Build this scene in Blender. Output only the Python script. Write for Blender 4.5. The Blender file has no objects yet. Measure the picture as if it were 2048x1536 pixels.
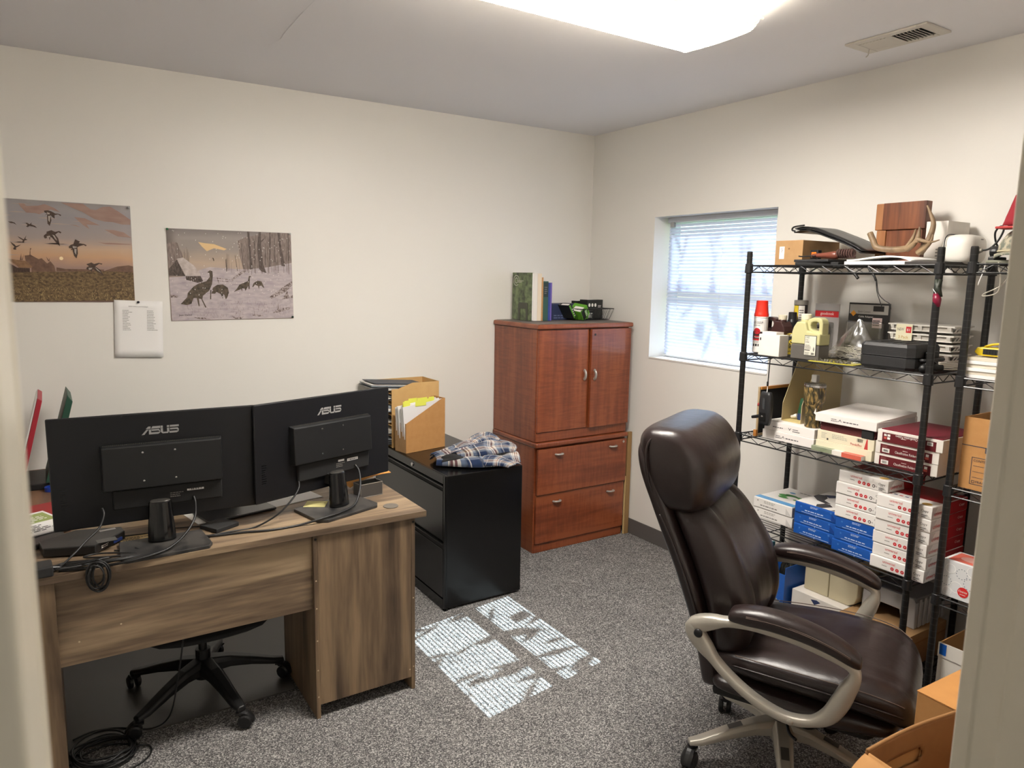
import bpy, math, random
from math import sin, cos, pi, radians
from mathutils import Vector, Matrix, noise as mnoise
random.seed(7)
S = bpy.context.scene
COL = S.collection

# ------------------------------------------------------------------ camera, world, sun, exposure
cd = bpy.data.cameras.new('camera'); cam = bpy.data.objects.new('camera', cd); COL.objects.link(cam)
cd.sensor_width = 36.0; cd.lens = 1440.67 / 2048 * 36.0; cd.clip_start = 0.01
YAW, PITCH, ROLL = radians(32.892), radians(8.4595), radians(-1.01145)
fwd = Vector((sin(YAW) * cos(PITCH), cos(YAW) * cos(PITCH), -sin(PITCH)))
rgt0 = Vector((cos(YAW), -sin(YAW), 0)); dn0 = fwd.cross(rgt0)
rgt = rgt0 * cos(ROLL) + dn0 * sin(ROLL); dn = dn0 * cos(ROLL) - rgt0 * sin(ROLL)
mw = Matrix.Identity(4)
for i in range(3):
    mw[i][0] = rgt[i]; mw[i][1] = -dn[i]; mw[i][2] = -fwd[i]
mw[0][3], mw[1][3], mw[2][3] = 0.0, 0.0, 1.70
cam.matrix_world = mw
cd.dof.use_dof = True; cd.dof.focus_distance = 3.0; cd.dof.aperture_fstop = 9.0
S.camera = cam
S.view_settings.view_transform = 'Standard'; S.view_settings.look = 'None'
S.view_settings.gamma = 1.0; S.view_settings.use_curve_mapping = False
S.view_settings.exposure = EXPOSURE = 0.2

w = bpy.data.worlds.new('world'); S.world = w; w.use_nodes = True
nt = w.node_tree; nt.nodes.clear()
sky = nt.nodes.new('ShaderNodeTexSky'); sky.sky_type = 'NISHITA'; sky.sun_disc = False
sky.sun_elevation = radians(44); sky.sun_rotation = radians(80)
bg = nt.nodes.new('ShaderNodeBackground'); bg.inputs['Strength'].default_value = 0.45
wo = nt.nodes.new('ShaderNodeOutputWorld')
nt.links.new(sky.outputs[0], bg.inputs[0]); nt.links.new(bg.outputs[0], wo.inputs[0])

SUN_DIR = Vector((-1.0, -0.15, -0.99)).normalized()
sd = bpy.data.lights.new('sun', 'SUN'); sd.energy = 27.0; sd.angle = radians(0.14); sd.color = (0.86, 0.94, 1.0)
sun = bpy.data.objects.new('sun', sd); COL.objects.link(sun)
sun.rotation_euler = SUN_DIR.to_track_quat('-Z', 'Y').to_euler(); sun.location = (8, 4, 7)
hd = bpy.data.lights.new('jamb_fill', 'AREA'); hd.energy = 12.0; hd.size = 0.9; hd.color = (1.0, 0.93, 0.82)  # unseen area lamp, added and placed to brighten the left door jamb
hl = bpy.data.objects.new('jamb_fill', hd); COL.objects.link(hl); hl.location = (1.15, -0.45, 2.55)
LENS_POWER = 50.0

# ------------------------------------------------------------------ helpers
def lin(c):
    o = []
    for v in c[:3]:
        v /= 255.0
        o.append(v / 12.92 if v <= 0.04045 else ((v + 0.055) / 1.055) ** 2.4)
    return (*o, 1.0)

_M = {}
def mat(name, rgb, rough=0.55, metal=0.0, spec=0.5, var=None, bump=None, coat=0.0, stretch=(1, 1, 1), trans=0.0, emit=None):
    """plain principled material; var=(scale, rgb2, contrast) mottles the colour, bump=(scale, strength)"""
    if name in _M: return _M[name]
    m = bpy.data.materials.new(name); m.use_nodes = True
    n = m.node_tree.nodes; l = m.node_tree.links; b = n['Principled BSDF']
    b.inputs['Base Color'].default_value = lin(rgb); b.inputs['Roughness'].default_value = rough
    b.inputs['Metallic'].default_value = metal; b.inputs['Specular IOR Level'].default_value = spec
    b.inputs['Coat Weight'].default_value = coat
    if trans: b.inputs['Transmission Weight'].default_value = trans
    if emit:
        b.inputs['Emission Color'].default_value = lin(emit[0]); b.inputs['Emission Strength'].default_value = emit[1]
    if var or bump:
        tc = n.new('ShaderNodeTexCoord'); mp = n.new('ShaderNodeMapping'); mp.inputs['Scale'].default_value = stretch
        l.new(tc.outputs['Object'], mp.inputs[0])
    if var:
        nz = n.new('ShaderNodeTexNoise'); nz.inputs['Scale'].default_value = var[0]; nz.inputs['Detail'].default_value = 4
        l.new(mp.outputs[0], nz.inputs['Vector'])
        rp = n.new('ShaderNodeValToRGB'); c = var[2] if len(var) > 2 else 0.2
        rp.color_ramp.elements[0].position = 0.5 - c; rp.color_ramp.elements[1].position = 0.5 + c
        rp.color_ramp.elements[0].color = lin(rgb); rp.color_ramp.elements[1].color = lin(var[1])
        l.new(nz.outputs[0], rp.inputs[0]); l.new(rp.outputs[0], b.inputs['Base Color'])
    if bump:
        n2 = n.new('ShaderNodeTexNoise'); n2.inputs['Scale'].default_value = bump[0]; n2.inputs['Detail'].default_value = 3
        l.new(mp.outputs[0], n2.inputs['Vector'])
        bp = n.new('ShaderNodeBump'); bp.inputs['Strength'].default_value = bump[1]; bp.inputs['Distance'].default_value = 0.002
        l.new(n2.outputs[0], bp.inputs['Height']); l.new(bp.outputs[0], b.inputs['Normal'])
    _M[name] = m
    return m

def wood(name, c1, c2, c3, axis='X', scale=1.0, rough=0.45, ripple=0.0, coat=0.0):
    """wood grain along one local axis, optional cross-grain ripple figure"""
    if name in _M: return _M[name]
    m = bpy.data.materials.new(name); m.use_nodes = True
    n = m.node_tree.nodes; l = m.node_tree.links; b = n['Principled BSDF']
    b.inputs['Roughness'].default_value = rough; b.inputs['Coat Weight'].default_value = coat
    tc = n.new('ShaderNodeTexCoord'); mp = n.new('ShaderNodeMapping')
    sc = {'X': (1.2, 14, 14), 'Y': (14, 1.2, 14), 'Z': (14, 14, 1.2)}[axis]
    mp.inputs['Scale'].default_value = [v * scale for v in sc]
    l.new(tc.outputs['Object'], mp.inputs[0])
    n1 = n.new('ShaderNodeTexNoise'); n1.inputs['Scale'].default_value = 1.0; n1.inputs['Detail'].default_value = 6; n1.inputs['Distortion'].default_value = 0.6
    l.new(mp.outputs[0], n1.inputs['Vector'])
    n2 = n.new('ShaderNodeTexNoise'); n2.inputs['Scale'].default_value = 5.0; n2.inputs['Detail'].default_value = 5
    l.new(mp.outputs[0], n2.inputs['Vector'])
    ad = n.new('ShaderNodeMath'); ad.operation = 'MULTIPLY_ADD'; ad.inputs[1].default_value = 0.35
    l.new(n2.outputs[0], ad.inputs[0]); l.new(n1.outputs[0], ad.inputs[2])
    src = ad.outputs[0]
    if ripple:
        mp2 = n.new('ShaderNodeMapping')
        mp2.inputs['Scale'].default_value = {'X': (70, 7, 7), 'Y': (7, 70, 7), 'Z': (7, 7, 70)}[axis]
        l.new(tc.outputs['Object'], mp2.inputs[0])
        n3 = n.new('ShaderNodeTexNoise'); n3.inputs['Scale'].default_value = 1.0; n3.inputs['Detail'].default_value = 2; n3.inputs['Distortion'].default_value = 1.2
        l.new(mp2.outputs[0], n3.inputs['Vector'])
        a2 = n.new('ShaderNodeMath'); a2.operation = 'MULTIPLY_ADD'; a2.inputs[1].default_value = ripple
        l.new(n3.outputs[0], a2.inputs[0]); l.new(src, a2.inputs[2]); src = a2.outputs[0]
    rp = n.new('ShaderNodeValToRGB'); e = rp.color_ramp.elements
    k = ripple * 0.5
    e[0].position = 0.48 + k; e[1].position = 0.86 + k; e[0].color = lin(c1); e[1].color = lin(c3)
    q = e.new(0.66 + k); q.color = lin(c2)
    l.new(src, rp.inputs[0]); l.new(rp.outputs[0], b.inputs['Base Color'])
    bp = n.new('ShaderNodeBump'); bp.inputs['Strength'].default_value = 0.08; bp.inputs['Distance'].default_value = 0.001
    l.new(n2.outputs[0], bp.inputs['Height']); l.new(bp.outputs[0], b.inputs['Normal'])
    _M[name] = m
    return m

class MB:
    def __init__(s): s.v = []; s.f = []; s.m = []; s.uv = {}
    def add(s, vs, fs, mi=0):
        o = len(s.v); s.v += [tuple(v) for v in vs]; s.f += [tuple(i + o for i in f) for f in fs]; s.m += [mi] * len(fs)
        return s
    def box(s, lo, hi, mi=0, R=None, about=None):
        x0, y0, z0 = lo; x1, y1, z1 = hi
        vs = [Vector(p) for p in ((x0, y0, z0), (x1, y0, z0), (x1, y1, z0), (x0, y1, z0), (x0, y0, z1), (x1, y0, z1), (x1, y1, z1), (x0, y1, z1))]
        if R is not None:
            c = Vector(about) if about else (vs[0] + vs[6]) / 2
            vs = [R @ (v - c) + c for v in vs]
        return s.add(vs, [(0, 3, 2, 1), (4, 5, 6, 7), (0, 1, 5, 4), (1, 2, 6, 5), (2, 3, 7, 6), (3, 0, 4, 7)], mi)
    def tube(s, pts, r, n=6, mi=0, closed=False, flat=None):
        """sweep a circle (or an ellipse flat=(a,b)) along pts; r may be a list"""
        P = [Vector(p) for p in pts]; k = len(P); rs = r if isinstance(r, (list, tuple)) else [r] * k
        T = []
        for i in range(k):
            a = P[(i - 1) % k] if (closed or i > 0) else P[i]
            b = P[(i + 1) % k] if (closed or i < k - 1) else P[i]
            T.append((b - a).normalized() if (b - a).length > 1e-9 else Vector((0, 0, 1)))
        up = Vector((0, 0, 1)) if abs(T[0].z) < 0.9 else Vector((1, 0, 0))
        N = (up - T[0] * up.dot(T[0])).normalized(); o = len(s.v)
        for i in range(k):
            N = N - T[i] * N.dot(T[i]); N = N.normalized() if N.length > 1e-6 else T[i].orthogonal().normalized()
            B = T[i].cross(N)
            for j in range(n):
                a = 2 * pi * (j + 0.5) / n
                ra, rb = (rs[i], rs[i]) if not flat else (rs[i] * flat[0], rs[i] * flat[1])
                s.v.append(tuple(P[i] + N * (cos(a) * ra) + B * (sin(a) * rb)))
        for i in range(k if closed else k - 1):
            i2 = (i + 1) % k
            for j in range(n):
                j2 = (j + 1) % n
                s.f.append((o + i * n + j, o + i * n + j2, o + i2 * n + j2, o + i2 * n + j)); s.m.append(mi)
        if not closed:
            s.f.append(tuple(o + j for j in range(n - 1, -1, -1))); s.m.append(mi)
            s.f.append(tuple(o + (k - 1) * n + j for j in range(n))); s.m.append(mi)
        return s
    def cyl(s, p0, p1, r0, r1=None, n=16, mi=0):
        return s.tube([p0, p1], [r0, r0 if r1 is None else r1], n, mi)
    def lathe(s, prof, c=(0, 0, 0), n=24, mi=0, axis='Z'):
        """prof = [(r, h), ...]; capped where r is tiny"""
        o = len(s.v); k = len(prof)
        for r, h in prof:
            for j in range(n):
                a = 2 * pi * j / n; p = (r * cos(a), r * sin(a), h)
                if axis == 'X': p = (h, r * cos(a), r * sin(a))
                if axis == 'Y': p = (r * sin(a), h, r * cos(a))
                s.v.append((p[0] + c[0], p[1] + c[1], p[2] + c[2]))
        for i in range(k - 1):
            for j in range(n):
                j2 = (j + 1) % n
                s.f.append((o + i * n + j, o + i * n + j2, o + (i + 1) * n + j2, o + (i + 1) * n + j)); s.m.append(mi)
        s.f.append(tuple(o + j for j in range(n - 1, -1, -1))); s.m.append(mi)
        s.f.append(tuple(o + (k - 1) * n + j for j in range(n))); s.m.append(mi)
        return s
    def prism(s, poly, axis, a, b, mi=0):
        """extrude a 2D polygon along an axis: 'X' -> poly in (y,z), 'Y' -> (x,z), 'Z' -> (x,y)"""
        f = {'X': lambda p, h: (h, p[0], p[1]), 'Y': lambda p, h: (p[0], h, p[1]), 'Z': lambda p, h: (p[0], p[1], h)}[axis]
        n = len(poly); vs = [f(p, a) for p in poly] + [f(p, b) for p in poly]
        return s.add(vs, [tuple(range(n)), tuple(range(2 * n - 1, n - 1, -1))] + [(i, i + n, (i + 1) % n + n, (i + 1) % n) for i in range(n)], mi)
    def grid(s, fn, nu, nv, mi=0, cu=False, cv=False, caps=False, uv=False):
        o = len(s.v)
        for i in range(nu):
            for j in range(nv):
                s.v.append(tuple(fn(i / (nu if cu else nu - 1), j / (nv if cv else nv - 1))))
        for i in range(nu if cu else nu - 1):
            for j in range(nv if cv else nv - 1):
                i2, j2 = (i + 1) % nu, (j + 1) % nv
                if uv: s.uv[len(s.f)] = [(i / (nu - 1), j / (nv - 1)), (i / (nu - 1), (j + 1) / (nv - 1)), ((i + 1) / (nu - 1), (j + 1) / (nv - 1)), ((i + 1) / (nu - 1), j / (nv - 1))]
                s.f.append((o + i * nv + j, o + i * nv + j2, o + i2 * nv + j2, o + i2 * nv + j)); s.m.append(mi)
        if caps:
            s.f.append(tuple(o + j for j in range(nv - 1, -1, -1))); s.m.append(mi)
            s.f.append(tuple(o + (nu - 1) * nv + j for j in range(nv))); s.m.append(mi)
        return s
    def poly(s, pts, mi=0): return s.add(pts, [tuple(range(len(pts)))], mi)
    def build(s, name, mats, parent=None, bevel=0.0, smooth=False, sub=0, segs=2, solid=0.0, fix=True):
        me = bpy.data.meshes.new(name); me.from_pydata(s.v, [], s.f)
        for m in (mats if isinstance(mats, (list, tuple)) else [mats]): me.materials.append(m)
        me.polygons.foreach_set('material_index', s.m)
        if s.uv:
            ul = me.uv_layers.new(name='UVMap')
            for fi, cs in s.uv.items():
                for k, li in enumerate(me.polygons[fi].loop_indices): ul.data[li].uv = cs[k]
        if fix:
            import bmesh
            bm = bmesh.new(); bm.from_mesh(me); bmesh.ops.recalc_face_normals(bm, faces=bm.faces); bm.to_mesh(me); bm.free()
        if smooth: me.polygons.foreach_set('use_smooth', [True] * len(me.polygons))
        me.update()
        o = bpy.data.objects.new(name, me); COL.objects.link(o)
        if parent: o.parent = parent
        if solid:
            md = o.modifiers.new('solid', 'SOLIDIFY'); md.thickness = solid; md.offset = 0
        if bevel:
            md = o.modifiers.new('bevel', 'BEVEL'); md.width = bevel; md.segments = segs; md.limit_method = 'ANGLE'; md.angle_limit = radians(40)
            md.harden_normals = False
        if sub:
            md = o.modifiers.new('sub', 'SUBSURF'); md.levels = sub; md.render_levels = sub
        return o

def cr(pts, n=6, closed=False):
    """Catmull-Rom through pts"""
    P = [Vector(p) for p in pts]; k = len(P); out = []
    for i in range(k if closed else k - 1):
        p0, p1, p2, p3 = (P[(i - 1) % k], P[i], P[(i + 1) % k], P[(i + 2) % k]) if closed else (P[max(i - 1, 0)], P[i], P[i + 1], P[min(i + 2, k - 1)])
        for j in range(n):
            t = j / n
            out.append(0.5 * ((2 * p1) + (p2 - p0) * t + (2 * p0 - 5 * p1 + 4 * p2 - p3) * t * t + (3 * p1 - p0 - 3 * p2 + p3) * t ** 3))
    if not closed: out.append(P[-1])
    return out

def tag(o, label=None, cat=None, group=None, kind=None):
    if label: o['label'] = label
    if cat: o['category'] = cat
    if group: o['group'] = group
    if kind: o['kind'] = kind
    return o
def thing(name, label, cat, loc=(0, 0, 0), rz=0.0, group=None):
    o = bpy.data.objects.new(name, None); COL.objects.link(o); o.empty_display_size = 0.05
    o.location = loc; o.rotation_euler = (0, 0, rz)
    return tag(o, label, cat, group)
def struct(o): o['kind'] = 'structure'; return o
def stuff(o): o['kind'] = 'stuff'; return o
def dup(o, parent=None):
    c = o.copy(); COL.objects.link(c); c.parent = parent
    for ch in list(o.children): dup(ch, c)
    return c

_G = {}
def glyphs(body):
    if body in _G: return _G[body]
    cu = bpy.data.curves.new('t', 'FONT'); cu.body = body; cu.resolution_u = 2
    o = bpy.data.objects.new('t', cu); COL.objects.link(o)
    me = bpy.data.meshes.new_from_object(o.evaluated_get(bpy.context.evaluated_depsgraph_get()))
    vs = [v.co.copy() for v in me.vertices]; fs = [tuple(p.vertices) for p in me.polygons]
    bpy.data.objects.remove(o); bpy.data.curves.remove(cu); bpy.data.meshes.remove(me)
    xs = [v.x for v in vs]; ys = [v.y for v in vs]
    _G[body] = (vs, fs, min(xs), max(xs), min(ys), max(ys))
    return _G[body]
def put_text(mb, body, o, u, v, w, h, mi=0, off=0.0006):
    """letters stretched into the w x h box whose lower left corner is o"""
    vs, fs, x0, x1, y0, y1 = glyphs(body); u = Vector(u); v = Vector(v); nn = u.cross(v); o = Vector(o)
    mb.add([o + u * ((p.x - x0) / (x1 - x0) * w) + v * ((p.y - y0) / (y1 - y0) * h) + nn * off for p in vs], fs, mi)
def put_rect(mb, o, u, v, w, h, mi=0, off=0.0004):
    u = Vector(u); v = Vector(v); o = Vector(o) + u.cross(v) * off
    mb.add([o, o + u * w, o + u * w + v * h, o + v * h], [(0, 1, 2, 3)], mi)
def put_disc(mb, c, u, v, r, mi=0, off=0.0005, n=14, r2=None):
    u = Vector(u); v = Vector(v); c = Vector(c) + u.cross(v) * off
    mb.add([c + u * (r * cos(2 * pi * i / n)) + v * ((r2 or r) * sin(2 * pi * i / n)) for i in range(n)], [tuple(range(n))], mi)
def put_poly(mb, pts, o, u, v, mi=0, off=0.0004):
    u = Vector(u); v = Vector(v); o = Vector(o) + u.cross(v) * off
    mb.add([o + u * a + v * b for a, b in pts], [tuple(range(len(pts)))], mi)
def put_bars(mb, o, u, v, w, h, mi=0, off=0.0006, n=14, seed=1):
    """a barcode"""
    rr = random.Random(seed); x = 0.0; u = Vector(u)
    while x < w:
        b = rr.choice((1, 1, 2, 3)) * w / (n * 3.4)
        put_rect(mb, Vector(o) + u * x, u, v, min(b, w - x), h, mi, off); x += b + rr.choice((1, 2, 2)) * w / (n * 3.4)
def put_lines(mb, o, u, v, w, h, rows, mi=0, off=0.0006, seed=1, fill=0.45):
    """small print too blurred to read: rows of broken dashes"""
    rr = random.Random(seed); u = Vector(u); v = Vector(v)
    for r in range(rows):
        y = h * (rows - 1 - r) / rows; x = 0; wl = w * rr.uniform(0.6, 1)
        while x < wl:
            d = rr.uniform(0.06, 0.18) * w
            put_rect(mb, Vector(o) + u * x + v * y, u, v, min(d, wl - x), h / rows * fill, mi, off); x += d + 0.03 * w
FR = ((0, -1, 0), (0, 0, 1))      # a face towards -X: right is -Y
SD = ((1, 0, 0), (0, 0, 1))       # a face towards -Y: right is +X
TP = ((0, -1, 0), (1, 0, 0))      # a face upwards, read from -X
def flat(mb, name, mats, parent): return mb.build(name, mats, parent, fix=False)

# ------------------------------------------------------------------ shared materials
PAINT = mat('wall_paint', (231, 228, 222), 0.36, spec=0.32, bump=(60, 0.05))
CEIL = mat('ceiling_paint', (236, 235, 238), 0.85, spec=0.2, bump=(90, 0.08))
TRIMW = mat('trim_enamel', (232, 225, 208), 0.32, spec=0.4, bump=(25, 0.04))
VINYL = mat('cove_base_vinyl', (92, 88, 86), 0.5)
BLACK = mat('black_plastic', (22, 22, 24), 0.42)
BLACKG = mat('black_gloss', (12, 12, 13), 0.18)
BLACKM = mat('black_matte', (26, 26, 27), 0.75)
POWDER = mat('black_powder_coat', (17, 17, 18), 0.38)
STEELB = mat('black_enamelled_steel', (9, 9, 10), 0.25, bump=(300, 0.03))
KRAFT = mat('kraft_board', (186, 138, 84), 0.8, var=(30, (174, 126, 74), 0.3), bump=(120, 0.05))
KRAFTD = mat('kraft_board_dull', (170, 134, 92), 0.82, var=(25, (156, 120, 80), 0.3))
KRAFTI = mat('kraft_inside', (150, 108, 62), 0.85)
WHITEB = mat('white_board', (228, 222, 214), 0.6, var=(14, (218, 212, 205), 0.3))
PAPER = mat('white_paper', (238, 236, 234), 0.75)
CREAM = mat('cream_board', (224, 216, 192), 0.65)
INK = mat('dark_print', (42, 40, 40), 0.7)
GREYINK = mat('grey_print', (120, 116, 112), 0.7)
REDINK = mat('red_print', (196, 38, 44), 0.6)
WHITEINK = mat('white_print', (236, 232, 226), 0.6)
CHROME = mat('polished_metal', (205, 205, 205), 0.22, 1.0)
SATIN = mat('satin_nickel', (188, 183, 176), 0.36, 0.55)
CABLE = mat('cable_jacket', (20, 20, 21), 0.48)
WHITEP = mat('white_plastic', (226, 222, 214), 0.42)
CLEAR = None
def clear_film(name, tint, gloss=0.12, alpha=0.85):
    """thin clear sheet: straight-through light with a glossy reflection"""
    if name in _M: return _M[name]
    m = bpy.data.materials.new(name); m.use_nodes = True; n = m.node_tree.nodes; l = m.node_tree.links; n.clear()
    o = n.new('ShaderNodeOutputMaterial'); mx = n.new('ShaderNodeMixShader'); t = n.new('ShaderNodeBsdfTransparent'); g = n.new('ShaderNodeBsdfGlossy')
    t.inputs[0].default_value = lin(tint); g.inputs[1].default_value = gloss; mx.inputs[0].default_value = 1 - alpha
    l.new(t.outputs[0], mx.inputs[1]); l.new(g.outputs[0], mx.inputs[2]); l.new(mx.outputs[0], o.inputs[0])
    _M[name] = m
    return m
GLASS = clear_film('window_glass', (240, 246, 246), 0.02, 0.93)
FILM = clear_film('clear_plastic_film', (240, 240, 238), 0.22, 0.72)
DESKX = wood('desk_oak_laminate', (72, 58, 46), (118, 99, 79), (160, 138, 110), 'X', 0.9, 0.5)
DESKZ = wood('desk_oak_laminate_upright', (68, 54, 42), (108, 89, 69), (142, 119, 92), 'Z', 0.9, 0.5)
CHERZ = wood('cherry_veneer_upright', (108, 50, 27), (128, 64, 36), (142, 76, 44), 'Z', 0.8, 0.32, ripple=0.42, coat=0.25)
CHERX = wood('cherry_veneer_level', (108, 50, 27), (128, 64, 36), (142, 76, 44), 'X', 0.8, 0.32, ripple=0.42, coat=0.25)
# ------------------------------------------------------------------ the room
XR, YB, ZC = 3.222, 4.0, 2.659
XL, YF = -1.05, 0.364
def carpet_mat():
    m = bpy.data.materials.new('loop_pile_carpet'); m.use_nodes = True; n = m.node_tree.nodes; l = m.node_tree.links; b = n['Principled BSDF']
    b.inputs['Roughness'].default_value = 0.95; b.inputs['Specular IOR Level'].default_value = 0.1
    tc = n.new('ShaderNodeTexCoord'); vo = n.new('ShaderNodeTexVoronoi'); vo.inputs['Scale'].default_value = 260
    l.new(tc.outputs['Object'], vo.inputs['Vector'])
    rp = n.new('ShaderNodeValToRGB'); e = rp.color_ramp.elements
    sp = n.new('ShaderNodeSeparateColor'); l.new(vo.outputs['Color'], sp.inputs[0])
    nz = n.new('ShaderNodeTexNoise'); nz.inputs['Scale'].default_value = 7; nz.inputs['Detail'].default_value = 3
    l.new(tc.outputs['Object'], nz.inputs['Vector'])
    a = n.new('ShaderNodeMath'); a.operation = 'MULTIPLY_ADD'; a.inputs[1].default_value = 0.25
    l.new(nz.outputs[0], a.inputs[0]); l.new(sp.outputs[0], a.inputs[2])
    s = n.new('ShaderNodeMath'); s.operation = 'SUBTRACT'; s.inputs[1].default_value = 0.125; l.new(a.outputs[0], s.inputs[0])
    e[0].position = 0.0; e[0].color = lin((64, 63, 64)); e[1].position = 1.0; e[1].color = lin((184, 181, 178))
    q = e.new(0.35); q.color = lin((98, 97, 97)); q = e.new(0.7); q.color = lin((132, 130, 128))
    l.new(s.outputs[0], rp.inputs[0]); l.new(rp.outputs[0], b.inputs['Base Color'])
    bp = n.new('ShaderNodeBump'); bp.inputs['Strength'].default_value = 0.7; bp.inputs['Distance'].default_value = 0.003
    l.new(vo.outputs['Distance'], bp.inputs['Height']); l.new(bp.outputs[0], b.inputs['Normal'])
    return m
CARPET = carpet_mat()
struct(MB().box((-1.7, -1.8, -0.1), (3.45, 4.15, 0.0)).build('floor', CARPET))
struct(MB().box((-1.7, -1.8, ZC), (3.45, 4.15, ZC + 0.12)).build('ceiling', CEIL))
struct(MB().box((XL - 0.12, YB, 0), (XR + 0.2, YB + 0.12, ZC)).build('wall_back', PAINT))
struct(MB().box((XL - 0.12, 0.2, 0), (XL, YB, ZC)).build('wall_left', PAINT))
WY0, WY1, WZ0, WZ1 = 2.473, 3.378, 1.200, 2.083        # window opening
wr = MB()
XO = XR + 0.2
for (y0, y1, z0, z1) in ((0.2, WY0, 0, ZC), (WY1, YB, 0, ZC), (WY0, WY1, 0, WZ0), (WY0, WY1, WZ1, ZC)):
    wr.box((XR, y0, z0), (XO, y1, z1))
struct(wr.build('wall_right', PAINT))
DX0, DX1, DZ = -0.0112, 0.849, 2.30                     # doorway the camera looks through
wf = MB()
for (x0, x1, z0, z1) in ((XL, DX0 - 0.05, 0, ZC), (DX1 + 0.05, XR, 0, ZC), (DX0 - 0.05, DX1 + 0.05, DZ + 0.05, ZC)):
    wf.box((x0, 0.235, z0), (x1, YF - 0.014, z1))
struct(wf.build('wall_front', PAINT))
# pressed-steel door frame: two jambs and a head
def jamb(name, x, s):
    pl = [(0, YF - 0.002), (0.0, 0.346), (0.0035, 0.344), (0.0035, 0.318), (0.0, 0.316), (0.0, 0.222), (0.0, 0.215), (0.07, 0.215), (0.07, 0.233), (0.052, 0.235), (0.052, YF - 0.015), (0.07, YF - 0.013), (0.07, YF)]
    struct(MB().prism([(x + s * a, b) for a, b in pl], 'Z', 0.0, DZ + 0.05).build(name, TRIMW, bevel=0.004, segs=3))
jamb('trim_1', DX0, -1); jamb('trim_2', DX1, 1)
struct(MB().box((DX0, 0.215, DZ), (DX1, YF, DZ + 0.055)).build('trim_3', TRIMW))
struct(MB().box((XR - 0.006, 0.4, 0), (XR - 0.0005, 3.99, 0.105)).build('baseboard_right', VINYL, bevel=0.002))
struct(MB().box((XL, YB - 0.006, 0), (XR - 0.01, YB - 0.0005, 0.105)).build('baseboard_back', VINYL, bevel=0.002))
# the hall the photographer stands in
struct(MB().box((-1.7, -1.8, 0), (3.45, -1.68, ZC)).build('wall_hall_rear', PAINT))
struct(MB().box((-1.7, -1.68, 0), (-1.58, 0.235, ZC)).build('wall_hall_left', PAINT))
struct(MB().box((2.6, -1.68, 0), (2.72, 0.235, ZC)).build('wall_hall_right', PAINT))

# ------------------------------------------------------------------ window_1 in a deep reveal
W = thing('window_1', None, None, (0, 0, 0)); struct(W)
SASH = mat('window_vinyl', (222, 226, 232), 0.35)
fx0, fx1 = 3.365, 3.415
m = MB()
m.box((fx0, WY0, WZ0), (fx1, WY0 + 0.035, WZ1)); m.box((fx0, WY1 - 0.035, WZ0), (fx1, WY1, WZ1))
m.box((fx0, WY0 + 0.035, WZ0), (fx1, WY1 - 0.035, WZ0 + 0.04)); m.box((fx0, WY0 + 0.035, WZ1 - 0.035), (fx1, WY1 - 0.035, WZ1))
struct(m.build('window_frame', SASH, W))
m = MB(); m.box((fx0 + 0.005, WY0 + 0.035, 1.62), (fx1 - 0.01, WY1 - 0.035, 1.665))
struct(m.build('sash_bar', SASH, W, bevel=0.002))
for z0, z1 in ((WZ0 + 0.04, 1.62), (1.665, WZ1 - 0.035)):
    struct(MB().box((fx1 - 0.022, WY0 + 0.035, z0), (fx1 - 0.018, WY1 - 0.035, z1)).build('pane', GLASS, W))
struct(MB().box((XR - 0.004, WY0 + 0.002, WZ0), (fx0, WY1 - 0.002, WZ0 + 0.012)).build('window_sill', mat('sill_paint', (226, 224, 220), 0.35), W, bevel=0.003))

# mini blind
SLAT = bpy.data.materials.new('blind_slat_vinyl'); SLAT.use_nodes = True
n = SLAT.node_tree.nodes; l = SLAT.node_tree.links; b = n['Principled BSDF']
b.inputs['Base Color'].default_value = lin((208, 214, 234)); b.inputs['Roughness'].default_value = 0.4
tr = n.new('ShaderNodeBsdfTranslucent'); tr.inputs[0].default_value = lin((206, 214, 246)); mx = n.new('ShaderNodeMixShader'); mx.inputs[0].default_value = 0.2
l.new(b.outputs[0], mx.inputs[1]); l.new(tr.outputs[0], mx.inputs[2]); l.new(mx.outputs[0], n['Material Output'].inputs[0])
BX = 3.335
BL = thing('window_blind', 'white slatted mini blind lowered in the window recess', 'blind', (BX, (WY0 + WY1) / 2, WZ1))
by0, by1 = WY0 + 0.012 - (WY0 + WY1) / 2, WY1 - 0.022 - (WY0 + WY1) / 2
MB().box((-0.022, by0, -0.032), (0.014, by1, -0.001)).build('headrail', mat('blind_rail', (205, 208, 214), 0.4), BL, bevel=0.002)
MB().box((-0.014, by0 + 0.004, -0.868), (0.012, by1 - 0.004, -0.856)).build('bottom_rail', mat('blind_rail', (0, 0, 0)), BL, bevel=0.002)
sl = MB(); tilt = radians(54)
def slat_pt(i, j):
    t = (i - 0.5) * 0.025; bow = 0.0042 * (1 - (2 * i - 1) ** 2)
    return (t * cos(tilt) - bow * sin(tilt) * .6, by0 + 0.004 + j * (by1 - by0 - 0.008), t * sin(tilt) + bow * cos(tilt))
sl.grid(slat_pt, 7, 2)
ns = 38; first = None
for k in range(ns):
    if first is None: first = sl.build('slat', SLAT, BL, smooth=True, fix=False); o = first
    else: o = first.copy(); COL.objects.link(o)
    rr = random.Random(k)
    o.location = (0, 0, -0.05 - k * 0.0214); o.rotation_euler = (rr.uniform(-.002, .002), rr.uniform(-0.03, 0.03), 0)
for fy in (0.12, 0.5, 0.88):
    y = by0 + (by1 - by0) * fy
    MB().tube([(-0.012, y, -0.03), (-0.012, y, -0.86)], 0.0006, 4).build('ladder_cord', PAPER, BL)
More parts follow.
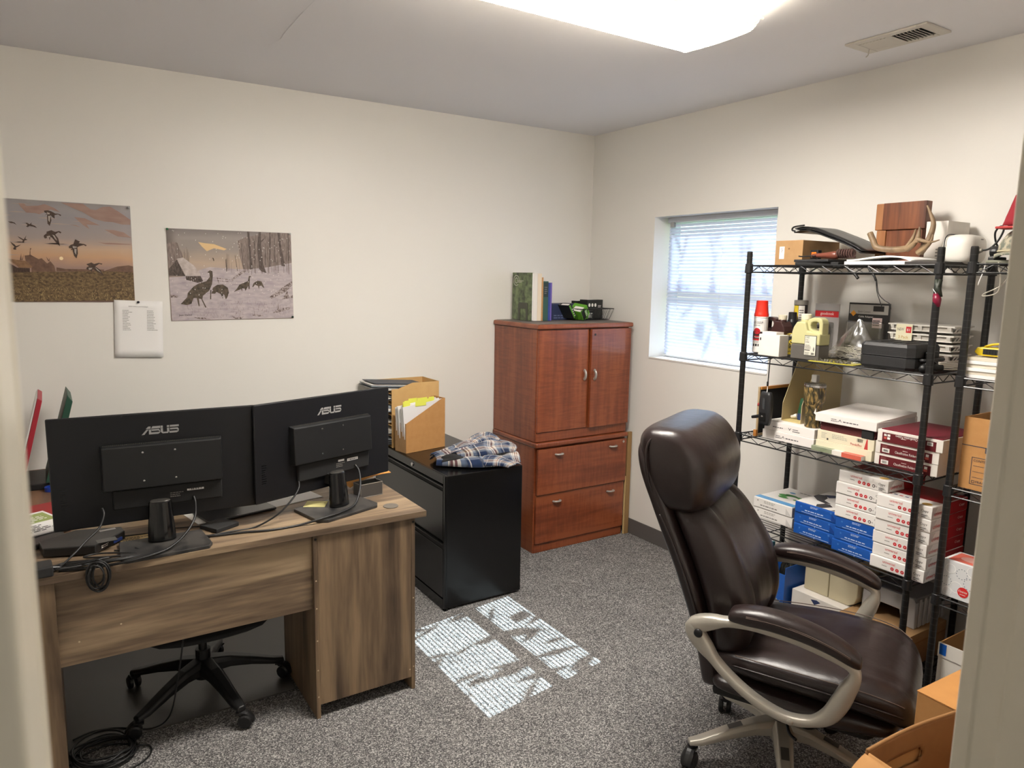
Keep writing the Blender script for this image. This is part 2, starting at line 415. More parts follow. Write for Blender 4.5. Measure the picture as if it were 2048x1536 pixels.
MB().tube([(-0.02, by0 + 0.06, -0.03), (-0.022, by0 + 0.06, -0.25), (-0.022, by0 + 0.062, -0.42)], 0.0012, 5).build('lift_cord', PAPER, BL)
MB().box((-0.03, by1 - 0.06, -0.06), (-0.012, by1 - 0.03, -0.03)).build('bracket', mat('grey_bracket', (150, 150, 150), 0.4), BL, bevel=0.002)

# ------------------------------------------------------------------ outside: lawn, neighbouring wall, tree that dapples the sun
struct(MB().box((3.5, -14, -0.25), (40, 24, -0.15)).build('trim_lawn', mat('lawn', (74, 90, 58), 0.9, var=(3, (120, 140, 80), .3))))
rt = random.Random(21)
def tree(name, label, x, y, h, crown, n_leaf, seed, zc):
    r = random.Random(seed)
    T = thing(name, label, 'tree', (x, y, -0.15))
    MB().tube([(0, 0, 0), (0.05, 0.02, h * 0.4), (-0.05, 0.06, h * 0.8), (0, 0, h)], [0.14, 0.11, 0.08, 0.03], 8).build('trunk', mat('bark', (84, 72, 60), 0.9, bump=(30, .5)), T, smooth=True)
    lv = MB()
    for i in range(n_leaf):
        a = r.uniform(0, 2 * pi); u = r.uniform(-1, 1); q = r.uniform(0.15, 1) ** 0.5
        c = Vector((cos(a) * (1 - u * u) ** .5 * crown * q, sin(a) * (1 - u * u) ** .5 * crown * q, zc + u * crown * 0.75 * q))
        d = Vector((r.uniform(-1, 1), r.uniform(-1, 1), r.uniform(-1, 1))).normalized(); e = d.orthogonal().normalized(); s = r.uniform(0.06, 0.13)
        lv.add([c, c + d * s + e * s * .4, c + d * s * 2, c + d * s - e * s * .4], [(0, 1, 2, 3)])
    lm = mat('leaf', (92, 138, 52), 0.5, var=(4, (138, 172, 74), .3))
    stuff(lv.build('foliage', lm, T, fix=False))
tree('shade_tree', 'leafy green tree outside, its crown glimpsed above the upper blind slats', 8.6, 3.75, 5.2, 1.6, 420, 3, 6.5)
tree('shade_tree', 'second green tree outside, further off to the left of the window', 9.5, 6.6, 4.6, 1.7, 1500, 5, 4.4)

# ------------------------------------------------------------------ ceiling light and vent
LT = thing('ceiling_light', 'long white wraparound fluorescent light lit on the ceiling', 'ceiling light', (1.56, 1.972, ZC))
lx = 0.61
LENS = mat('lit_acrylic_lens', (250, 246, 236), 0.3, emit=((255, 248, 238), LENS_POWER))
LENSE = mat('lit_lens_edge', (246, 242, 230), 0.25, emit=((255, 244, 222), LENS_POWER * 0.016))
LENSR = mat('lit_lens_groove', (240, 234, 220), 0.25, emit=((255, 236, 200), LENS_POWER * 0.0085))
LENSU = mat('lit_lens_upper_side', (250, 246, 236), 0.3, emit=((255, 242, 220), LENS_POWER * 0.65))
prof = [(-0.188, -0.052), (-0.176, -0.078), (-0.14, -0.09), (-0.06, -0.096), (0.06, -0.096), (0.14, -0.09), (0.176, -0.078), (0.188, -0.052)]
MB().box((-lx + 0.02, -0.11, -0.03), (lx - 0.02, 0.11, 0.0)).build('mounting_pan', mat('white_enamel', (224, 222, 216), 0.4), LT, bevel=0.003)
m = MB(); k = len(prof)
nx = 2
for i in range(k - 1):
    a, c = prof[i], prof[i + 1]
    m.add([(-lx, a[0], a[1]), (lx - 0.035, a[0], a[1]), (lx - 0.035, c[0], c[1]), (-lx, c[0], c[1])], [(0, 1, 2, 3)], 1 if i in (0, k - 2) else 0)
for (y0, y1) in ((-0.188, -0.105), (0.105, 0.188)):
    m.add([(-lx, y0, -0.052 if y0 < 0 else -0.028), (lx, y0, -0.052 if y0 < 0 else -0.028), (lx, y1, -0.028 if y0 < 0 else -0.052), (-lx, y1, -0.028 if y0 < 0 else -0.052)], [(0, 1, 2, 3)], 2)
m.build('lens', [LENS, LENSE, LENSU], LT, fix=False)
m = MB(); n_r = 30
for i in range(n_r):                                  # ribbed bowed end of the lens
    y0 = -0.186 + 0.372 * i / n_r; ym = y0 + 0.372 / n_r * 0.55; y1 = y0 + 0.372 / n_r
    f = lambda y: 0.035 * (1 - (y / 0.19) ** 2)
    zb = lambda y: -0.094 + 0.03 * max(0, (abs(y) - 0.13) / 0.058) ** 2
    for ya, yc, mi, dz in ((y0, ym, 0, 0.0), (ym, y1, 1, 0.0012)):
        m.add([(lx - 0.035, ya, zb(ya) + dz), (lx - 0.035, yc, zb(yc) + dz), (lx - 0.012 + f(yc) * .6, yc, zb(yc) + 0.012 + dz), (lx - 0.012 + f(ya) * .6, ya, zb(ya) + 0.012 + dz)], [(0, 1, 2, 3)], mi)
        m.add([(lx - 0.012 + f(ya) * .6, ya, zb(ya) + 0.012), (lx - 0.012 + f(yc) * .6, yc, zb(yc) + 0.012), (lx + f(yc) * .6, yc, -0.03), (lx + f(ya) * .6, ya, -0.03)], [(0, 1, 2, 3)], mi)
stuff(m.build('lens_end', [LENSE, LENSR], LT, fix=False))
m = MB(); m.tube([(-lx, -0.189, -0.052), (lx, -0.189, -0.052)], 0.004, 6); m.tube([(-lx, 0.189, -0.052), (lx, 0.189, -0.052)], 0.004, 6)
m.build('lens_rim', LENSE, LT, smooth=True)

struct(MB().tube(cr([(0.87, 3.303, ZC), (0.889, 3.193, ZC), (0.883, 3.098, ZC), (0.878, 2.95, ZC), (0.874, 2.80, ZC), (0.874, 2.62, ZC)], 5), [.0005] * 6 + [.003] * 14 + [.0005] * 6, 6).build('trim_4', CEIL, smooth=True))
V = thing('ceiling_vent', 'white metal ceiling vent with louvres near the window wall', 'vent', (2.888, 1.72, ZC))
m = MB()
for (x0, y0, x1, y1) in ((-0.088, -0.165, 0.088, -0.125), (-0.088, 0.125, 0.088, 0.165), (-0.088, -0.125, -0.055, 0.125), (0.055, -0.125, 0.088, 0.125), (-0.055, -0.008, 0.055, 0.008)):
    m.box((x0, y0, -0.008), (x1, y1, -0.0005))
m.build('vent_frame', mat('vent_enamel', (206, 200, 190), 0.45), V, bevel=0.002)
MB().box((-0.056, -0.125, -0.0012), (0.056, 0.125, -0.0004)).build('duct_opening', mat('duct_dark', (18, 17, 17), 0.9), V)
lv = MB().box((-0.055, -0.0065, -0.001), (0.055, 0.0065, 0.001)).build('louvre', mat('vent_enamel', (0, 0, 0)), V)
for i in range(16):
    o = lv if i == 0 else lv.copy()
    if i: COL.objects.link(o)
    y = -0.113 + (i if i < 8 else i + 0) * 0.0143 + (0 if i < 8 else 0.012)
    o.location = (0, y, -0.0075); o.rotation_euler = (radians(42 if i < 8 else -14), 0, 0)
MB().tube([(0.03, 0.13, -0.008), (0.03, 0.133, -0.03), (0.03, 0.142, -0.036)], 0.002, 5).build('damper_lever', mat('vent_enamel', (0, 0, 0)), V)

# ------------------------------------------------------------------ prints pinned to the back wall
def gradient_print(name, stops, lo, hi, noise=0.1, nscale=9, axis=2):
    m = bpy.data.materials.new(name); m.use_nodes = True; n = m.node_tree.nodes; l = m.node_tree.links; b = n['Principled BSDF']
    b.inputs['Roughness'].default_value = 0.5; b.inputs['Specular IOR Level'].default_value = 0.25
    tc = n.new('ShaderNodeTexCoord'); sx = n.new('ShaderNodeSeparateXYZ'); l.new(tc.outputs['Object'], sx.inputs[0])
    mr = n.new('ShaderNodeMapRange'); mr.inputs['From Min'].default_value = lo; mr.inputs['From Max'].default_value = hi; l.new(sx.outputs[axis], mr.inputs[0])
    mp = n.new('ShaderNodeMapping'); mp.inputs['Scale'].default_value = (1, 1, 2.6); l.new(tc.outputs['Object'], mp.inputs[0])
    nz = n.new('ShaderNodeTexNoise'); nz.inputs['Scale'].default_value = nscale; nz.inputs['Detail'].default_value = 5; l.new(mp.outputs[0], nz.inputs['Vector'])
    a = n.new('ShaderNodeMath'); a.operation = 'MULTIPLY_ADD'; a.inputs[1].default_value = noise; l.new(nz.outputs[0], a.inputs[0]); l.new(mr.outputs[0], a.inputs[2])
    s = n.new('ShaderNodeMath'); s.operation = 'SUBTRACT'; s.inputs[1].default_value = noise / 2; l.new(a.outputs[0], s.inputs[0])
    rp = n.new('ShaderNodeValToRGB'); e = rp.color_ramp.elements
    e[0].position, e[0].color = stops[0][0], lin(stops[0][1]); e[1].position, e[1].color = stops[-1][0], lin(stops[-1][1])
    for p, c in stops[1:-1]: q = e.new(p); q.color = lin(c)
    l.new(s.outputs[0], rp.inputs[0]); l.new(rp.outputs[0], b.inputs['Base Color'])
    return m
def pr(name, c, var=None, st=(1, 1, 1)): return mat(name, c, 0.5, spec=0.25, var=var, stretch=st)
def poster(name, label, x0, z0, wd, ht, base, layers, tilt=0.0):
    P = thing(name, label, 'poster', (x0, YB - 0.003, z0)); P.rotation_euler = (0, tilt, 0)
    def sheet(i, j):
        x = i * wd; z = j * ht; curl = 0.0006 * max(0, (abs(i - .5) * 2 - .6)) * max(0, 1 - j * 3)
        return (x, -curl, z)
    MB().grid(sheet, 13, 9).build('printed_sheet', base, P, smooth=True, solid=0.0006)
    art = MB(); mats = []
    for li, (mt, polys) in enumerate(layers):
        mats.append(mt)
        for pg in polys:
            pts = [(max(0.001, min(wd - .001, a / 1000)), max(0.001, min(ht - .001, b / 1000))) for a, b in pg]
            art.add([(a, -0.0012 - 0.00012 * li, b) for a, b in pts], [tuple(range(len(pts)))], li)
    stuff(flat(art, 'printed_picture', mats, P))
    return P
def pin(P, x, z, rgb, nm):
    MB().lathe([(0.002, 0.0), (0.0055, -0.004), (0.0035, -0.008), (0.005, -0.012), (0.0001, -0.013)], (x, -0.001, z), 10, axis='Y').build('push_pin', mat(nm, rgb, 0.35), P, smooth=True)
LP = dict(
  geese=[[(259,415),(273,418),(287,414),(302,405),(314,405),(325,400),(322,395),(313,402),(299,398),(298,382),(289,389),(283,397),(285,373),(277,348),(269,358),(269,389),(271,400),(261,395),(270,403),(260,408)],[(252,304),(263,314),(263,321),(282,329),(297,322),(312,327),(321,322),(318,316),(309,321),(296,310),(307,293),(312,257),(294,278),(283,295),(277,298),(273,282),(271,295),(255,290),(251,297)],[(346,257),(355,266),(366,270),(374,292),(393,282),(387,275),(409,272),(419,267),(416,262),(407,267),(392,262),(381,256),(381,227),(375,204),(366,216),(361,245),(353,241),(359,250),(348,250)],[(413,178),(434,187),(445,180),(464,186),(479,183),(477,178),(466,181),(449,169),(469,153),(484,124),(462,140),(438,156),(433,141),(427,150),(411,156),(415,165),(423,169)],[(171,355),(191,357),(200,351),(209,359),(206,351),(220,345),(228,335),(214,341),(199,344),(193,338),(186,340),(192,347),(185,355)],[(119,358),(133,359),(144,355),(151,345),(140,352),(130,352)],[(151,296),(167,286),(174,282),(185,301),(180,286),(188,281),(177,278),(173,267),(167,269),(170,278),(157,288)],[(122,271),(138,258),(143,251),(162,259),(152,250),(142,244),(143,235),(133,235),(132,242),(137,247),(129,257)]],
  pale=[[(269,409),(281,406),(279,399),(271,400)],[(262,300),(274,304),(277,298),(264,293)],[(362,261),(379,258),(378,254),(363,250)],[(421,161),(437,162),(432,154),(422,152)],[(284,309),(293,306),(303,282),(295,289)],[(447,166),(459,155),(472,140),(456,151)],[(368,249),(377,247),(374,220),(368,231)],[(273,393),(283,394),(278,365),(273,372)]],
  clouds=[[(163,442),(185,441),(193,432),(238,436),(262,445),(298,431),(321,412),(285,422),(241,398),(224,402),(191,402),(172,425)],[(327,456),(414,457),(444,434),(466,432),(493,448),(525,452),(563,429),(611,395),(607,372),(573,371),(534,380),(498,381),(457,390),(411,419),(372,435)],[(375,394),(419,391),(450,375),(478,362),(424,363),(435,342),(411,358)],[(496,343),(535,343),(578,334),(610,310),(550,314),(518,331)],[(354,359),(382,357),(401,347),(385,352)],[(464,283),(493,281),(516,282),(609,280),(598,276),(499,275)]],
  trees=[[(172,210),(196,214),(216,201),(225,196),(237,200),(251,184),(257,177),(270,188),(284,167),(288,142),(291,135),(194,133),(195,158),(176,175)],[(485,148),(509,158),(542,171),(566,174),(590,178),(611,173),(612,143),(485,142)],[(292,160),(311,157),(326,154),(485,155),(485,146),(291,142)],[(153,189),(160,220),(160,189),(170,217),(164,189)],[(191,211),(195,244),(201,243),(196,236),(195,211)],[(261,188),(254,209),(264,193),(268,202),(267,186)]],
  roof=[[(99,198),(114,193),(177,186),(199,160),(195,155),(148,155),(140,164)]],
  barn=[[(98,184),(114,174),(141,155),(189,154),(188,135),(94,131)]],
  field=[[(20,128),(114,132),(200,137),(285,140),(379,144),(485,147),(612,145),(614,8),(112,-5),(10,-10)]],
  sun=[[(322,202),(320,197),(316,194),(311,194),(307,197),(306,202),(307,207),(312,210),(317,210),(320,207)]],
)
RP = dict(
  grove=[[(337,409),(377,429),(488,456),(617,460),(620,297),(482,268),(360,258),(345,335)],[(-3,384),(25,396),(48,390),(71,320),(41,308),(-3,258)]],
  glow=[[(145,397),(179,392),(220,389),(282,366),(268,359),(219,368),(184,352),(161,376)]],
  snow=[[(-4,219),(57,220),(146,257),(194,273),(264,267),(371,262),(482,275),(620,301),(622,3),(3,0)]],
  trunks=[[(387,459),(398,459),(401,374),(408,266),(393,262),(392,374)],[(446,460),(457,459),(456,376),(464,286),(478,245),(452,252),(441,267),(434,375)],[(501,458),(507,459),(501,279),(494,277)],[(543,460),(556,460),(561,380),(578,281),(558,284),(547,417)],[(598,457),(602,457),(601,312),(596,312)],[(354,398),(357,398),(362,269),(359,269)],[(273,311),(277,317),(278,252),(274,250)],[(320,334),(322,335),(331,253),(328,253)],[(457,414),(488,441),(459,406)],[(420,412),(424,412),(422,293),(418,293)],[(525,431),(528,431),(527,303),(523,303)],[(474,369),(477,369),(475,286),(472,286)]],
  roof=[[(41,312),(71,318),(120,278),(148,236),(144,226),(77,229),(50,287)]],
  barn=[[(2,261),(41,307),(77,225),(1,228)],[(77,225),(148,226),(160,199),(133,192),(79,207)]],
  turkeys=[[(47,85),(79,119),(83,141),(112,173),(143,192),(174,200),(192,222),(191,242),(180,245),(194,256),(206,251),(207,229),(201,185),(186,152),(154,126),(151,108),(169,66),(162,66),(145,110),(134,112),(136,73),(131,73),(124,115),(109,114),(98,86),(77,79)],[(191,156),(196,156),(193,108),(188,108)],[(196,137),(204,167),(226,182),(254,184),(278,167),(282,141),(274,119),(265,106),(259,130),(252,134),(251,108),(241,134),(221,145),(213,136)],[(307,145),(324,164),(336,183),(362,194),(380,202),(386,228),(396,228),(397,223),(391,221),(388,179),(388,160),(382,160),(381,177),(371,160),(367,149),(362,162),(350,164),(349,145),(344,160),(327,153)],[(401,172),(409,191),(428,204),(450,201),(457,184),(464,165),(457,168),(449,178),(438,176),(436,157),(431,176),(416,183),(405,170)],[(209,320),(214,319),(218,306),(214,302)]],
  brush=[[(485,115),(555,165),(620,205),(619,181),(578,146),(500,107)],[(225,220),(229,220),(236,189),(232,189)],[(227,218),(297,209),(297,206),(227,214)],[(232,204),(290,200),(290,197),(233,200)],[(297,212),(368,265),(375,256),(300,200)],[(98,17),(156,14),(190,3),(135,7)],[(290,22),(311,10),(355,17),(336,2),(304,4)],[(396,20),(407,28),(452,19),(436,12)],[(501,30),(529,53),(533,80),(540,53),(595,64),(598,51),(551,37)],[(3,133),(39,126),(32,117),(4,117)],[(553,103),(585,150),(592,119),(620,127),(619,111),(576,107)]],
)
skyL = gradient_print('goose_print_sky', [(0.36, (158, 132, 124)), (0.46, (196, 158, 126)), (0.55, (192, 164, 140)), (0.64, (164, 152, 148)), (0.85, (152, 147, 150)), (1.0, (160, 155, 154))], 0.0, 0.457, 0.10, 6)
rs = random.Random(5)
def strokes(n, x0, x1, z0, z1, h0, h1, wd=1.2, lean=3):
    out = []
    for _ in range(n):
        x, z_ = rs.uniform(x0, x1), rs.uniform(z0, z1); h_ = rs.uniform(h0, h1); d = rs.uniform(-lean, lean)
        out.append([(x, z_), (x + wd, z_), (x + wd * .7 + d, z_ + h_), (x + d, z_ + h_)])
    return out
reeds = strokes(260, 4, 600, 6, 60, 4, 9, 2.0, 6) + strokes(160, 4, 600, 60, 112, 2, 5, 1.6, 4)
wisps = [[(x, z_), (x + w_ * .4, z_ + 4), (x + w_, z_ + 1), (x + w_ * .5, z_ - 2)] for x, z_, w_ in [(rs.uniform(20, 500), rs.uniform(190, 440), rs.uniform(40, 120)) for _ in range(26)]]
saplings = strokes(34, 375, 600, 232, 262, 80, 190, 1.6, 3) + strokes(16, 20, 110, 250, 270, 40, 110, 1.4, 5) + strokes(10, 255, 380, 240, 262, 30, 90, 1.2, 3)
tufts = strokes(170, 60, 600, 6, 92, 6, 16, 1.1, 6)
snowtrack = [[(x, z_), (x + w_ * .5, z_ + 3), (x + w_, z_ + 1), (x + w_ * .5, z_ - 2)] for x, z_, w_ in [(rs.uniform(10, 500), rs.uniform(12, 225), rs.uniform(30, 110)) for _ in range(40)]]
P = poster('hunting_poster', 'wide poster of geese flying over a brown field at sunset', -0.24, 1.548, 0.61, 0.460, skyL, [
    (pr('print_wisp', (172, 156, 148)), wisps), (pr('print_cloud', (146, 116, 108), (14, (168, 142, 130), .3), (1, 1, 3)), LP['clouds']), (pr('print_sun', (244, 226, 186)), LP['sun']),
    (pr('print_far_trees', (96, 74, 64), (40, (128, 100, 84), .2)), LP['trees']),
    (pr('print_field', (70, 56, 44), (70, (134, 112, 80), .2), (1, 1, 1.4)), LP['field']),
    (pr('print_barn_wall', (62, 48, 44), (60, (84, 66, 56), .2), (4, 1, 1)), LP['barn']), (pr('print_barn_roof', (122, 92, 72), (60, (150, 118, 88), .2)), LP['roof']),
    (pr('print_goose', (58, 46, 42), (50, (92, 76, 66), .25)), LP['geese']), (pr('print_goose_pale', (168, 158, 150)), LP['pale']), (pr('print_reed', (168, 146, 104)), reeds)], radians(0.3))
pin(P, 0.604, 0.452, (190, 190, 188), 'clear_pin'); pin(P, 0.02, 0.452, (190, 190, 188), 'clear_pin')
skyR = gradient_print('winter_print_sky', [(0.35, (190, 170, 158)), (0.5, (176, 160, 152)), (0.65, (184, 164, 146)), (0.8, (156, 146, 140)), (1.0, (148, 140, 138))], 0.0, 0.457, 0.14, 7)
P = poster('hunting_poster', 'snowy woodland poster of wild turkeys beside a log barn', 0.529, 1.449, 0.615, 0.460, skyR, [
    (pr('print_grove', (150, 136, 130), (70, (118, 104, 98), .12), (3, 1, .5)), RP['grove']), (pr('print_glow', (222, 190, 142)), RP['glow']),
    (pr('print_snow', (196, 186, 186), (22, (162, 150, 156), .25), (1, 1, 3)), RP['snow']),
    (pr('print_snow_shade', (166, 154, 160)), snowtrack), (pr('print_sapling', (112, 98, 92)), saplings),
    (pr('print_trunk', (70, 60, 56), (60, (110, 98, 92), .2), (3, 1, 1)), RP['trunks']), (pr('print_log_wall', (58, 50, 46), (70, (104, 92, 86), .12), (4, 1, 1)), RP['barn']),
    (pr('print_snow_roof', (206, 196, 192), (40, (168, 154, 148), .2)), RP['roof']), (pr('print_brush', (92, 76, 70), (120, (180, 168, 166), .12)), RP['brush']),
    (pr('print_tuft', (128, 112, 108)), tufts),
    (pr('print_turkey', (62, 54, 46), (70, (104, 92, 78), .2)), RP['turkeys']),
    (pr('print_snowflake', (226, 220, 216)), [[(a - 1, b - 2), (a + 1, b - 3), (a + 2, b + 2), (a, b + 3)] for a, b in [(rt.randint(8, 605), rt.randint(120, 450)) for _ in range(150)]])], radians(-0.4))
sg = MB(); put_text(sg, 'Jean Daniel', (0.035, -0.003, 0.022), (1, 0, 0), (0, 0, 1), 0.062, 0.012); stuff(flat(sg, 'signature', INK, P))
pin(P, 0.004, 0.456, (20, 110, 60), 'green_pin'); pin(P, 0.608, 0.456, (190, 190, 188), 'clear_pin'); pin(P, 0.608, 0.008, (20, 60, 40), 'dark_pin')
N = thing('notice_sheet', 'white sheet of observed holidays pinned beneath the goose poster', 'notice', (0.268, YB - 0.006, 1.277)); N.rotation_euler = (0, radians(2.2), 0)
MB().grid(lambda i, j: (i * 0.214, -0.005 * (1 - j) ** 3 * (0.4 + i), j * 0.279), 9, 9).build('sheet', PAPER, N, smooth=True, solid=0.0005)
t = MB(); yy = lambda z: -0.0012 - 0.005 * (1 - z / .279) ** 3 * 1.2
put_text(t, '2024 Observed Holidays', (0.062, yy(.25), 0.246), (1, 0, 0), (0, 0, 1), 0.086, 0.0068)
rr = random.Random(4)
for r in range(13):
    z = 0.229 - r * 0.0079
    put_lines(t, (0.036, yy(z), z), (1, 0, 0), (0, 0, 1), rr.uniform(.022, .05) if r != 1 else 0.066, 0.0042, 1, 0, seed=r)
    put_lines(t, (0.143, yy(z), z), (1, 0, 0), (0, 0, 1), rr.uniform(.034, .05), 0.0042, 1, 0, seed=r + 40)
stuff(flat(t, 'printed_lines', mat('soft_print', (84, 80, 78), 0.8), N))
MB().lathe([(0.002, 0.0), (0.0065, -0.004), (0.004, -0.008), (0.005, -0.012), (0.0001, -0.013)], (0.105, -0.001, 0.272), 10, axis='Y').build('push_pin', mat('navy_pin', (36, 30, 44), 0.35), N, smooth=True)
# ------------------------------------------------------------------ desk
DT = 0.762
D = thing('desk', 'weathered oak laminate desk carrying two black monitors', 'desk', (0.5, 2.84, 0))
ox, oy = -0.5, -2.84
def dbox(m, lo, hi): return m.box((lo[0] + ox, lo[1] + oy, lo[2]), (hi[0] + ox, hi[1] + oy, hi[2]))
dbox(MB(), (-0.20, 2.53, 0.738), (1.237, 3.135, DT)).build('desktop', DESKX, D, bevel=0.0012)
dbox(MB(), (-0.035, 2.556, 0.445), (0.776, 2.572, 0.7375)).build('modesty_panel', DESKX, D, bevel=0.001)
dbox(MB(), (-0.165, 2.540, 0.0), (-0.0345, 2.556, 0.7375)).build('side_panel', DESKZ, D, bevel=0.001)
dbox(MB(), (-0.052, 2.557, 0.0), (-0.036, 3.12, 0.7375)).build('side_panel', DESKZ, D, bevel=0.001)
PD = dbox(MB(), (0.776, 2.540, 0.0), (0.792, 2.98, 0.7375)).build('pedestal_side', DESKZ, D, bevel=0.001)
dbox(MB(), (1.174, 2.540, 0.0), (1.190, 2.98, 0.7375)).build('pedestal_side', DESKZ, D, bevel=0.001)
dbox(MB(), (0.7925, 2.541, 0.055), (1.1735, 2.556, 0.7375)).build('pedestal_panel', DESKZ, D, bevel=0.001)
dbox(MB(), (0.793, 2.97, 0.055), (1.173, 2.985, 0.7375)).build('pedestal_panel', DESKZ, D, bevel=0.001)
GR = mat('grommet_grey', (104, 98, 90), 0.5)
m = MB(); m.lathe([(0.0295, 0.0), (0.031, 0.001), (0.031, 0.0028), (0.0295, 0.0036)], (1.134 + ox, 2.652 + oy, DT), 28); m.build('grommet_cover', GR, D, smooth=False)
m = MB(); m.lathe([(0.030, 0.0001), (0.030, 0.0006)], (0.412 + ox, 2.655 + oy, DT), 24); m.build('grommet_hole', BLACKM, D)
scw = mat('screw_cover', (190, 170, 140), 0.5)
for x, y0, zs in ((0.784, 2.5395, (0.09, 0.2, 0.32, 0.45, 0.56)), (1.182, 2.5395, (0.1, 0.4)), (1.166, 2.5405, (0.09,)), (0.02, 2.5553, (0.52,)), (0.14, 2.5553, (0.55,))):
    for z in zs: MB().lathe([(0.003, 0), (0.0032, -0.0006), (0.001, -0.001)], (x + ox, y0 + oy, z), 8, axis='Y').build('screw_cap', scw, D)
for x, z in ((0.785, 0.722), (1.182, 0.722)): MB().lathe([(0.0048, 0), (0.0048, -0.0006)], (x + ox, 2.5395 + oy, z), 10, axis='Y').build('screw_hole', BLACKM, D)
# return wing along the back wall side
RD = thing('return_desk', 'brown laminate return desk behind the left monitor, holding upright folders', 'desk', (-0.42, 3.56, 0))
RDM = wood('return_laminate', (84, 62, 48), (112, 84, 64), (132, 102, 78), 'Y', 0.9, 0.5)
MB().box((-0.5, -0.42, 0.738), (0.46, 0.42, DT)).build('desktop', RDM, RD, bevel=0.0012)
for x in (-0.48, 0.30): MB().box((x, -0.4, 0), (x + 0.016, 0.4, 0.7375)).build('side_panel', DESKZ, RD, bevel=0.001)
MB().box((-0.463, 0.38, 0.35), (0.299, 0.395, 0.7375)).build('back_panel', DESKX, RD, bevel=0.001)

# ------------------------------------------------------------------ monitors
LOGO = mat('logo_silver', (142, 141, 140), 0.4)
MBK = mat('monitor_back', (15, 16, 20), 0.38, bump=(900, 0.06))
MBK2 = mat('monitor_hub', (14, 15, 17), 0.48, bump=(900, 0.08))
def asus(mb, o, u, v, w, h):
    """the angular four-letter maker's mark drawn from strokes on a 100 x 26 grid"""
    P = [[(0, 0), (7, 0), (19, 13.5), (13, 13.5)], [(11, 15), (24, 15), (24, 21), (18, 21)], [(19, 0), (25, 0), (25, 13), (19, 13)],
         [(25, 0), (44, 0), (48, 3), (49, 5), (25, 5)], [(27, 9), (44, 9), (48, 5), (49, 7), (46, 13), (25, 13)], [(25, 15), (49, 15), (49, 21), (29, 21)],
         [(50, 4), (56, 4), (56, 14), (50, 14)], [(50, 15), (56, 15), (56, 21), (50, 21)], [(50, 5), (55, 0), (69, 0), (72, 4), (56, 4)], [(67, 4), (73, 4), (73, 14), (67, 14)], [(67, 16), (73, 16), (73, 21), (67, 21)],
         [(73, 0), (93, 0), (98, 3), (98, 5), (73, 5)], [(75, 9), (92, 9), (98, 5), (99, 8), (96, 13), (75, 13)], [(75, 16), (99, 16), (99, 21), (75, 21)]]
    for p in P: put_poly(mb, [(a / 100 * w, b / 21 * h) for a, b in p], o, u, v, 0, 0.0006)
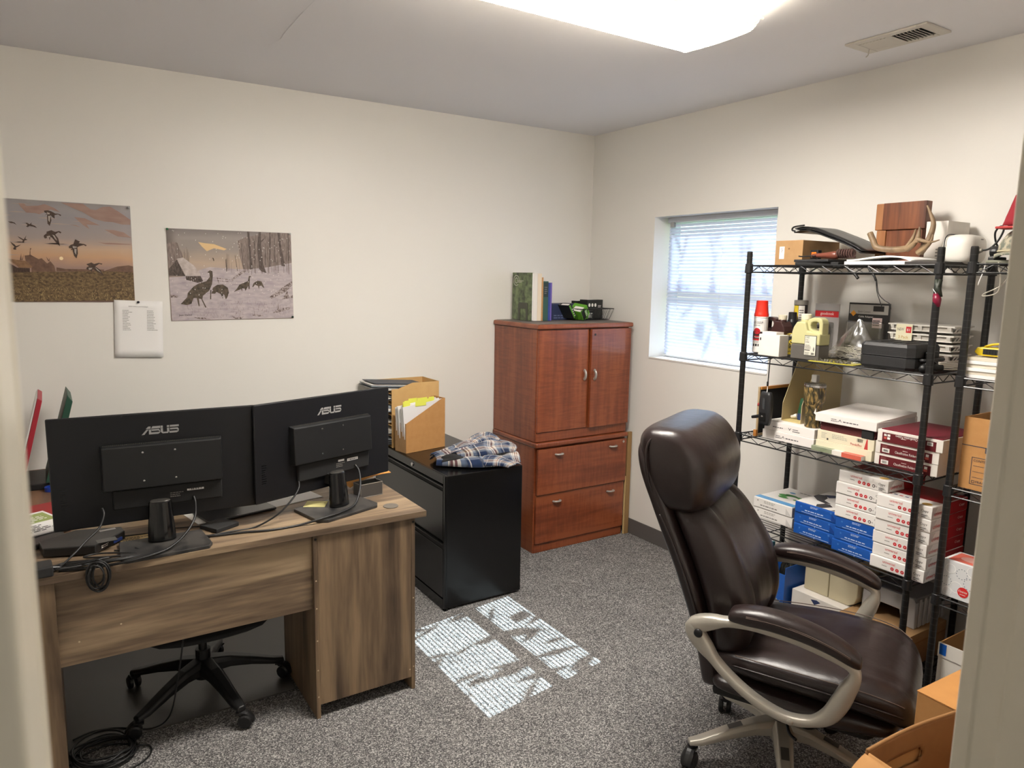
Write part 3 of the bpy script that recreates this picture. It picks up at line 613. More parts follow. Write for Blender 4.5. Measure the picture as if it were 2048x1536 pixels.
def monitor(name, label, cx, cy, yaw, zb, zt, neck, base, tilt, wd):
    """seen from behind: local +Y is the screen side, origin at the neck foot on the desk"""
    T = thing(name, label, 'monitor', (neck[0], neck[1], DT), yaw)
    c = Matrix.Rotation(-yaw, 3, 'Z') @ Vector((cx - neck[0], cy - neck[1], 0)); h = zt - zb; z0 = zb - DT
    w2 = wd / 2; X, Y = c.x, c.y
    yz = lambda z: Y + tilt * (z - z0)
    m = MB()
    m.add([(X - w2, Y, z0), (X + w2, Y, z0), (X + w2, Y + .012, z0), (X - w2, Y + .012, z0), (X - w2, Y + tilt * h, z0 + h), (X + w2, Y + tilt * h, z0 + h), (X + w2, Y + tilt * h + .012, z0 + h), (X - w2, Y + tilt * h + .012, z0 + h)],
          [(0, 3, 2, 1), (4, 5, 6, 7), (0, 1, 5, 4), (1, 2, 6, 5), (2, 3, 7, 6), (3, 0, 4, 7)])
    shell = m.build('back_cover', MBK, T, bevel=0.004)
    m = MB(); a_, b_ = z0 + .016, z0 + h - .006; ya, yb_ = yz(a_) + .0124, yz(b_) + .0124
    m.add([(X - w2 + .006, ya, a_), (X + w2 - .006, ya, a_), (X + w2 - .006, ya + .001, a_), (X - w2 + .006, ya + .001, a_), (X - w2 + .006, yb_, b_), (X + w2 - .006, yb_, b_), (X + w2 - .006, yb_ + .001, b_), (X - w2 + .006, yb_ + .001, b_)], [(0, 3, 2, 1), (4, 5, 6, 7), (0, 1, 5, 4), (1, 2, 6, 5), (2, 3, 7, 6), (3, 0, 4, 7)]); m.build('screen', BLACKG, T)
    # electronics hub
    hx0, hx1, hz0, hz1 = X - w2 + .145 * wd / .645 * 1.0, X + w2 - .115, z0 + .052, z0 + h * .735
    ys = lambda z, d: yz(z) - d
    zc = hz0 + .072
    def wedge(x0, x1, za, zbb, da, db, ins, nm, mt, par):
        vs = [(x0, yz(za) + .001, za), (x1, yz(za) + .001, za), (x1, yz(zbb) + .001, zbb), (x0, yz(zbb) + .001, zbb),
              (x0 + ins, ys(za, da), za + ins * .4), (x1 - ins, ys(za, da), za + ins * .4), (x1 - ins, ys(zbb, db), zbb - ins), (x0 + ins, ys(zbb, db), zbb - ins)]
        return MB().add(vs, [(0, 3, 2, 1), (4, 5, 6, 7), (0, 1, 5, 4), (1, 2, 6, 5), (2, 3, 7, 6), (3, 0, 4, 7)]).build(nm, mt, par, bevel=0.004)
    wedge(hx0, hx1, zc, hz1, .034, .026, .006, 'electronics_hub', MBK2, T)
    wedge(hx0 + .03, hx1 - .004, hz0, zc - .001, .012, .016, .002, 'port_bay', BLACKM, T)
    gr = MB()                                             # vent teeth along the top of the hub
    k = 64
    for i in range(k):
        x = hx0 + .012 + (hx1 - hx0 - .024) * i / (k - 1)
        gr.box((x - .0009, ys(hz1, .012), hz1 - .0055), (x + .0009, ys(hz1, .004), hz1 - .0008))
    stuff(gr.build('vent_teeth', mat('vent_teeth_grey', (70, 66, 60), 0.6), T))
    for sx in (-.05, .05):
        for sz in (.05, .15):
            MB().lathe([(.0035, 0.0), (.0035, -.002), (.001, -.0024)], (X + sx + .0, ys(zc + sz - .02, .0335), zc + sz - .02), 8, axis='Y').build('screw', CHROME, T)
    for i in range(9):                                    # side slots
        z = z0 + .075 + i * .0085
        MB().box((X - w2 + .026, yz(z) - .0006, z), (X - w2 + .043 + .004 * sin(i), yz(z) + .001, z + .0022)).build('speaker_slot', BLACKG, T)
    lg = MB(); zl = z0 + h * .80
    nrm = Vector((0, -1, -tilt)).normalized(); vv = Vector((0, tilt, 1)).normalized()
    asus(lg, (X - .058 + .01, yz(zl) - .0002, zl), (1, 0, 0), vv, .118, .028)
    flat(lg, 'maker_logo', LOGO, T)
    lb = MB(); zz = hz0 + .03
    yb = ys(zz, .0145)
    put_rect(lb, (X + .04, yb, zz + .018), (1, 0, 0), vv, .03, .008, 0, .001); put_rect(lb, (X + .085, yb, zz + .012), (1, 0, 0), vv, .055, .011, 0, .001)
    put_lines(lb, (X + .01 + .02, yb, zz - .004), (1, 0, 0), vv, .05, .02, 3, 1, .001, 5); put_lines(lb, (X + .085, yb, zz + .026), (1, 0, 0), vv, .055, .012, 2, 1, .001, 6)
    put_bars(lb, (X + .09, yb, zz + .014), (1, 0, 0), vv, .045, .006, 2, .0016)
    flat(lb, 'rating_label', [PAPER, GREYINK, INK], T)
    # stand
    nk = MB(); nk.tube([(0, 0, .012), (0, .004, .05), (0, .01, .125), (0, .012, .150)], [.045, .043, .0375, .036], 24, flat=(1.0, .60)); nk.build('neck', BLACKG, T, smooth=False, bevel=.004)
    MB().tube([(0, .012, .1502), (0, .012, .1535)], [.033, .030], 20, flat=(1.0, .60)).build('neck_cap', mat('cap_gloss', (60, 58, 55), .25), T)
    MB().box((-.03, .012, .10), (.03, Y + .006, .145)).build('tilt_hinge', BLACKM, T, bevel=.004)
    bl = [Matrix.Rotation(-yaw, 3, 'Z') @ Vector((p[0] - neck[0], p[1] - neck[1], 0)) for p in base]
    MB().prism([(p.x, p.y) for p in bl], 'Z', 0.0005, .0125).build('base_plate', mat('dusty_base', (30, 30, 31), .5, var=(14, (66, 63, 60), .12)), T, bevel=.002)
    return T
monitor('monitor', 'left black monitor seen from behind, its dusty base beside cables', 0.2955, 2.722, -0.042, 0.835, 1.2195, (0.288, 2.665),
        [(0.150, 2.535), (0.165, 2.522), (0.418, 2.533), (0.432, 2.56), (0.422, 2.715), (0.158, 2.715)], -.052, .645)
monitor('monitor', 'right black monitor seen from behind, angled towards the black filing cabinet', 0.915, 2.775, 0.317, 0.844, 1.222, (0.945, 2.728),
        [(0.79, 2.79), (0.775, 2.775), (0.813, 2.605), (0.85, 2.583), (1.08, 2.662), (1.092, 2.69), (1.045, 2.86)], -.013, .645)

# ------------------------------------------------------------------ things on the desk
def cable(name, label, pts, r=0.003, mt=None, n=6, cat='cable', grp=None):
    o = MB().tube(cr(pts, n), r, 7).build(name, mt or CABLE, smooth=True)
    return tag(o, label, cat, grp)
z = DT + 0.003
cable('power_cable', 'black power cable plugged into the left monitor, trailing over the router box', [(0.115, 2.708, .905), (0.118, 2.690, .885), (0.10, 2.665, .85), (0.06, 2.63, .825), (0.02, 2.585, .80), (-0.03, 2.558, .772), (-0.10, 2.55, .7665)], .0034)
cable('display_cable', 'black display cable from the left monitor curving down past its stand', [(0.40, 2.702, .905), (0.402, 2.682, .885), (0.39, 2.63, .85), (0.355, 2.585, .815), (0.30, 2.55, .785), (0.24, 2.523, .7785), (0.16, 2.517, .772), (0.10, 2.535, .7655), (0.03, 2.545, z), (-.02, 2.56, z)], .0042)
cable('power_cable', 'black power cable hanging from the right monitor to the desk', [(0.782, 2.728, .905), (0.775, 2.70, .88), (0.74, 2.675, .845), (0.68, 2.66, .80), (0.60, 2.665, z), (0.52, 2.66, z), (0.44, 2.655, z), (.412, 2.655, .7655)], .0034)
cable('display_cable', 'thick black cable from the right monitor sweeping across its stand base', [(1.04, 2.80, .915), (1.048, 2.775, .89), (1.03, 2.72, .84), (0.99, 2.67, .792), (0.92, 2.625, .783), (0.83, 2.592, .781), (0.74, 2.60, .7665), (0.64, 2.60, .7665), (0.55, 2.625, .7665), (0.46, 2.64, .7665), (0.418, 2.652, .7665)], .0045)
cable('data_cable', 'thin black cable lying on the desk behind the left monitor stand', [(0.18, 2.80, z), (0.25, 2.79, z), (0.33, 2.80, z), (0.41, 2.78, z), (0.47, 2.755, z), (0.55, 2.72, z)], .002)
# router-like box
B = thing('dock_box', 'flat black network box under the left end of the left monitor', 'box', (0.052, 2.752, DT + .0005), radians(8))
MB().prism([(-.118, -.03), (.02, -.10), (.13, -.005), (.13, .045), (0, .105), (-.118, .05)][0:6], 'Z', .004, .034).build('housing', mat('router_black', (26, 25, 25), .4, bump=(400, .05)), B, bevel=.003)
MB().box((.03, -.088, .0365 - .004), (.09, -.05, .0345)).build('port_strip', BLACKG, B)
MB().box((.06, .03, .0341), (.11, .045, .0348)).build('sticker', PAPER, B)
t = MB()
put_lines(t, (.04, -.083, .014), Vector((.11, .095, 0)).normalized(), (0, 0, 1), .05, .012, 2, 0, .0015, 3); flat(t, 'port_marks', WHITEINK, B)
for i in range(3): MB().box((.085 + i * .011, -.046 + i * .0095, .010), (.095 + i * .011, -.041 + i * .0095, .02)).build('port', mat('port_blue', (34, 56, 120), .4), B)
for x, y in ((-.09, -.02), (.1, 0), (0, .08)): MB().lathe([(.006, 0), (.006, .005)], (x, y, 0), 8).build('foot', BLACKM, B)
# tablet / laptop slab behind
B = thing('closed_laptop', 'closed dark laptop half hidden behind the left monitor', 'laptop', (-.12, 2.90, DT + .0005), radians(10))
MB().box((-.10, -.10, 0), (.12, .11, .018)).build('lid', mat('laptop_dark', (34, 33, 36), .35), B, bevel=.004)
MB().lathe([(.006, 0), (.0072, .006), (.004, .0095)], (.085, -.085, .018), 10).build('button', CHROME, B)
# wall-wart brick
B = thing('power_brick', 'black power adapter brick at the front left corner of the desk', 'adapter', (-.085, 2.555, DT + .0005), radians(4))
MB().box((-.055, -.032, 0), (.05, .038, .034)).build('housing', mat('brick_black', (36, 36, 37), .55), B, bevel=.005)
MB().cyl((.049, .0, .017), (.072, .004, .012), .006, .0045, 8).build('strain_relief', BLACK, B)
# coiled bundle hanging over the front edge
pts = []
for i in range(6):
    for k in range(10):
        a = 2 * pi * k / 10; rr_ = .82 + .075 * ((i * 2) % 5)
        pts.append((0.085 + .027 * rr_ * sin(a) + .004 * ((i * 3) % 5 - 2), 2.518 - .0048 * i + .003 * cos(a * 2), .750 + .046 * rr_ * cos(a) - .003 * ((i * 2) % 3)))
o = MB().tube(cr(pts, 3), .0028, 6).build('cable_bundle', CABLE, smooth=True); tag(o, 'coiled black cable bundle drooping over the front edge of the desk', 'cable')
cable('data_cable', 'black cable looping from the bundle back over the desk edge', [(0.09, 2.515, .797), (0.05, 2.53, .788), (-.01, 2.56, .775), (-.06, 2.60, z), (-.12, 2.63, z)], .003)
cable('data_cable', 'second black cable lying across the front left of the desk', [(0.22, 2.56, z), (0.20, 2.535, z), (0.14, 2.545, .772), (.06, 2.535, .771), (0.0, 2.55, .771), (-.05, 2.60, .768), (-.12, 2.68, z)], .0032)
cable('data_cable', 'black cable with shiny plug in front of the network box', [(0.10, 2.60, .768), (.05, 2.59, .772), (-.01, 2.585, .770), (-.06, 2.62, z), (-.14, 2.60, z)], .003)
cable('data_cable', 'black cable curving to the left monitor base', [(0.20, 2.63, .775), (0.215, 2.60, .770), (.19, 2.57, .7685), (.12, 2.565, .773), (.04, 2.56, .776), (-.03, 2.545, .776)], .0028)
cable('data_cable', 'black cable snaking in front of the network box past the brick', [(0.24, 2.60, z), (0.16, 2.60, .768), (.08, 2.575, .776), (.0, 2.60, .774), (-.05, 2.575, .772), (-.09, 2.62, z), (-.16, 2.64, z)], .0034)
cable('data_cable', 'black cable looped twice beside the network box', [(0.14, 2.655, .768), (0.19, 2.62, .770), (0.17, 2.585, .772), (0.10, 2.59, .776), (.05, 2.61, .779), (.09, 2.63, .776), (.16, 2.60, .775), (.20, 2.57, .772), (.13, 2.55, .775), (.02, 2.575, .778), (-.08, 2.58, .776)], .003)
cable('data_cable', 'black cable crossing under the bundle at the desk edge', [(-.02, 2.525, .7835), (.03, 2.53, .781), (.08, 2.54, .779), (.14, 2.53, .779), (.19, 2.545, .775), (.235, 2.59, z)], .0036)
# papers and small things
def slab(name, label, cat, cx, cy, z0, wx, wy, th, rz, mt, bev=0.0, nm='sheet'):
    T = thing(name, label, cat, (cx, cy, z0), radians(rz))
    MB().box((-wx / 2, -wy / 2, 0), (wx / 2, wy / 2, th)).build(nm, mt, T, bevel=bev)
    return T
T = slab('yellow_note_card', 'buff card of dark handwriting tucked behind the left monitor base', 'card', 0.213, 2.748, DT + .0005, .095, .09, .0008, 6, mat('buff_card', (200, 172, 122), .8))
t = MB(); put_lines(t, (-.042, -.035, .0008), (1, 0, 0), (0, 1, 0), .085, .07, 6, 0, .0005, 8); flat(t, 'handwriting', INK, T)
T = slab('dock_box', 'small square black hub box between the two monitors', 'box', .488, 2.735, DT + .0005, .10, .095, .016, 28, BLACKM, .003, 'housing')
slab('loose_paper', 'white paper sheets lying under the right monitor', 'paper', .66, 2.955, DT + .0005, .52, .20, .002, 12, PAPER)
T = slab('dark_tablet', 'thin dark tablet lying on the papers between the monitors', 'tablet', .575, 2.885, DT + .003, .27, .16, .009, 12, mat('tablet_black', (24, 24, 25), .3), .003, 'body')
MB().lathe([(.004, 0), (.004, .0006)], (-.02, -.07, .009), 10).build('button', mat('tablet_mark', (120, 120, 120), .4), T)
T = slab('sticky_note', 'pale yellow sticky note under the right monitor stand', 'note', .868, 2.79, DT + .0132, .085, .076, .0006, -30, mat('sticky_yellow', (214, 206, 140), .8))
T = thing('manila_envelope', 'orange envelope leaning behind the right monitor stand', 'envelope', (1.135, 2.965, DT + .001), radians(17))
MB().grid(lambda i, j: ((i - .5) * .235, (j - .5) * .13 + .012 * i, .046 + .030 * j + .012 * sin(i * 2.6) - .030 * max(0, .35 - i)), 11, 7).build('paper', mat('manila_orange', (222, 158, 80), .75, var=(20, (206, 142, 68), .3)), T, smooth=True, solid=.003)
T = thing('mesh_tray', 'small dark mesh holder with pale rims beside the right monitor stand', 'tray', (1.112, 2.842, DT + .0005), radians(8))
MSH = clear_film('mesh_screen', (70, 70, 70), .5, .8)
hx_, hy_, hz_ = .052, .030, .058
MB().box((-hx_, -hy_, 0), (hx_, hy_, .002)).build('tray_floor', MSH, T)
for lo, hi in (((-hx_, -hy_, .002), (-hx_ + .0015, hy_, hz_)), ((hx_ - .0015, -hy_, .002), (hx_, hy_, hz_)), ((-hx_ + .0015, -hy_, .002), (hx_ - .0015, -hy_ + .0015, hz_)), ((-hx_ + .0015, hy_ - .0015, .002), (hx_ - .0015, hy_, hz_))):
    MB().box(lo, hi).build('tray_side', MSH, T)
t = MB(); RM = mat('mesh_rim', (124, 118, 110), .4)
for z_ in (.0015, hz_): t.tube([(-hx_, -hy_, z_), (hx_, -hy_, z_), (hx_, hy_, z_), (-hx_, hy_, z_)], .0018, 6, closed=True)
for x in (-hx_, hx_):
    for y_ in (-hy_, hy_): t.tube([(x, y_, 0), (x, y_, hz_)], .0018, 6)
t.build('wire_rim', RM, T)
T = slab('magazine', 'flyer printed green and white at the left end of the desk', 'magazine', -.10, 3.03, DT + .02, .20, .26, .004, 24, PAPER)
t = MB(); put_rect(t, (-.09, -.0, .004), (1, 0, 0), (0, 1, 0), .18, .11, 0, .0004); put_lines(t, (-.08, -.10, .004), (1, 0, 0), (0, 1, 0), .15, .08, 5, 1, .0006, 3); put_lines(t, (-.08, .01, .004), (1, 0, 0), (0, 1, 0), .16, .09, 5, 2, .0007, 4)
flat(t, 'printed_blocks', [mat('flyer_green', (150, 164, 96), .6), INK, PAPER], T)
slab('booklet', 'dark red booklet beneath the green and white flyer', 'booklet', -.10, 3.14, DT + .0005, .24, .30, .019, 16, mat('booklet_red', (150, 38, 40), .5), .002, 'cover')
T = thing('file_folder', 'red folder standing upright on the return desk against the wall', 'folder', (-.105, 3.70, DT + .03), radians(0))
def leaf(w_, h_, lean, th=.004, dz=0): return [(0, dz), (w_ * .0 + lean, h_), (w_ * .0 + lean + .016, h_ - .012), (.016, dz)]
FRD = mat('folder_red', (158, 34, 48), .5); FGR = mat('folder_green', (28, 68, 52), .5)
MB().prism([(-.045, .0), (.050, .372), (.066, .36), (-.025, .0)], 'Y', -.14, .14).build('cover', FRD, T, bevel=.002)
MB().prism([(-.05, .004), (.043, .365), (.0495, .372), (-.0455, .0)], 'Y', -.135, .135).build('paper_block', PAPER, T)
T = thing('file_folder', 'dark green folder leaning upright beside the red one', 'folder', (.0, 3.72, DT + .03), radians(0))
MB().prism([(-.05, .0), (.052, .375), (.070, .345), (-.02, .0)], 'Y', -.14, .14).build('cover', FGR, T, bevel=.002)
T = thing('folder_rack', 'black wire rack holding the red and green folders', 'rack', (-.05, 3.72, DT + .0005))
t = MB().box((-.12, -.13, 0), (.12, .13, .028)); t.build('base', BLACK, T, bevel=.004)
for x in (-.118, .098): MB().tube([(x, -.1, .028), (x + .012, -.1, .14), (x + .012, .1, .14), (x, .1, .028)], .003, 6).build('divider', BLACK, T)
MB().lathe([(.026, 0), (.026, .016), (.02, .018)], (.045, -.17, 0), 18).build('tape_roll', mat('blue_tape', (30, 60, 150), .5), None) if 0 else None
T = thing('tape_roll', 'small blue tape roll at the foot of the green folder', 'tape', (-.03, 3.56, DT + .0005))
MB().lathe([(.017, 0), (.026, 0), (.026, .018), (.017, .018), (.017, 0)], (0, 0, 0), 20).build('tape', mat('blue_tape', (28, 62, 158), .4), T, smooth=False)

# ------------------------------------------------------------------ chair mat, black task chair, floor cables
MATM = mat('vinyl_chair_mat', (62, 58, 54), .38, bump=(240, .05))
T = thing('chair_mat', 'grey vinyl chair mat on the carpet under the desk', 'mat', (.34, 3.36, .0005))
MB().prism([(-.43, -.575), (.43, -.575), (.43, -.36), (.80, -.36), (.80, .575), (-.43, .575)], 'Z', 0, .005).build('sheet', MATM, T, bevel=.002)
def star_base(T, cx, cy, a0, r, zt, hub_z, mt, mt2, wheel, rc=.026):
    """five tapering legs with twin-wheel casters"""
    MB().lathe([(.036, hub_z - .045), (.042, hub_z - .02), (.04, hub_z + .01), (.03, hub_z + .02)], (cx, cy, 0), 20).build('hub', mt, T, smooth=False, bevel=.003)
    for k in range(5):
        a = a0 + k * 2 * pi / 5; d = Vector((cos(a), sin(a), 0)); s = Vector((-sin(a), cos(a), 0)); C = Vector((cx, cy, 0)); m = MB()
        sec = [(.02, hub_z + .008, .036, .030), (.10, hub_z + .004, .031, .022), (r * .6, (hub_z + zt) / 2 + .008, .027, .017), (r * .9, zt + .003, .023, .013), (r + .012, zt - .004, .016, .009)]
        rings = []
        for q, zz, hw, hh in sec:
            rings.append([C + d * q + s * (hw * cx_) + Vector((0, 0, zz + hh * cz_)) for cx_, cz_ in ((-1, -.9), (-1, .3), (-.62, 1), (.62, 1), (1, .3), (1, -.9))])
        o = len(m.v)
        m.v += [tuple(p) for rg in rings for p in rg]
        for i in range(len(rings) - 1):
            for j in range(6): m.f.append((i * 6 + j, i * 6 + (j + 1) % 6, (i + 1) * 6 + (j + 1) % 6, (i + 1) * 6 + j)); m.m.append(0)
        m.f += [tuple(range(5, -1, -1)), tuple(len(rings) * 6 - 6 + j for j in range(6))]; m.m += [0, 0]
        m.build('leg', mt, T, bevel=.004)
        if mt2:
            ins = MB(); zz = lambda q: hub_z + .04 - (hub_z + .04 - zt - .016) * q / r
            ins.add([C + d * q + s * hw + Vector((0, 0, z_)) for q, hw, z_ in ((.09, -.014, hub_z + .0275), (.09, .014, hub_z + .0275), (.19, .013, (hub_z + zt) / 2 + .0262), (.19, -.013, (hub_z + zt) / 2 + .0262))], [(0, 1, 2, 3)])
            ins.build('leg_inlay', mt2, T)
        # caster
        ca = a + (.9 if k % 2 else -.7); cd_ = Vector((cos(ca), sin(ca), 0)); cs = Vector((-sin(ca), cos(ca), 0)); p = C + d * r
        q = p + cd_ * .016
        K = MB().tube([p + Vector((0, 0, zt - .006)), p + Vector((0, 0, rc * 2 - .004))], [.012, .014], 12)
        K.tube(cr([p + Vector((0, 0, rc * 2 + .004)) - cd_ * .016, q + Vector((0, 0, rc * 2 + .005)), q + cd_ * rc * .9 + Vector((0, 0, rc * 1.35)), q + cd_ * (rc + .003) + Vector((0, 0, rc * .8))], 4), [.012] * 13, 8, flat=(.5, 1.6))
        K = K.build('caster', wheel, T, smooth=False)
        for sg in (-1, 1):
            wv = MB(); c0 = q + cs * (sg * .006) + Vector((0, 0, rc)); c1 = q + cs * (sg * .024) + Vector((0, 0, rc))
            ax = (c1 - c0).normalized()
            wv.tube([c0, c0 + ax * .002, c0 + ax * .013, c1], [rc * .9, rc, rc, rc * .78], 20)
            wv.build('wheel', wheel, K)
    return T
TC = thing('task_chair', 'black task chair tucked under the desk on the grey mat', 'chair', (.44, 2.93, .006))
BP = mat('chair_nylon', (20, 20, 21), .45)
star_base(TC, 0, 0, radians(213), .30, .078, .125, BP, None, BP)
MB().tube([(0, 0, .09), (0, 0, .20), (0, 0, .2001), (0, 0, .33)], [.028, .028, .016, .016], 16).build('gas_lift', BP, TC)
MB().box((-.07, -.12, .30), (.09, .08, .352)).build('tilt_mechanism', BP, TC, bevel=.01)
def pad(i, j, w=.25, dp=.27, z0=.352, th=.075):
    a = 2 * pi * j; q = sin(pi * i) ** .35; zz = z0 + th * i
    k = 1 / (abs(cos(a)) ** 4 + abs(sin(a)) ** 4) ** .25
    return (w * q * cos(a) * k, dp * q * sin(a) * k, zz - .03 * max(0, -sin(a)) * q)
MB().grid(lambda i, j: pad(.02 + .96 * i, j), 9, 28, cv=True, caps=True).build('seat', mat('mesh_fabric_black', (22, 22, 23), .85, bump=(400, .3)), TC, smooth=True)
MB().tube(cr([(.02, .08, .33), (0, .27, .34), (0, .31, .50), (0, .30, .70)], 5), .02, 8, flat=(.6, 1.4)).build('back_support', BP, TC, smooth=True)
MB().grid(lambda i, j: ((i - .5) * .42 * (1 - .15 * (2 * j - 1) ** 2), .275 - .06 * (2 * i - 1) ** 2 + .03 * j, .60 + .40 * j), 11, 9).build('backrest', mat('mesh_fabric_black', (0, 0, 0)), TC, smooth=True, solid=.02)
pts = []; rr = random.Random(9)
for i in range(9):
    ph = rr.uniform(-.4, .4); ax_, ay_ = .098 + rr.uniform(-.02, .01), .085 + rr.uniform(-.02, .025); cx_, cy_ = .072 + rr.uniform(-.012, .012), 2.725 + rr.uniform(-.025, .025)
    for k in range(9):
        a = 2 * pi * k / 9; pts.append((cx_ + ax_ * cos(a + .25) + .02 * sin(a), cy_ + ay_ * sin(a + .25) - .05 * cos(a) * .6, .0035 + .0045 * i * .7 + .005 * abs(sin(a * 1.5 + ph))))
pts += [(.20, 2.70, .008), (.215, 2.66, .004), (.18, 2.61, .004), (.10, 2.585, .004), (.02, 2.57, .004)]
o = MB().tube(cr(pts, 4), .0034, 6).build('cable_coil', CABLE, smooth=True); tag(o, 'big loose coil of black cable on the floor at the left desk leg', 'cable')
cable('floor_cable', 'black cable dropping behind the desk panel and running to the floor coil', [(.345, 2.60, .55), (.33, 2.625, .40), (.315, 2.70, .22), (.29, 2.76, .06), (.23, 2.79, .0095), (.12, 2.86, .0095), (.04, 2.88, .0095), (-.02, 2.86, .0095)], .003)

# ------------------------------------------------------------------ black lateral file and cherry storage cabinet
F = thing('filing_cabinet', 'black steel two drawer lateral filing cabinet with a plaid shirt on top', 'filing cabinet', (1.845, 3.545, 0))
hx, hy, hz = .232, .452, .711
m = MB(); m.box((-hx + .012, -hy, .012), (hx, hy, hz)); m.build('carcass', STEELB, F, bevel=.004)
MB().box((-hx, -hy, 0), (-hx + .0118, -hy + .016, hz)).build('front_stile', STEELB, F, bevel=.002)
MB().box((-hx, hy - .016, 0), (-hx + .0118, hy, hz)).build('front_stile', STEELB, F, bevel=.002)
MB().box((-hx, -hy + .0165, 0), (-hx + .0118, hy - .0165, .058)).build('plinth', STEELB, F, bevel=.002)
MB().box((-hx, -hy + .0165, hz - .044), (-hx + .0118, hy - .0165, hz)).build('top_rail', STEELB, F, bevel=.003)
for z0, z1 in ((.066, .352), (.374, .656)):
    d = MB().box((-hx - .001, -hy + .019, z0), (-hx + .0115, hy - .019, z1 - .026)).build('drawer', STEELB, F, bevel=.002)
    MB().box((-hx + .004, -hy + .019, z1 - .0255), (-hx + .0115, hy - .019, z1)).build('handle_recess', BLACKM, d)
    MB().box((-hx - .001, -hy + .019, z1 - .007), (-hx + .004, hy - .019, z1)).build('handle_lip', STEELB, d, bevel=.0015)
MB().lathe([(.011, 0), (.011, -.003), (.009, -.006), (.001, -.0062)], (-hx, -.075, hz - .022), 18, axis='X').build('lock', CHROME, F, smooth=False)
MB().box((-hx, -hy, 0), (-hx + .02, -hy + .02, .011)).build('foot', BLACK, F)

C = thing('storage_cabinet', 'tall cherry cabinet in the corner, two doors above two lateral drawers', 'cabinet', (2.80, 3.745, 0))
cx0, cx1, cy0, cy1 = -.358, .365, -.245, .25
def cb(lo, hi, nm, mt=CHERZ, par=C, bev=.002, **k): return MB().box(lo, hi).build(nm, mt, par, bevel=bev, **k)
cb((cx0, cy0 + .012, 0), (cx1, cy1, .672), 'lower_carcass')
cb((cx0 + .004, cy0 + .006, .001), (cx1 - .004, cy0 + .0118, .056), 'plinth', CHERX)
def drawer(z0, z1, out, dz):
    d = cb((cx0 + .008, cy0 - .006 - out, z0), (cx1 - .006, cy0 + .0115 - out, z1), 'drawer', CHERX)
    if out: cb((cx0 + .03, cy0 + .0117 - out, z0 + .02), (cx1 - .03, cy0 + .0117, z1 - .02), 'drawer_box', CHERX, d)
    for hx_ in (-.195, .24):
        h = MB().tube(cr([(hx_ - .026, cy0 - .007 - out, dz), (hx_ - .018, cy0 - .022 - out, dz), (hx_, cy0 - .027 - out, dz), (hx_ + .018, cy0 - .022 - out, dz), (hx_ + .026, cy0 - .007 - out, dz)], 4), .006, 8, flat=(.9, 1.5)).build('handle', SATIN, d, smooth=True)
    return d
drawer(.062, .372, .0, .322); drawer(.378, .662, .012, .625)
MB().lathe([(.008, 0), (.008, -.003), (.001, -.0035)], (.33, cy0 - .019, .645), 14, axis='Y').build('lock', SATIN, C)
cb((cx0 - .008, cy0 - .02, .674), (cx1 + .006, cy1, .704), 'lower_top', CHERX, C, .010, segs=4)
cb((cx0, cy0 + .012, .7065), (cx1, cy1, 1.392), 'upper_carcass')
cb((cx0 + .002, cy0 + .002, .708), (cx1 - .002, cy0 + .0118, .765), 'upper_plinth', CHERX)
for (a, c_, lk, hx_, ang) in ((cx0 + .004, .022, 0, -.004, 0), (.028, cx1 - .002, 1, .052, radians(2.4))):
    wdt = c_ - a
    if ang: org = (cx1 - .002, cy0 - .006, 0); ms = MB().box((-wdt, -.009, .768), (0, .009, 1.388))
    else: org = (cx0 + .004, cy0 + .002, 0); ms = MB().box((0, -.009, .768), (wdt, .009, 1.388))
    d = ms.build('door', CHERZ, C, bevel=.002); d.location = org; d.rotation_euler = (0, 0, ang)
    x = (-wdt + .026) if ang else (wdt - .03)
    MB().tube(cr([(x, -.0095, 1.076), (x, -.022, 1.085), (x, -.028, 1.105), (x, -.022, 1.125), (x, -.0095, 1.134)], 4), .007, 8, flat=(1.4, .9)).build('handle', SATIN, d, smooth=True)
    if lk: MB().lathe([(.007, 0), (.007, -.002)], (x + .0, -.009, 1.355), 12, axis='Y').build('keyhole', BLACKM, d)
cb((cx0 - .012, cy0 - .022, 1.394), (cx1 + .012, cy1 + .002, 1.424), 'upper_top', CHERX, C, .011, segs=4)
cb((cx0 + .008, cy0 + .0, 1.4243), (cx1 - .008, cy1 - .01, 1.4253), 'dust_layer', mat('cabinet_top_dusty', (92, 84, 80), .6, var=(9, (120, 112, 108), .25)))
FB = thing('filler_board', 'thin tan board standing between the cherry cabinet and the wall', 'board', (3.20, 3.56, 0))
MB().box((-.022, -.07, .0), (.012, -.055, .70)).build('board', mat('tan_mdf', (148, 116, 74), .7), FB, bevel=.001)
MB().box((-.031, -.066, .002), (-.0225, -.058, .40)).build('edge_strip', mat('pale_edge', (196, 168, 118), .7), FB)

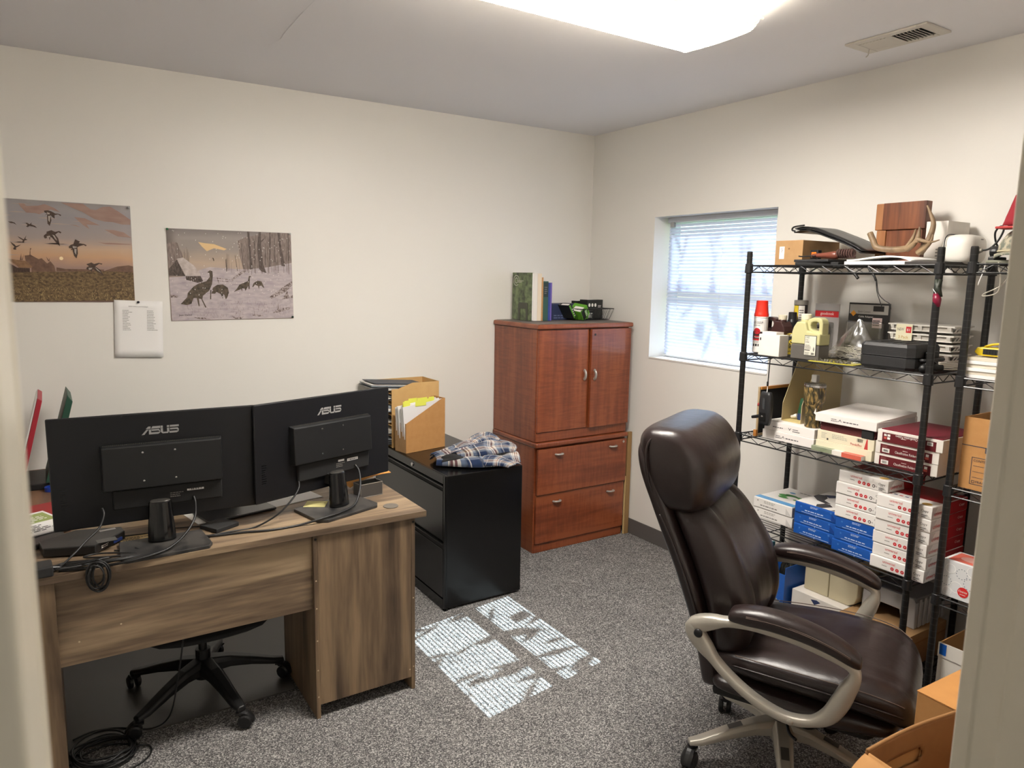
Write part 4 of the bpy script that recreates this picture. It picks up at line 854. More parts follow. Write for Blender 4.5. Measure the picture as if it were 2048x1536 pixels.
# ------------------------------------------------------------------ on the filing cabinet
zt = hz + .001
H = thing('magazine_holder', 'brown cardboard magazine file full of white papers on the black cabinet', 'magazine file', (1.640, 3.612, zt), radians(11.5))
L_, W_, T_ = .277, .105, .0025
side = [(0, 0), (L_, 0), (L_, .288), (L_ - .02, .288), (0, .168)]
MB().prism(side, 'Y', 0, T_).build('side_panel', KRAFT, H); MB().prism(side, 'Y', W_ - T_, W_).build('side_panel', KRAFT, H)
MB().box((0, T_, 0), (T_, W_ - T_, .168)).build('front_panel', KRAFTD, H); MB().box((L_ - T_, T_, 0), (L_, W_ - T_, .288)).build('back_panel', KRAFT, H)
MB().box((T_, T_, 0), (L_ - T_, W_ - T_, T_)).build('bottom_panel', KRAFT, H)
for k in range(6):
    y = .010 + k * .0155; ln = -.035 + .004 * (k % 3)
    P = MB().prism([(.006, .004), (L_ - .006, .004), (L_ - .012, .284 - .004 * (k % 2)), (.02 + ln, .262 - .006 * (k % 3))], 'Y', y, y + .0065).build('paper_section', mat('sheet_a', (236, 234, 233), .75) if k % 2 else mat('sheet_b', (222, 220, 220), .75), H)
YEL = mat('yellow_tab', (222, 226, 90), .6)
for (x, y, ln_) in ((.02, .024, .04), (.028, .040, .036), (.09, .006, .075), (.16, .009, .06), (.14, .055, .07), (.05, .055, .04), (.20, .028, .04), (.1, .085, .06)):
    zb = .262 + (.02 * x / .27); MB().box((x - .02, y + .0012, zb - .01), (x - .02 + ln_, y + .0018, zb + .022)).build('index_tab', YEL, H)
O = thing('literature_sorter', 'tan cardboard literature sorter of paper trays behind the magazine file', 'paper sorter', (1.625, 3.772, zt), radians(0))
KT = mat('sorter_board', (200, 164, 108), .75, var=(18, (190, 152, 98), .3))
sx, sy, sh = .30, .218, .372
MB().box((0, 0, 0), (sx, .006, sh - .03)).build('side_panel', KT, O); MB().box((0, sy - .006, 0), (sx, sy, sh)).build('side_panel', KT, O)
MB().box((sx - .006, .0062, 0), (sx, sy - .0062, sh)).build('back_panel', KT, O)
MB().prism([(.04, sh - .0298), (sx, sh - .0298), (sx, sh), (.13, sh)], 'Y', 0, .006).build('top_lip', KT, O)
rr = random.Random(12)
for k in range(6):
    zk = .004 + k * .0615
    tilt_ = .0
    MB().box((.001, .0065, zk), (sx - .0065, sy - .0065, zk + .004)).build('tray_shelf', KT, O)
    nsh = (5, 4, 3, 6, 5, 6)[k]
    for q in range(nsh):
        cc = rr.choice([(236, 233, 228), (226, 222, 216), (90, 92, 96), (60, 64, 72), (150, 158, 166), (210, 205, 195)])
        ex = rr.uniform(-.075, .02) - (.05 if k == 5 else 0); th = rr.uniform(.0025, .006)
        zz = zk + .0045 + q * .0075
        s_ = .10 if k == 5 else .04
        MB().add([(ex, .015, zz + s_ * .25), (.22, .015, zz), (.22, sy - .015, zz), (ex, sy - .02, zz + s_ * .25), (ex, .015, zz + th + s_ * .25), (.22, .015, zz + th), (.22, sy - .015, zz + th), (ex, sy - .02, zz + th + s_ * .25)],
                 [(0, 3, 2, 1), (4, 5, 6, 7), (0, 1, 5, 4), (1, 2, 6, 5), (2, 3, 7, 6), (3, 0, 4, 7)]).build('paper_stack', mat('tray_paper_%d' % (cc[0]), cc, .6), O)

# plaid shirt
def plaid():
    m = bpy.data.materials.new('plaid_flannel'); m.use_nodes = True; n = m.node_tree.nodes; l = m.node_tree.links; b = n['Principled BSDF']
    b.inputs['Roughness'].default_value = .92; b.inputs['Specular IOR Level'].default_value = .1
    b.inputs['Sheen Weight'].default_value = .25
    uv = n.new('ShaderNodeUVMap'); uv.uv_map = 'UVMap'; sx = n.new('ShaderNodeSeparateXYZ'); l.new(uv.outputs[0], sx.inputs[0])
    stops = [(0.0, (30, 44, 72)), (.22, (120, 128, 142)), (.34, (226, 218, 204)), (.37, (30, 44, 72)), (.39, (206, 200, 192)), (.44, (112, 66, 44)), (.49, (226, 218, 204)), (.52, (112, 66, 44)), (.57, (212, 204, 192)), (.63, (104, 116, 134)), (.76, (40, 54, 84)), (.86, (212, 206, 198)), (.885, (34, 46, 74))]
    outs = []
    for ax in (0, 1):
        f = n.new('ShaderNodeMath'); f.operation = 'MULTIPLY'; f.inputs[1].default_value = 2.7; l.new(sx.outputs[ax], f.inputs[0])
        g = n.new('ShaderNodeMath'); g.operation = 'FRACT'; l.new(f.outputs[0], g.inputs[0])
        rp = n.new('ShaderNodeValToRGB'); rp.color_ramp.interpolation = 'CONSTANT'; e = rp.color_ramp.elements
        e[0].position, e[0].color = stops[0][0], lin(stops[0][1]); e[1].position, e[1].color = stops[-1][0], lin(stops[-1][1])
        for p, c in stops[1:-1]: q = e.new(p); q.color = lin(c)
        l.new(g.outputs[0], rp.inputs[0]); outs.append(rp.outputs[0])
    mx = n.new('ShaderNodeMix'); mx.data_type = 'RGBA'; mx.inputs[0].default_value = .5; l.new(outs[0], mx.inputs[6]); l.new(outs[1], mx.inputs[7])
    l.new(mx.outputs[2], b.inputs['Base Color'])
    return m
PL = plaid(); LIN = mat('shirt_lining', (26, 25, 26), .8)
SH = thing('plaid_shirt', 'crumpled blue, cream and brown plaid shirt on the black filing cabinet', 'shirt', (1.855, 3.27, hz)); SH.scale = (1.22, 1.08, 1.1)
def cloth(nm, pts_l, pts_r, nfold, amp, seed, hgt, nu=44, nv=30, mt=PL, drop=0.0):
    """cloth strip between two guide curves, raised in folds that run along it"""
    A = cr(pts_l, 12); Bc = cr(pts_r, 12)
    def fn(i, j):
        a = A[min(int(i * (len(A) - 1)), len(A) - 1)]; b_ = Bc[min(int(i * (len(Bc) - 1)), len(Bc) - 1)]
        p = a.lerp(b_, j); env_ = (sin(pi * j) ** .6) * (.35 + .65 * sin(pi * min(1, .08 + i * .92)) ** .5)
        nz = mnoise.noise(Vector((p.x * 9 + seed, p.y * 9, seed * 1.7)))
        f = abs(sin(j * pi * nfold + 1.6 * nz + 1.2 * sin(i * 4 + seed)))
        p = p + Vector((amp * .5 * sin(j * 9 + i * 5), amp * .5 * cos(i * 8 + j * 3), env_ * (hgt + amp * f + amp * .8 * nz)))
        return p
    return MB().grid(fn, nu, nv, uv=True).build(nm, mt, SH, smooth=True, solid=.003, fix=False)
cloth('shirt_body', [(-.17, -.02, .012), (-.05, -.12, .012), (.10, -.165, .012), (.19, -.15, .012)], [(-.15, .12, .012), (-.02, .20, .012), (.12, .19, .012), (.20, .10, .012)], 3.2, .022, 1.0, .052)
cloth('sleeve', [(-.09, -.06, .045), (.0, -.10, .055), (.11, -.12, .06), (.185, -.10, .05)], [(-.10, .015, .05), (.01, -.0, .07), (.12, .0, .085), (.20, -.01, .07)], 1.6, .016, 2.0, .03)
cloth('sleeve', [(.02, .03, .06), (.08, .05, .075), (.14, .05, .075), (.19, .04, .05)], [(.0, .12, .045), (.08, .16, .06), (.15, .15, .06), (.20, .10, .04)], 1.3, .016, 3.3, .035)
cloth('shirt_tail', [(-.07, -.08, .02), (.0, -.145, .02), (.06, -.175, .014), (.10, -.192, .006)], [(.05, -.07, .03), (.10, -.11, .03), (.13, -.15, .02), (.155, -.185, .012)], 1.4, .012, 4.1, .02, 30, 20)
cloth('collar_lining', [(-.15, -.03, .03), (-.10, -.055, .04), (-.05, -.09, .03), (-.01, -.12, .02)], [(-.12, .03, .045), (-.07, .0, .055), (-.03, -.04, .045), (.02, -.08, .03)], 1.5, .012, 5.5, .012, 24, 16, LIN)

# ------------------------------------------------------------------ on top of the cherry cabinet
zc_ = 1.4255
def bookend():
    T = thing('metal_bookend', 'dark metal bookend holding up the books on the cherry cabinet', 'bookend', (2.548, 3.83, zc_ + .0005))
    MT = mat('bookend_olive', (70, 72, 62), .5)
    MB().box((.0035, -.06, 0), (.06, .07, .0018)).build('foot', MT, T)
    fr = [(-.055, 0), (-.055, .10), (-.045, .115), (.045, .115), (.055, .10), (.055, 0), (.032, 0), (.032, .075), (-.032, .075), (-.032, 0)]
    MB().prism([(a, b) for a, b in fr], 'X', .0, .003).build('upright', MT, T, bevel=.0006)
bookend()
CV = mat('nature_cover', (58, 66, 48), .35, var=(26, (120, 138, 96), .16))
books = [('tall thin field guide with a leafy green photo cover, first of the row', .012, .225, .30, CV, (232, 228, 222)), ('tall white paperback next to the leafy covered guide', .028, .222, .298, mat('book_white', (226, 220, 212), .6), None),
         ('cream spined book in the middle of the row', .030, .222, .296, mat('book_cream', (222, 206, 182), .6), None), ('narrow tan book beside the cream one', .012, .20, .272, mat('book_tan', (188, 140, 90), .6), None),
         ('thick dark green book in the row', .038, .195, .248, mat('book_green', (50, 84, 72), .5), None), ('slim blue book near the end of the row', .014, .19, .24, mat('book_blue', (50, 66, 140), .45), None), ('slim purple book at the end of the row', .012, .19, .24, mat('book_purple', (104, 84, 160), .45), None)]
x = 2.552
for i, (lab, th, dp, ht, mt, pg) in enumerate(books):
    T = thing('book', lab, 'book', (x + th / 2, 3.735, zc_ + .0025), 0, 'books standing on the cherry cabinet')
    c = .0018
    MB().box((-th / 2 + c, .003, .004), (th / 2 - c, dp - .004, ht - .004)).build('pages', PAPER, T)
    if i == 0:
        MB().box((-th / 2, 0, 0), (-th / 2 + c, dp, ht)).build('front_cover', CV, T); MB().box((th / 2 - c, 0, 0), (th / 2, dp, ht)).build('back_cover', WHITEB, T)
        t = MB(); u, v = (0, -1, 0), (0, 0, 1)
        for r0 in (.034, .018):
            put_poly(t, [(r0 * cos(a * .26), r0 * sin(a * .26)) for a in range(22)] + [((r0 - .004) * cos(a * .26), (r0 - .004) * sin(a * .26)) for a in range(21, -1, -1)], (-th / 2, dp - .045, ht - .05), u, v)
        put_lines(t, (-th / 2, dp - .055, ht - .062), u, v, .085, .016, 2, 0, .0006, 5)
        flat(t, 'cover_emblem', mat('cover_pale', (206, 204, 192), .5), T)
    else:
        m = MB(); m.box((-th / 2, 0, 0), (-th / 2 + c, dp, ht)); m.box((th / 2 - c, 0, 0), (th / 2, dp, ht)); m.box((-th / 2 + c, 0, 0), (th / 2 - c, .0025, ht))
        m.build('cover', mt, T)
    if i == 4:
        t = MB(); put_rect(t, (-th / 2 + .001, 0, .15), *SD, th - .002, .09, 0); put_lines(t, (-th / 2 + .008, 0, .17), *SD, th - .016, .05, 4, 1, .0008, 2); flat(t, 'spine_label', [mat('spine_dark', (34, 50, 48), .5), GREYINK], T)
    x += th + .0012
# dark blue box, wire basket and lamp boxes
T = thing('carton', 'dark blue carton lying behind the books on the cherry cabinet', 'box', (2.885, 3.87, zc_ + .0005), 0)
MB().box((-.115, -.05, 0), (.115, .10, .105)).build('carton_body', mat('navy_carton', (44, 54, 86), .5), T, bevel=.001)
t = MB(); put_lines(t, (-.1, -.05, .01), *SD, .19, .03, 2, 0, .0005, 3); put_rect(t, (-.02, -.05, .05), *SD, .05, .025, 1); flat(t, 'carton_print', [mat('navy_light', (110, 120, 150), .5), mat('navy_mid', (74, 84, 120), .5)], T)
WB = thing('wire_basket', 'black wire basket tray of small bulb cartons on the cherry cabinet', 'basket', (3.03, 3.80, zc_ + .0005), radians(4))
t = MB(); bx, by, bh = .125, .10, .075
t.tube([(-bx, -by, .004), (bx, -by, .004), (bx, by, .004), (-bx, by, .004)], .002, 5, closed=True)
t.tube([(-bx - .014, -by - .012, bh), (bx + .03, -by - .012, bh), (bx + .03, by + .012, bh), (-bx - .014, by + .012, bh)], .003, 6, closed=True)
for i in range(11):
    a = i / 10; xb = -bx + 2 * bx * a; xt = -bx - .014 + (2 * bx + .044) * a
    for sg in (-1, 1): t.tube([(xb, sg * by, .004), (xt, sg * (by + .012), bh)], .0014, 5)
    t.tube([(xb, -by, .004), (xb, by, .004)], .0014, 5)
for i in range(7):
    a = i / 6; yb = -by + 2 * by * a
    t.tube([(-bx, yb, .004), (-bx - .014, yb * 1.12, bh)], .0014, 5); t.tube([(bx, yb, .004), (bx + .03, yb * 1.12, bh)], .0014, 5)
stuff(t.build('wire_frame', POWDER, WB))
GRN = mat('carton_green', (92, 158, 34), .5); DKC = mat('carton_black', (24, 26, 24), .45)
def bulb_carton(lab, loc, rot, size, a, b_, emb=0):
    T = thing('bulb_carton', lab, 'box', loc, 0, 'light bulb cartons in the wire basket'); T.rotation_euler = rot
    MB().box((-size[0] / 2, -size[1] / 2, 0), (size[0] / 2, size[1] / 2, size[2])).build('carton_body', a, T, bevel=.0008)
    t = MB(); x0 = -size[0] / 2
    if emb:
        put_rect(t, (x0 + .004, -size[1] / 2, size[2] * .52), *SD, size[0] * .9, size[2] * .42, 0)
        for k in range(emb): put_disc(t, (x0 + .018 + k * .027, -size[1] / 2, size[2] * .72), *SD, .009, 1, .0009, 10, .012)
        put_lines(t, (x0 + emb * .028 + .012, -size[1] / 2, size[2] * .6), *SD, .04, .018, 2, 1, .0009, 3)
    else:
        put_rect(t, (x0 + .004, -size[1] / 2, .004), *SD, size[0] * .42, size[2] - .008, 0); put_lines(t, (x0 + size[0] * .5, -size[1] / 2, .012), *SD, size[0] * .4, size[2] * .6, 4, 1, .0006, 5)
    put_rect(t, (-size[0] / 2 + .003, -size[1] / 2 + .003, size[2]), (1, 0, 0), (0, 1, 0), size[0] * .6, size[1] * .7, 1, .0004)
    flat(t, 'carton_print', [b_, WHITEINK], T)
bulb_carton('green and black bulb carton tipped up at the left of the wire basket', (2.955, 3.75, zc_ + .026), (radians(8), radians(-38), radians(10)), (.075, .10, .075), GRN, DKC)
bulb_carton('black carton leaning against the left end of the wire basket', (2.885, 3.775, zc_ + .02), (0, radians(-32), radians(6)), (.028, .10, .10), DKC, GRN)
bulb_carton('green and black carton lying flat at the front of the wire basket', (2.98, 3.735, zc_ + .008), (0, 0, radians(3)), (.10, .06, .055), DKC, GRN)
bulb_carton('black carton with three white bulb emblems in the wire basket', (3.08, 3.80, zc_ + .008), (0, 0, radians(4)), (.14, .075, .125), DKC, DKC, 3)
bulb_carton('second black bulb carton with white emblems behind in the wire basket', (3.06, 3.873, zc_ + .008), (0, 0, radians(4)), (.15, .05, .115), DKC, DKC, 2)
# ------------------------------------------------------------------ wire shelving units
POSTM = bpy.data.materials.new('grooved_black_post'); POSTM.use_nodes = True
n = POSTM.node_tree.nodes; l = POSTM.node_tree.links; b = n['Principled BSDF']; b.inputs['Roughness'].default_value = .36
tc = n.new('ShaderNodeTexCoord'); sx = n.new('ShaderNodeSeparateXYZ'); l.new(tc.outputs['Object'], sx.inputs[0])
f1 = n.new('ShaderNodeMath'); f1.operation = 'DIVIDE'; f1.inputs[1].default_value = .0254; l.new(sx.outputs[2], f1.inputs[0])
f2 = n.new('ShaderNodeMath'); f2.operation = 'FRACT'; l.new(f1.outputs[0], f2.inputs[0])
f3 = n.new('ShaderNodeMath'); f3.operation = 'LESS_THAN'; f3.inputs[1].default_value = .12; l.new(f2.outputs[0], f3.inputs[0])
mx = n.new('ShaderNodeMix'); mx.data_type = 'RGBA'; mx.inputs[6].default_value = lin((15, 15, 16)); mx.inputs[7].default_value = lin((46, 45, 44)); l.new(f3.outputs[0], mx.inputs[0]); l.new(mx.outputs[2], b.inputs['Base Color'])
WIRE = mat('black_epoxy_wire', (16, 16, 17), 0.32)
SXF, SXB = 2.74, 3.135
def shelving(label, y0, y1, decks, name='wire_shelving'):
    """posts at the corners (x SXF/SXB, y y0/y1); each shelf has trussed edges and a deck of long wires"""
    T = thing(name, label, 'shelving', (SXF, (y0 + y1) / 2, 0)); hw = (y1 - y0) / 2; dp = SXB - SXF
    for px in (0, dp):
        for py in (-hw, hw):
            P = MB().lathe([(.0127, .012), (.0127, 1.822), (.0122, 1.832), (.0105, 1.834)], (0, 0, 0), 16).build('post', POSTM, T, smooth=False)
            P.location = (px, py, 0)
            MB().lathe([(.016, 0), (.016, .004), (.006, .006), (.006, .014)], (0, 0, 0), 10).build('levelling_foot', BLACK, P)
    for z in decks:
        Sh = MB(); r = .0032
        for zz in (-.002, -.032):
            Sh.tube([(.008, -hw, z + zz), (dp - .008, -hw, z + zz)], r, 6); Sh.tube([(.008, hw, z + zz), (dp - .008, hw, z + zz)], r, 6)
            for px in (-.006, dp + .006): Sh.tube([(px, -hw + .008, z + zz), (px, hw - .008, z + zz)], r, 6)
        for px in (-.006, dp + .006):
            k = int((2 * hw) / .052); pts = [(px, -hw + .02 + (2 * hw - .04) * i / k, z - (.003 if i % 2 else .031)) for i in range(k + 1)]
            Sh.tube(pts, .0018, 5)
        for py in (-hw, hw):
            k = 8; pts = [(.02 + (dp - .04) * i / k, py, z - (.003 if i % 2 else .031)) for i in range(k + 1)]
            Sh.tube(pts, .0018, 5)
        Sh = Sh.build('wire_shelf', WIRE, T, smooth=False)
        dk = MB()
        for i in range(1, 15): dk.tube([(dp * i / 15, -hw + .002, z - .0015), (dp * i / 15, hw - .002, z - .0015)], .0016, 5)
        for py in (-hw * .5, 0, hw * .5): dk.tube([(-.004, py, z - .0055), (dp + .004, py, z - .0055)], .0024, 5)
        stuff(dk.build('deck_wires', WIRE, Sh))
        for px in (0, dp):
            for py in (-hw, hw):
                MB().lathe([(.0165, z - .036), (.0185, z - .034), (.0172, z + .004), (.0155, z + .006)], (px, py, 0), 14).build('collar', BLACK, Sh)
    return T
DK1 = [1.772, 1.364, .982, .562, .152]
shelving('tall black wire shelving unit under the window, full of supplies', 1.389, 2.240, DK1)
DK2 = [1.774, 1.372, .968, .548, .13]
shelving('second black wire shelving unit at the right, mostly behind the door frame', .405, 1.277, DK2)
E1, E2, E3, E4, E5 = [d + .001 for d in DK1]

def carton(name, label, cat, x0, x1, y0, y1, z0, z1, mt, group=None, rz=0, parts='carton_body', bev=.0012):
    """axis-aligned box; origin at the middle of its base"""
    T = thing(name, label, cat, ((x0 + x1) / 2, (y0 + y1) / 2, z0), radians(rz), group)
    dx, dy = (x1 - x0) / 2, (y1 - y0) / 2
    MB().box((-dx, -dy, 0), (dx, dy, z1 - z0)).build(parts, mt, T, bevel=bev)
    return T, dx, dy, z1 - z0
def front(dx, dy): return lambda a, b: (-dx, dy - a, b)      # a metres from the left of the face towards -X, b up
def side(dx, dy): return lambda a, b: (-dx + a, -dy, b)       # the same on the face towards -Y
# ---- top shelf
T, dx, dy, h = carton('carton', 'worn brown cardboard box with a white label at the top shelf end', 'box', 2.85, 3.12, 2.043, 2.186, E1, E1 + .112, KRAFTD)
t = MB(); f = front(dx, dy); put_rect(t, f(.022, .03), *FR, .026, .055, 0, .0006); put_bars(t, f(.027, .035), (0, 0, 1), (0, 1, 0), .04, .01, 1, -.001); put_lines(t, f(.03, .06), *FR, .014, .02, 3, 1, .0009)
put_disc(t, f(.072, .075), *FR, .004, 2); flat(t, 'shipping_label', [PAPER, INK, mat('stain', (110, 80, 50), .8)], T)
t = MB(); put_rect(t, (-dx, -dy + .0, h), *SD, .0, 0, 0) if 0 else None
T = thing('notebook', 'thin black notebook lying at the bottom of the stack on the top shelf', 'notebook', (2.875, 1.925, E1), radians(3))
MB().box((-.10, -.10, 0), (.10, .10, .012)).build('cover', BLACKM, T, bevel=.002)
T = thing('notebook', 'second black notebook lying askew on the lower black notebook', 'notebook', (2.86, 1.935, E1 + .013), radians(-6))
MB().box((-.09, -.09, 0), (.09, .09, .011)).build('cover', mat('notebook_grey', (40, 40, 42), .5), T, bevel=.002)
T = thing('flasher_unit', 'small black square gadget with a bright orange face on the top shelf', 'gadget', (2.835, 1.965, E1 + .0255), radians(-8))
MB().box((-.012, -.021, 0), (.012, .021, .040)).build('housing', BLACK, T, bevel=.003)
t = MB(); put_rect(t, (-.012, .013, .009), *FR, .026, .022, 0, .0006); put_lines(t, (-.012, .007, .012), *FR, .014, .014, 2, 1, .0012, 3); flat(t, 'orange_face', [mat('amber_face', (222, 112, 26), .4), mat('amber_dark', (150, 66, 20), .5)], T)
T = thing('game_call', 'reddish brown barrel with a dark braided lanyard on the black notebooks', 'game call', (2.82, 1.88, E1 + .0275))
pr_ = [(.004, -.05), (.008, -.046), (.010, -.02), (.013, 0), (.017, .02), (.016, .03), (.010, .036)]
o = MB().lathe([(r, -hh * 1.5) for r, hh in reversed(pr_)], (0, .02, .014), 16, axis='Y').build('barrel', mat('call_wood', (110, 58, 44), .35), T, smooth=True)
sp = []
for i in range(70):
    a = i * .62; q = i / 70; sp.append((.0 + .018 * cos(a) + .008, -.025 - .075 * q, .020 + .016 * sin(a)))
MB().tube(sp, .004, 6).build('lanyard', mat('lanyard_brown', (70, 44, 38), .8), T, smooth=True)
MB().tube(cr([(-.01, .07, .012), (-.015, .13, .010), (-.012, .15, .012)], 5), .003, 6).build('cord', BLACK, T, smooth=True)
# open black portfolio slumped over the brown box
T = thing('portfolio', 'black vinyl portfolio slumped over the brown cardboard box', 'portfolio', (3.0, 1.96, E1 + .10))
def bent(x, q, off):
    P_ = [(.168, .046), (.10, .052), (0, .020), (-.10, -.018), (-.165, -.052)]
    c_ = cr([(0, a, b_) for a, b_ in P_], 8); k = min(int(q * (len(c_) - 1)), len(c_) - 1); p = c_[k]
    return (x, p.y, p.z + off)
for nm, off, xs in (('back_cover', .0, .105), ('front_cover', .018, .10)):
    MB().grid(lambda i, j: bent(-xs + 2 * xs * i, j, off * (1 - .5 * j) + .004), 5, 25).build(nm, mat('portfolio_vinyl', (20, 20, 21), .35), T, smooth=True, solid=.004)
MB().grid(lambda i, j: bent(-.095 + .19 * i, .03 + j * .8, .012 * (1 - .5 * j) + .004), 5, 21).build('inner_sheets', mat('portfolio_grey', (70, 70, 72), .5), T, smooth=True, solid=.002)
MB().tube(cr([(-.1, .166, .056), (-.1, .182, .062), (-.1, .172, .075), (-.1, .12, .08)], 5), .004, 6).build('spine_welt', BLACK, T, smooth=True)
# paper stack
T = thing('paper_stack', 'loose stack of white paper with a curled edge at the front of the top shelf', 'paper', (2.90, 1.66, E1 + .0005), radians(-2))
MB().box((-.108, -.14, 0), (.108, .14, .014)).build('lower_sheets', PAPER, T, bevel=.001)
MB().grid(lambda i, j: (-.10 + .20 * i, .135 - .275 * j, .018 + .014 * sin(min(1, j * 1.15) * 2.2) ** 2 - .012 * max(0, j - .85) * 7 * (1 - i * .5)), 6, 18).build('upper_sheets', PAPER, T, smooth=True, solid=.006)
T = slab('document_tray', 'flat dark folder beneath the white papers at the right end of the top shelf', 'folder', 2.90, 1.475, E1, .25, .13, .012, 0, mat('dark_folder', (46, 40, 36), .6), .002, 'cover')
# antler mount plaque
PW1 = wood('plaque_walnut', (74, 36, 18), (112, 62, 34), (140, 84, 48), 'Z', 1.0, .4); PW2 = wood('plaque_light', (112, 68, 38), (150, 98, 58), (170, 118, 76), 'Z', 1.0, .4)
T = thing('wooden_plaque', 'stepped brown wooden plaque standing behind the antlers', 'plaque', (3.10, 1.745, E1))
MB().box((-.03, -.112, .155), (.012, .072, .268)).build('upper_board', PW1, T, bevel=.002)
MB().prism([(.0722, .155), (.108, .155), (.108, .268), (.0722, .268)], 'X', -.024, .010).build('upper_board_edge', PW2, T, bevel=.004)
MB().box((-.02, -.098, 0), (.012, .055, .1545)).build('lower_board', PW1, T, bevel=.002)
MB().box((-.026, .0552, 0), (.010, .097, .1545)).build('lower_board_edge', PW2, T, bevel=.004)
AM = mat('antler_bone', (150, 126, 96), .5, var=(20, (104, 84, 62), .25), bump=(60, .5))
T = thing('deer_antlers', 'pair of pale brown deer antlers resting on the top shelf papers', 'antlers', (2.93, 1.64, E1 + .04))
def ant(pts, r0, r1, nm='tine', dx_=0.0):
    n_ = len(pts); c_ = cr([(p[0] - 2.93 + dx_ + .0, p[1] - 1.64, p[2] - (E1 + .04)) for p in pts], 5)
    k = len(c_); MB().tube(c_, [r0 + (r1 - r0) * i / (k - 1) for i in range(k)], 10).build(nm, AM, T, smooth=True)
ant([(2.93, 1.784, 1.909), (2.93, 1.767, 1.878), (2.93, 1.748, 1.848), (2.935, 1.694, 1.838), (2.935, 1.653, 1.838), (2.93, 1.618, 1.842)], .012, .013, 'main_beam')
ant([(2.93, 1.625, 1.84), (2.93, 1.606, 1.872), (2.93, 1.597, 1.895), (2.925, 1.590, 1.916)], .010, .003)
ant([(2.93, 1.623, 1.838), (2.925, 1.595, 1.855), (2.92, 1.577, 1.874), (2.92, 1.552, 1.868), (2.91, 1.518, 1.862), (2.90, 1.482, 1.869)], .013, .002)
ant([(2.925, 1.580, 1.862), (2.925, 1.577, 1.893), (2.925, 1.575, 1.924)], .014, .003)
ant([(2.95, 1.580, 1.823), (2.95, 1.552, 1.866), (2.955, 1.539, 1.93), (2.955, 1.554, 1.974), (2.955, 1.571, 2.008)], .016, .003, 'main_beam')
ant([(2.93, 1.576, 1.822), (2.92, 1.54, 1.844), (2.91, 1.518, 1.867), (2.91, 1.514, 1.891)], .012, .003)
# tall white box, round white antenna
T, dx, dy, h = carton('carton', 'tall plain white box standing between the plaque and the white antenna', 'box', 3.02, 3.19, 1.515, 1.60, E1 + .013, E1 + .177, WHITEB)
t = MB(); f = front(dx, dy)
for k, (zz, s_) in enumerate(((.128, '"'), (.105, '4'), (.085, 'Z'), (.065, 'O'))):
    pass
put_text(t, '50 Z 4', f(.05, .07), (0, 0, 1), (0, 1, 0), .065, .009, 0, -.0008); put_lines(t, f(.045, .012), *FR, .02, .05, 4, 0, .0008, 4); flat(t, 'box_marks', GREYINK, T)
T = thing('satellite_antenna', 'rounded white antenna housing with a black seam on the top shelf', 'antenna', (3.0, 1.437, E1 + .0605))
def sq(i, j, w_=.062, d_=.075, h_=.058):
    a = 2 * pi * j; u_ = -pi / 2 + pi * i
    pw = lambda v, e: math.copysign(abs(v) ** e, v)
    return (d_ * pw(cos(u_), .55) * pw(cos(a), .5), w_ * pw(sin(u_), .7), h_ * pw(cos(u_), .55) * pw(sin(a), .5))
MB().grid(lambda i, j: sq(.02 + .96 * i, j), 15, 28, cv=True, caps=True).build('housing', WHITEP, T, smooth=True)
MB().tube([(.0765 * math.copysign(abs(cos(a)) ** .5, cos(a)), .038, .0592 * math.copysign(abs(sin(a)) ** .5, sin(a))) for a in [2 * pi * k / 40 for k in range(40)]], .0022, 6, closed=True).build('seam_gasket', BLACK, T, smooth=True)
MB().lathe([(.014, -.058), (.012, -.066), (.008, -.067), (.008, -.074), (.005, -.076)], (-.02, 0, -.004), 14, axis='Y').build('connector', mat('connector_grey', (150, 146, 136), .35, .6), T)
MB().box((-.004, -.0605, .036), (.012, -.0585, .040)).build('badge', mat('badge_grey', (130, 128, 124), .5), T)
MB().tube(cr([(-.02, -.074, -.004), (-.022, -.10, .002), (-.02, -.125, .03), (-.02, -.14, .07), (-.02, -.128, .082), (-.02, -.112, .06), (-.01, -.116, .02), (.02, -.13, -.02)], 6), .0036, 7).build('coax_cable', CABLE, T, smooth=True)
# cords and clip hanging from the top shelf
cable('strap_end', 'short black strap end hanging under the top shelf', [(2.79, 1.785, E1), (2.788, 1.775, 1.755), (2.785, 1.745, 1.735), (2.783, 1.728, 1.718)], .006)
o = MB().tube(cr([(2.80, 1.70, E1), (2.795, 1.69, 1.755), (2.79, 1.665, 1.73), (2.79, 1.655, 1.71)], 5), .0045, 7); o.tube(cr([(2.79, 1.655, 1.712), (2.79, 1.648, 1.67), (2.79, 1.632, 1.63), (2.79, 1.622, 1.61)], 5), .0018, 6); o.tube(cr([(2.79, 1.652, 1.71), (2.79, 1.64, 1.66), (2.79, 1.615, 1.635), (2.79, 1.59, 1.62), (2.79, 1.585, 1.60)], 5), .0018, 6)
tag(o.build('knotted_cord', CABLE, smooth=True), 'knotted black cord splitting in two under the top shelf', 'cord')
T = thing('spring_clamp', 'maroon and black spring clip gripping the front right shelf post', 'clip', (2.722, 1.376, 1.672))
for sg, an in ((1, .35), (-1, -.42)):
    R = Matrix.Rotation(an, 3, 'X')
    MB().tube([R @ Vector((-.004, sg * .002, -.02)), R @ Vector((-.006, sg * .006, .01)), R @ Vector((-.004, sg * .010, .045))], [.008, .010, .007], 10, flat=(1, 1)).build('handle', mat('clip_dark', (38, 44, 34), .5), T, smooth=True)
MB().tube([(-.008, .004, -.005), (-.012, -.004, -.028), (-.008, -.010, -.052)], [.009, .014, .005], 12, flat=(1.0, 1.1)).build('jaw', mat('clip_maroon', (120, 14, 48), .35), T, smooth=True)
MB().tube([(-.02, .01, .012), (-.022, -.004, -.006)], .0012, 5).build('spring_wire', CHROME, T)

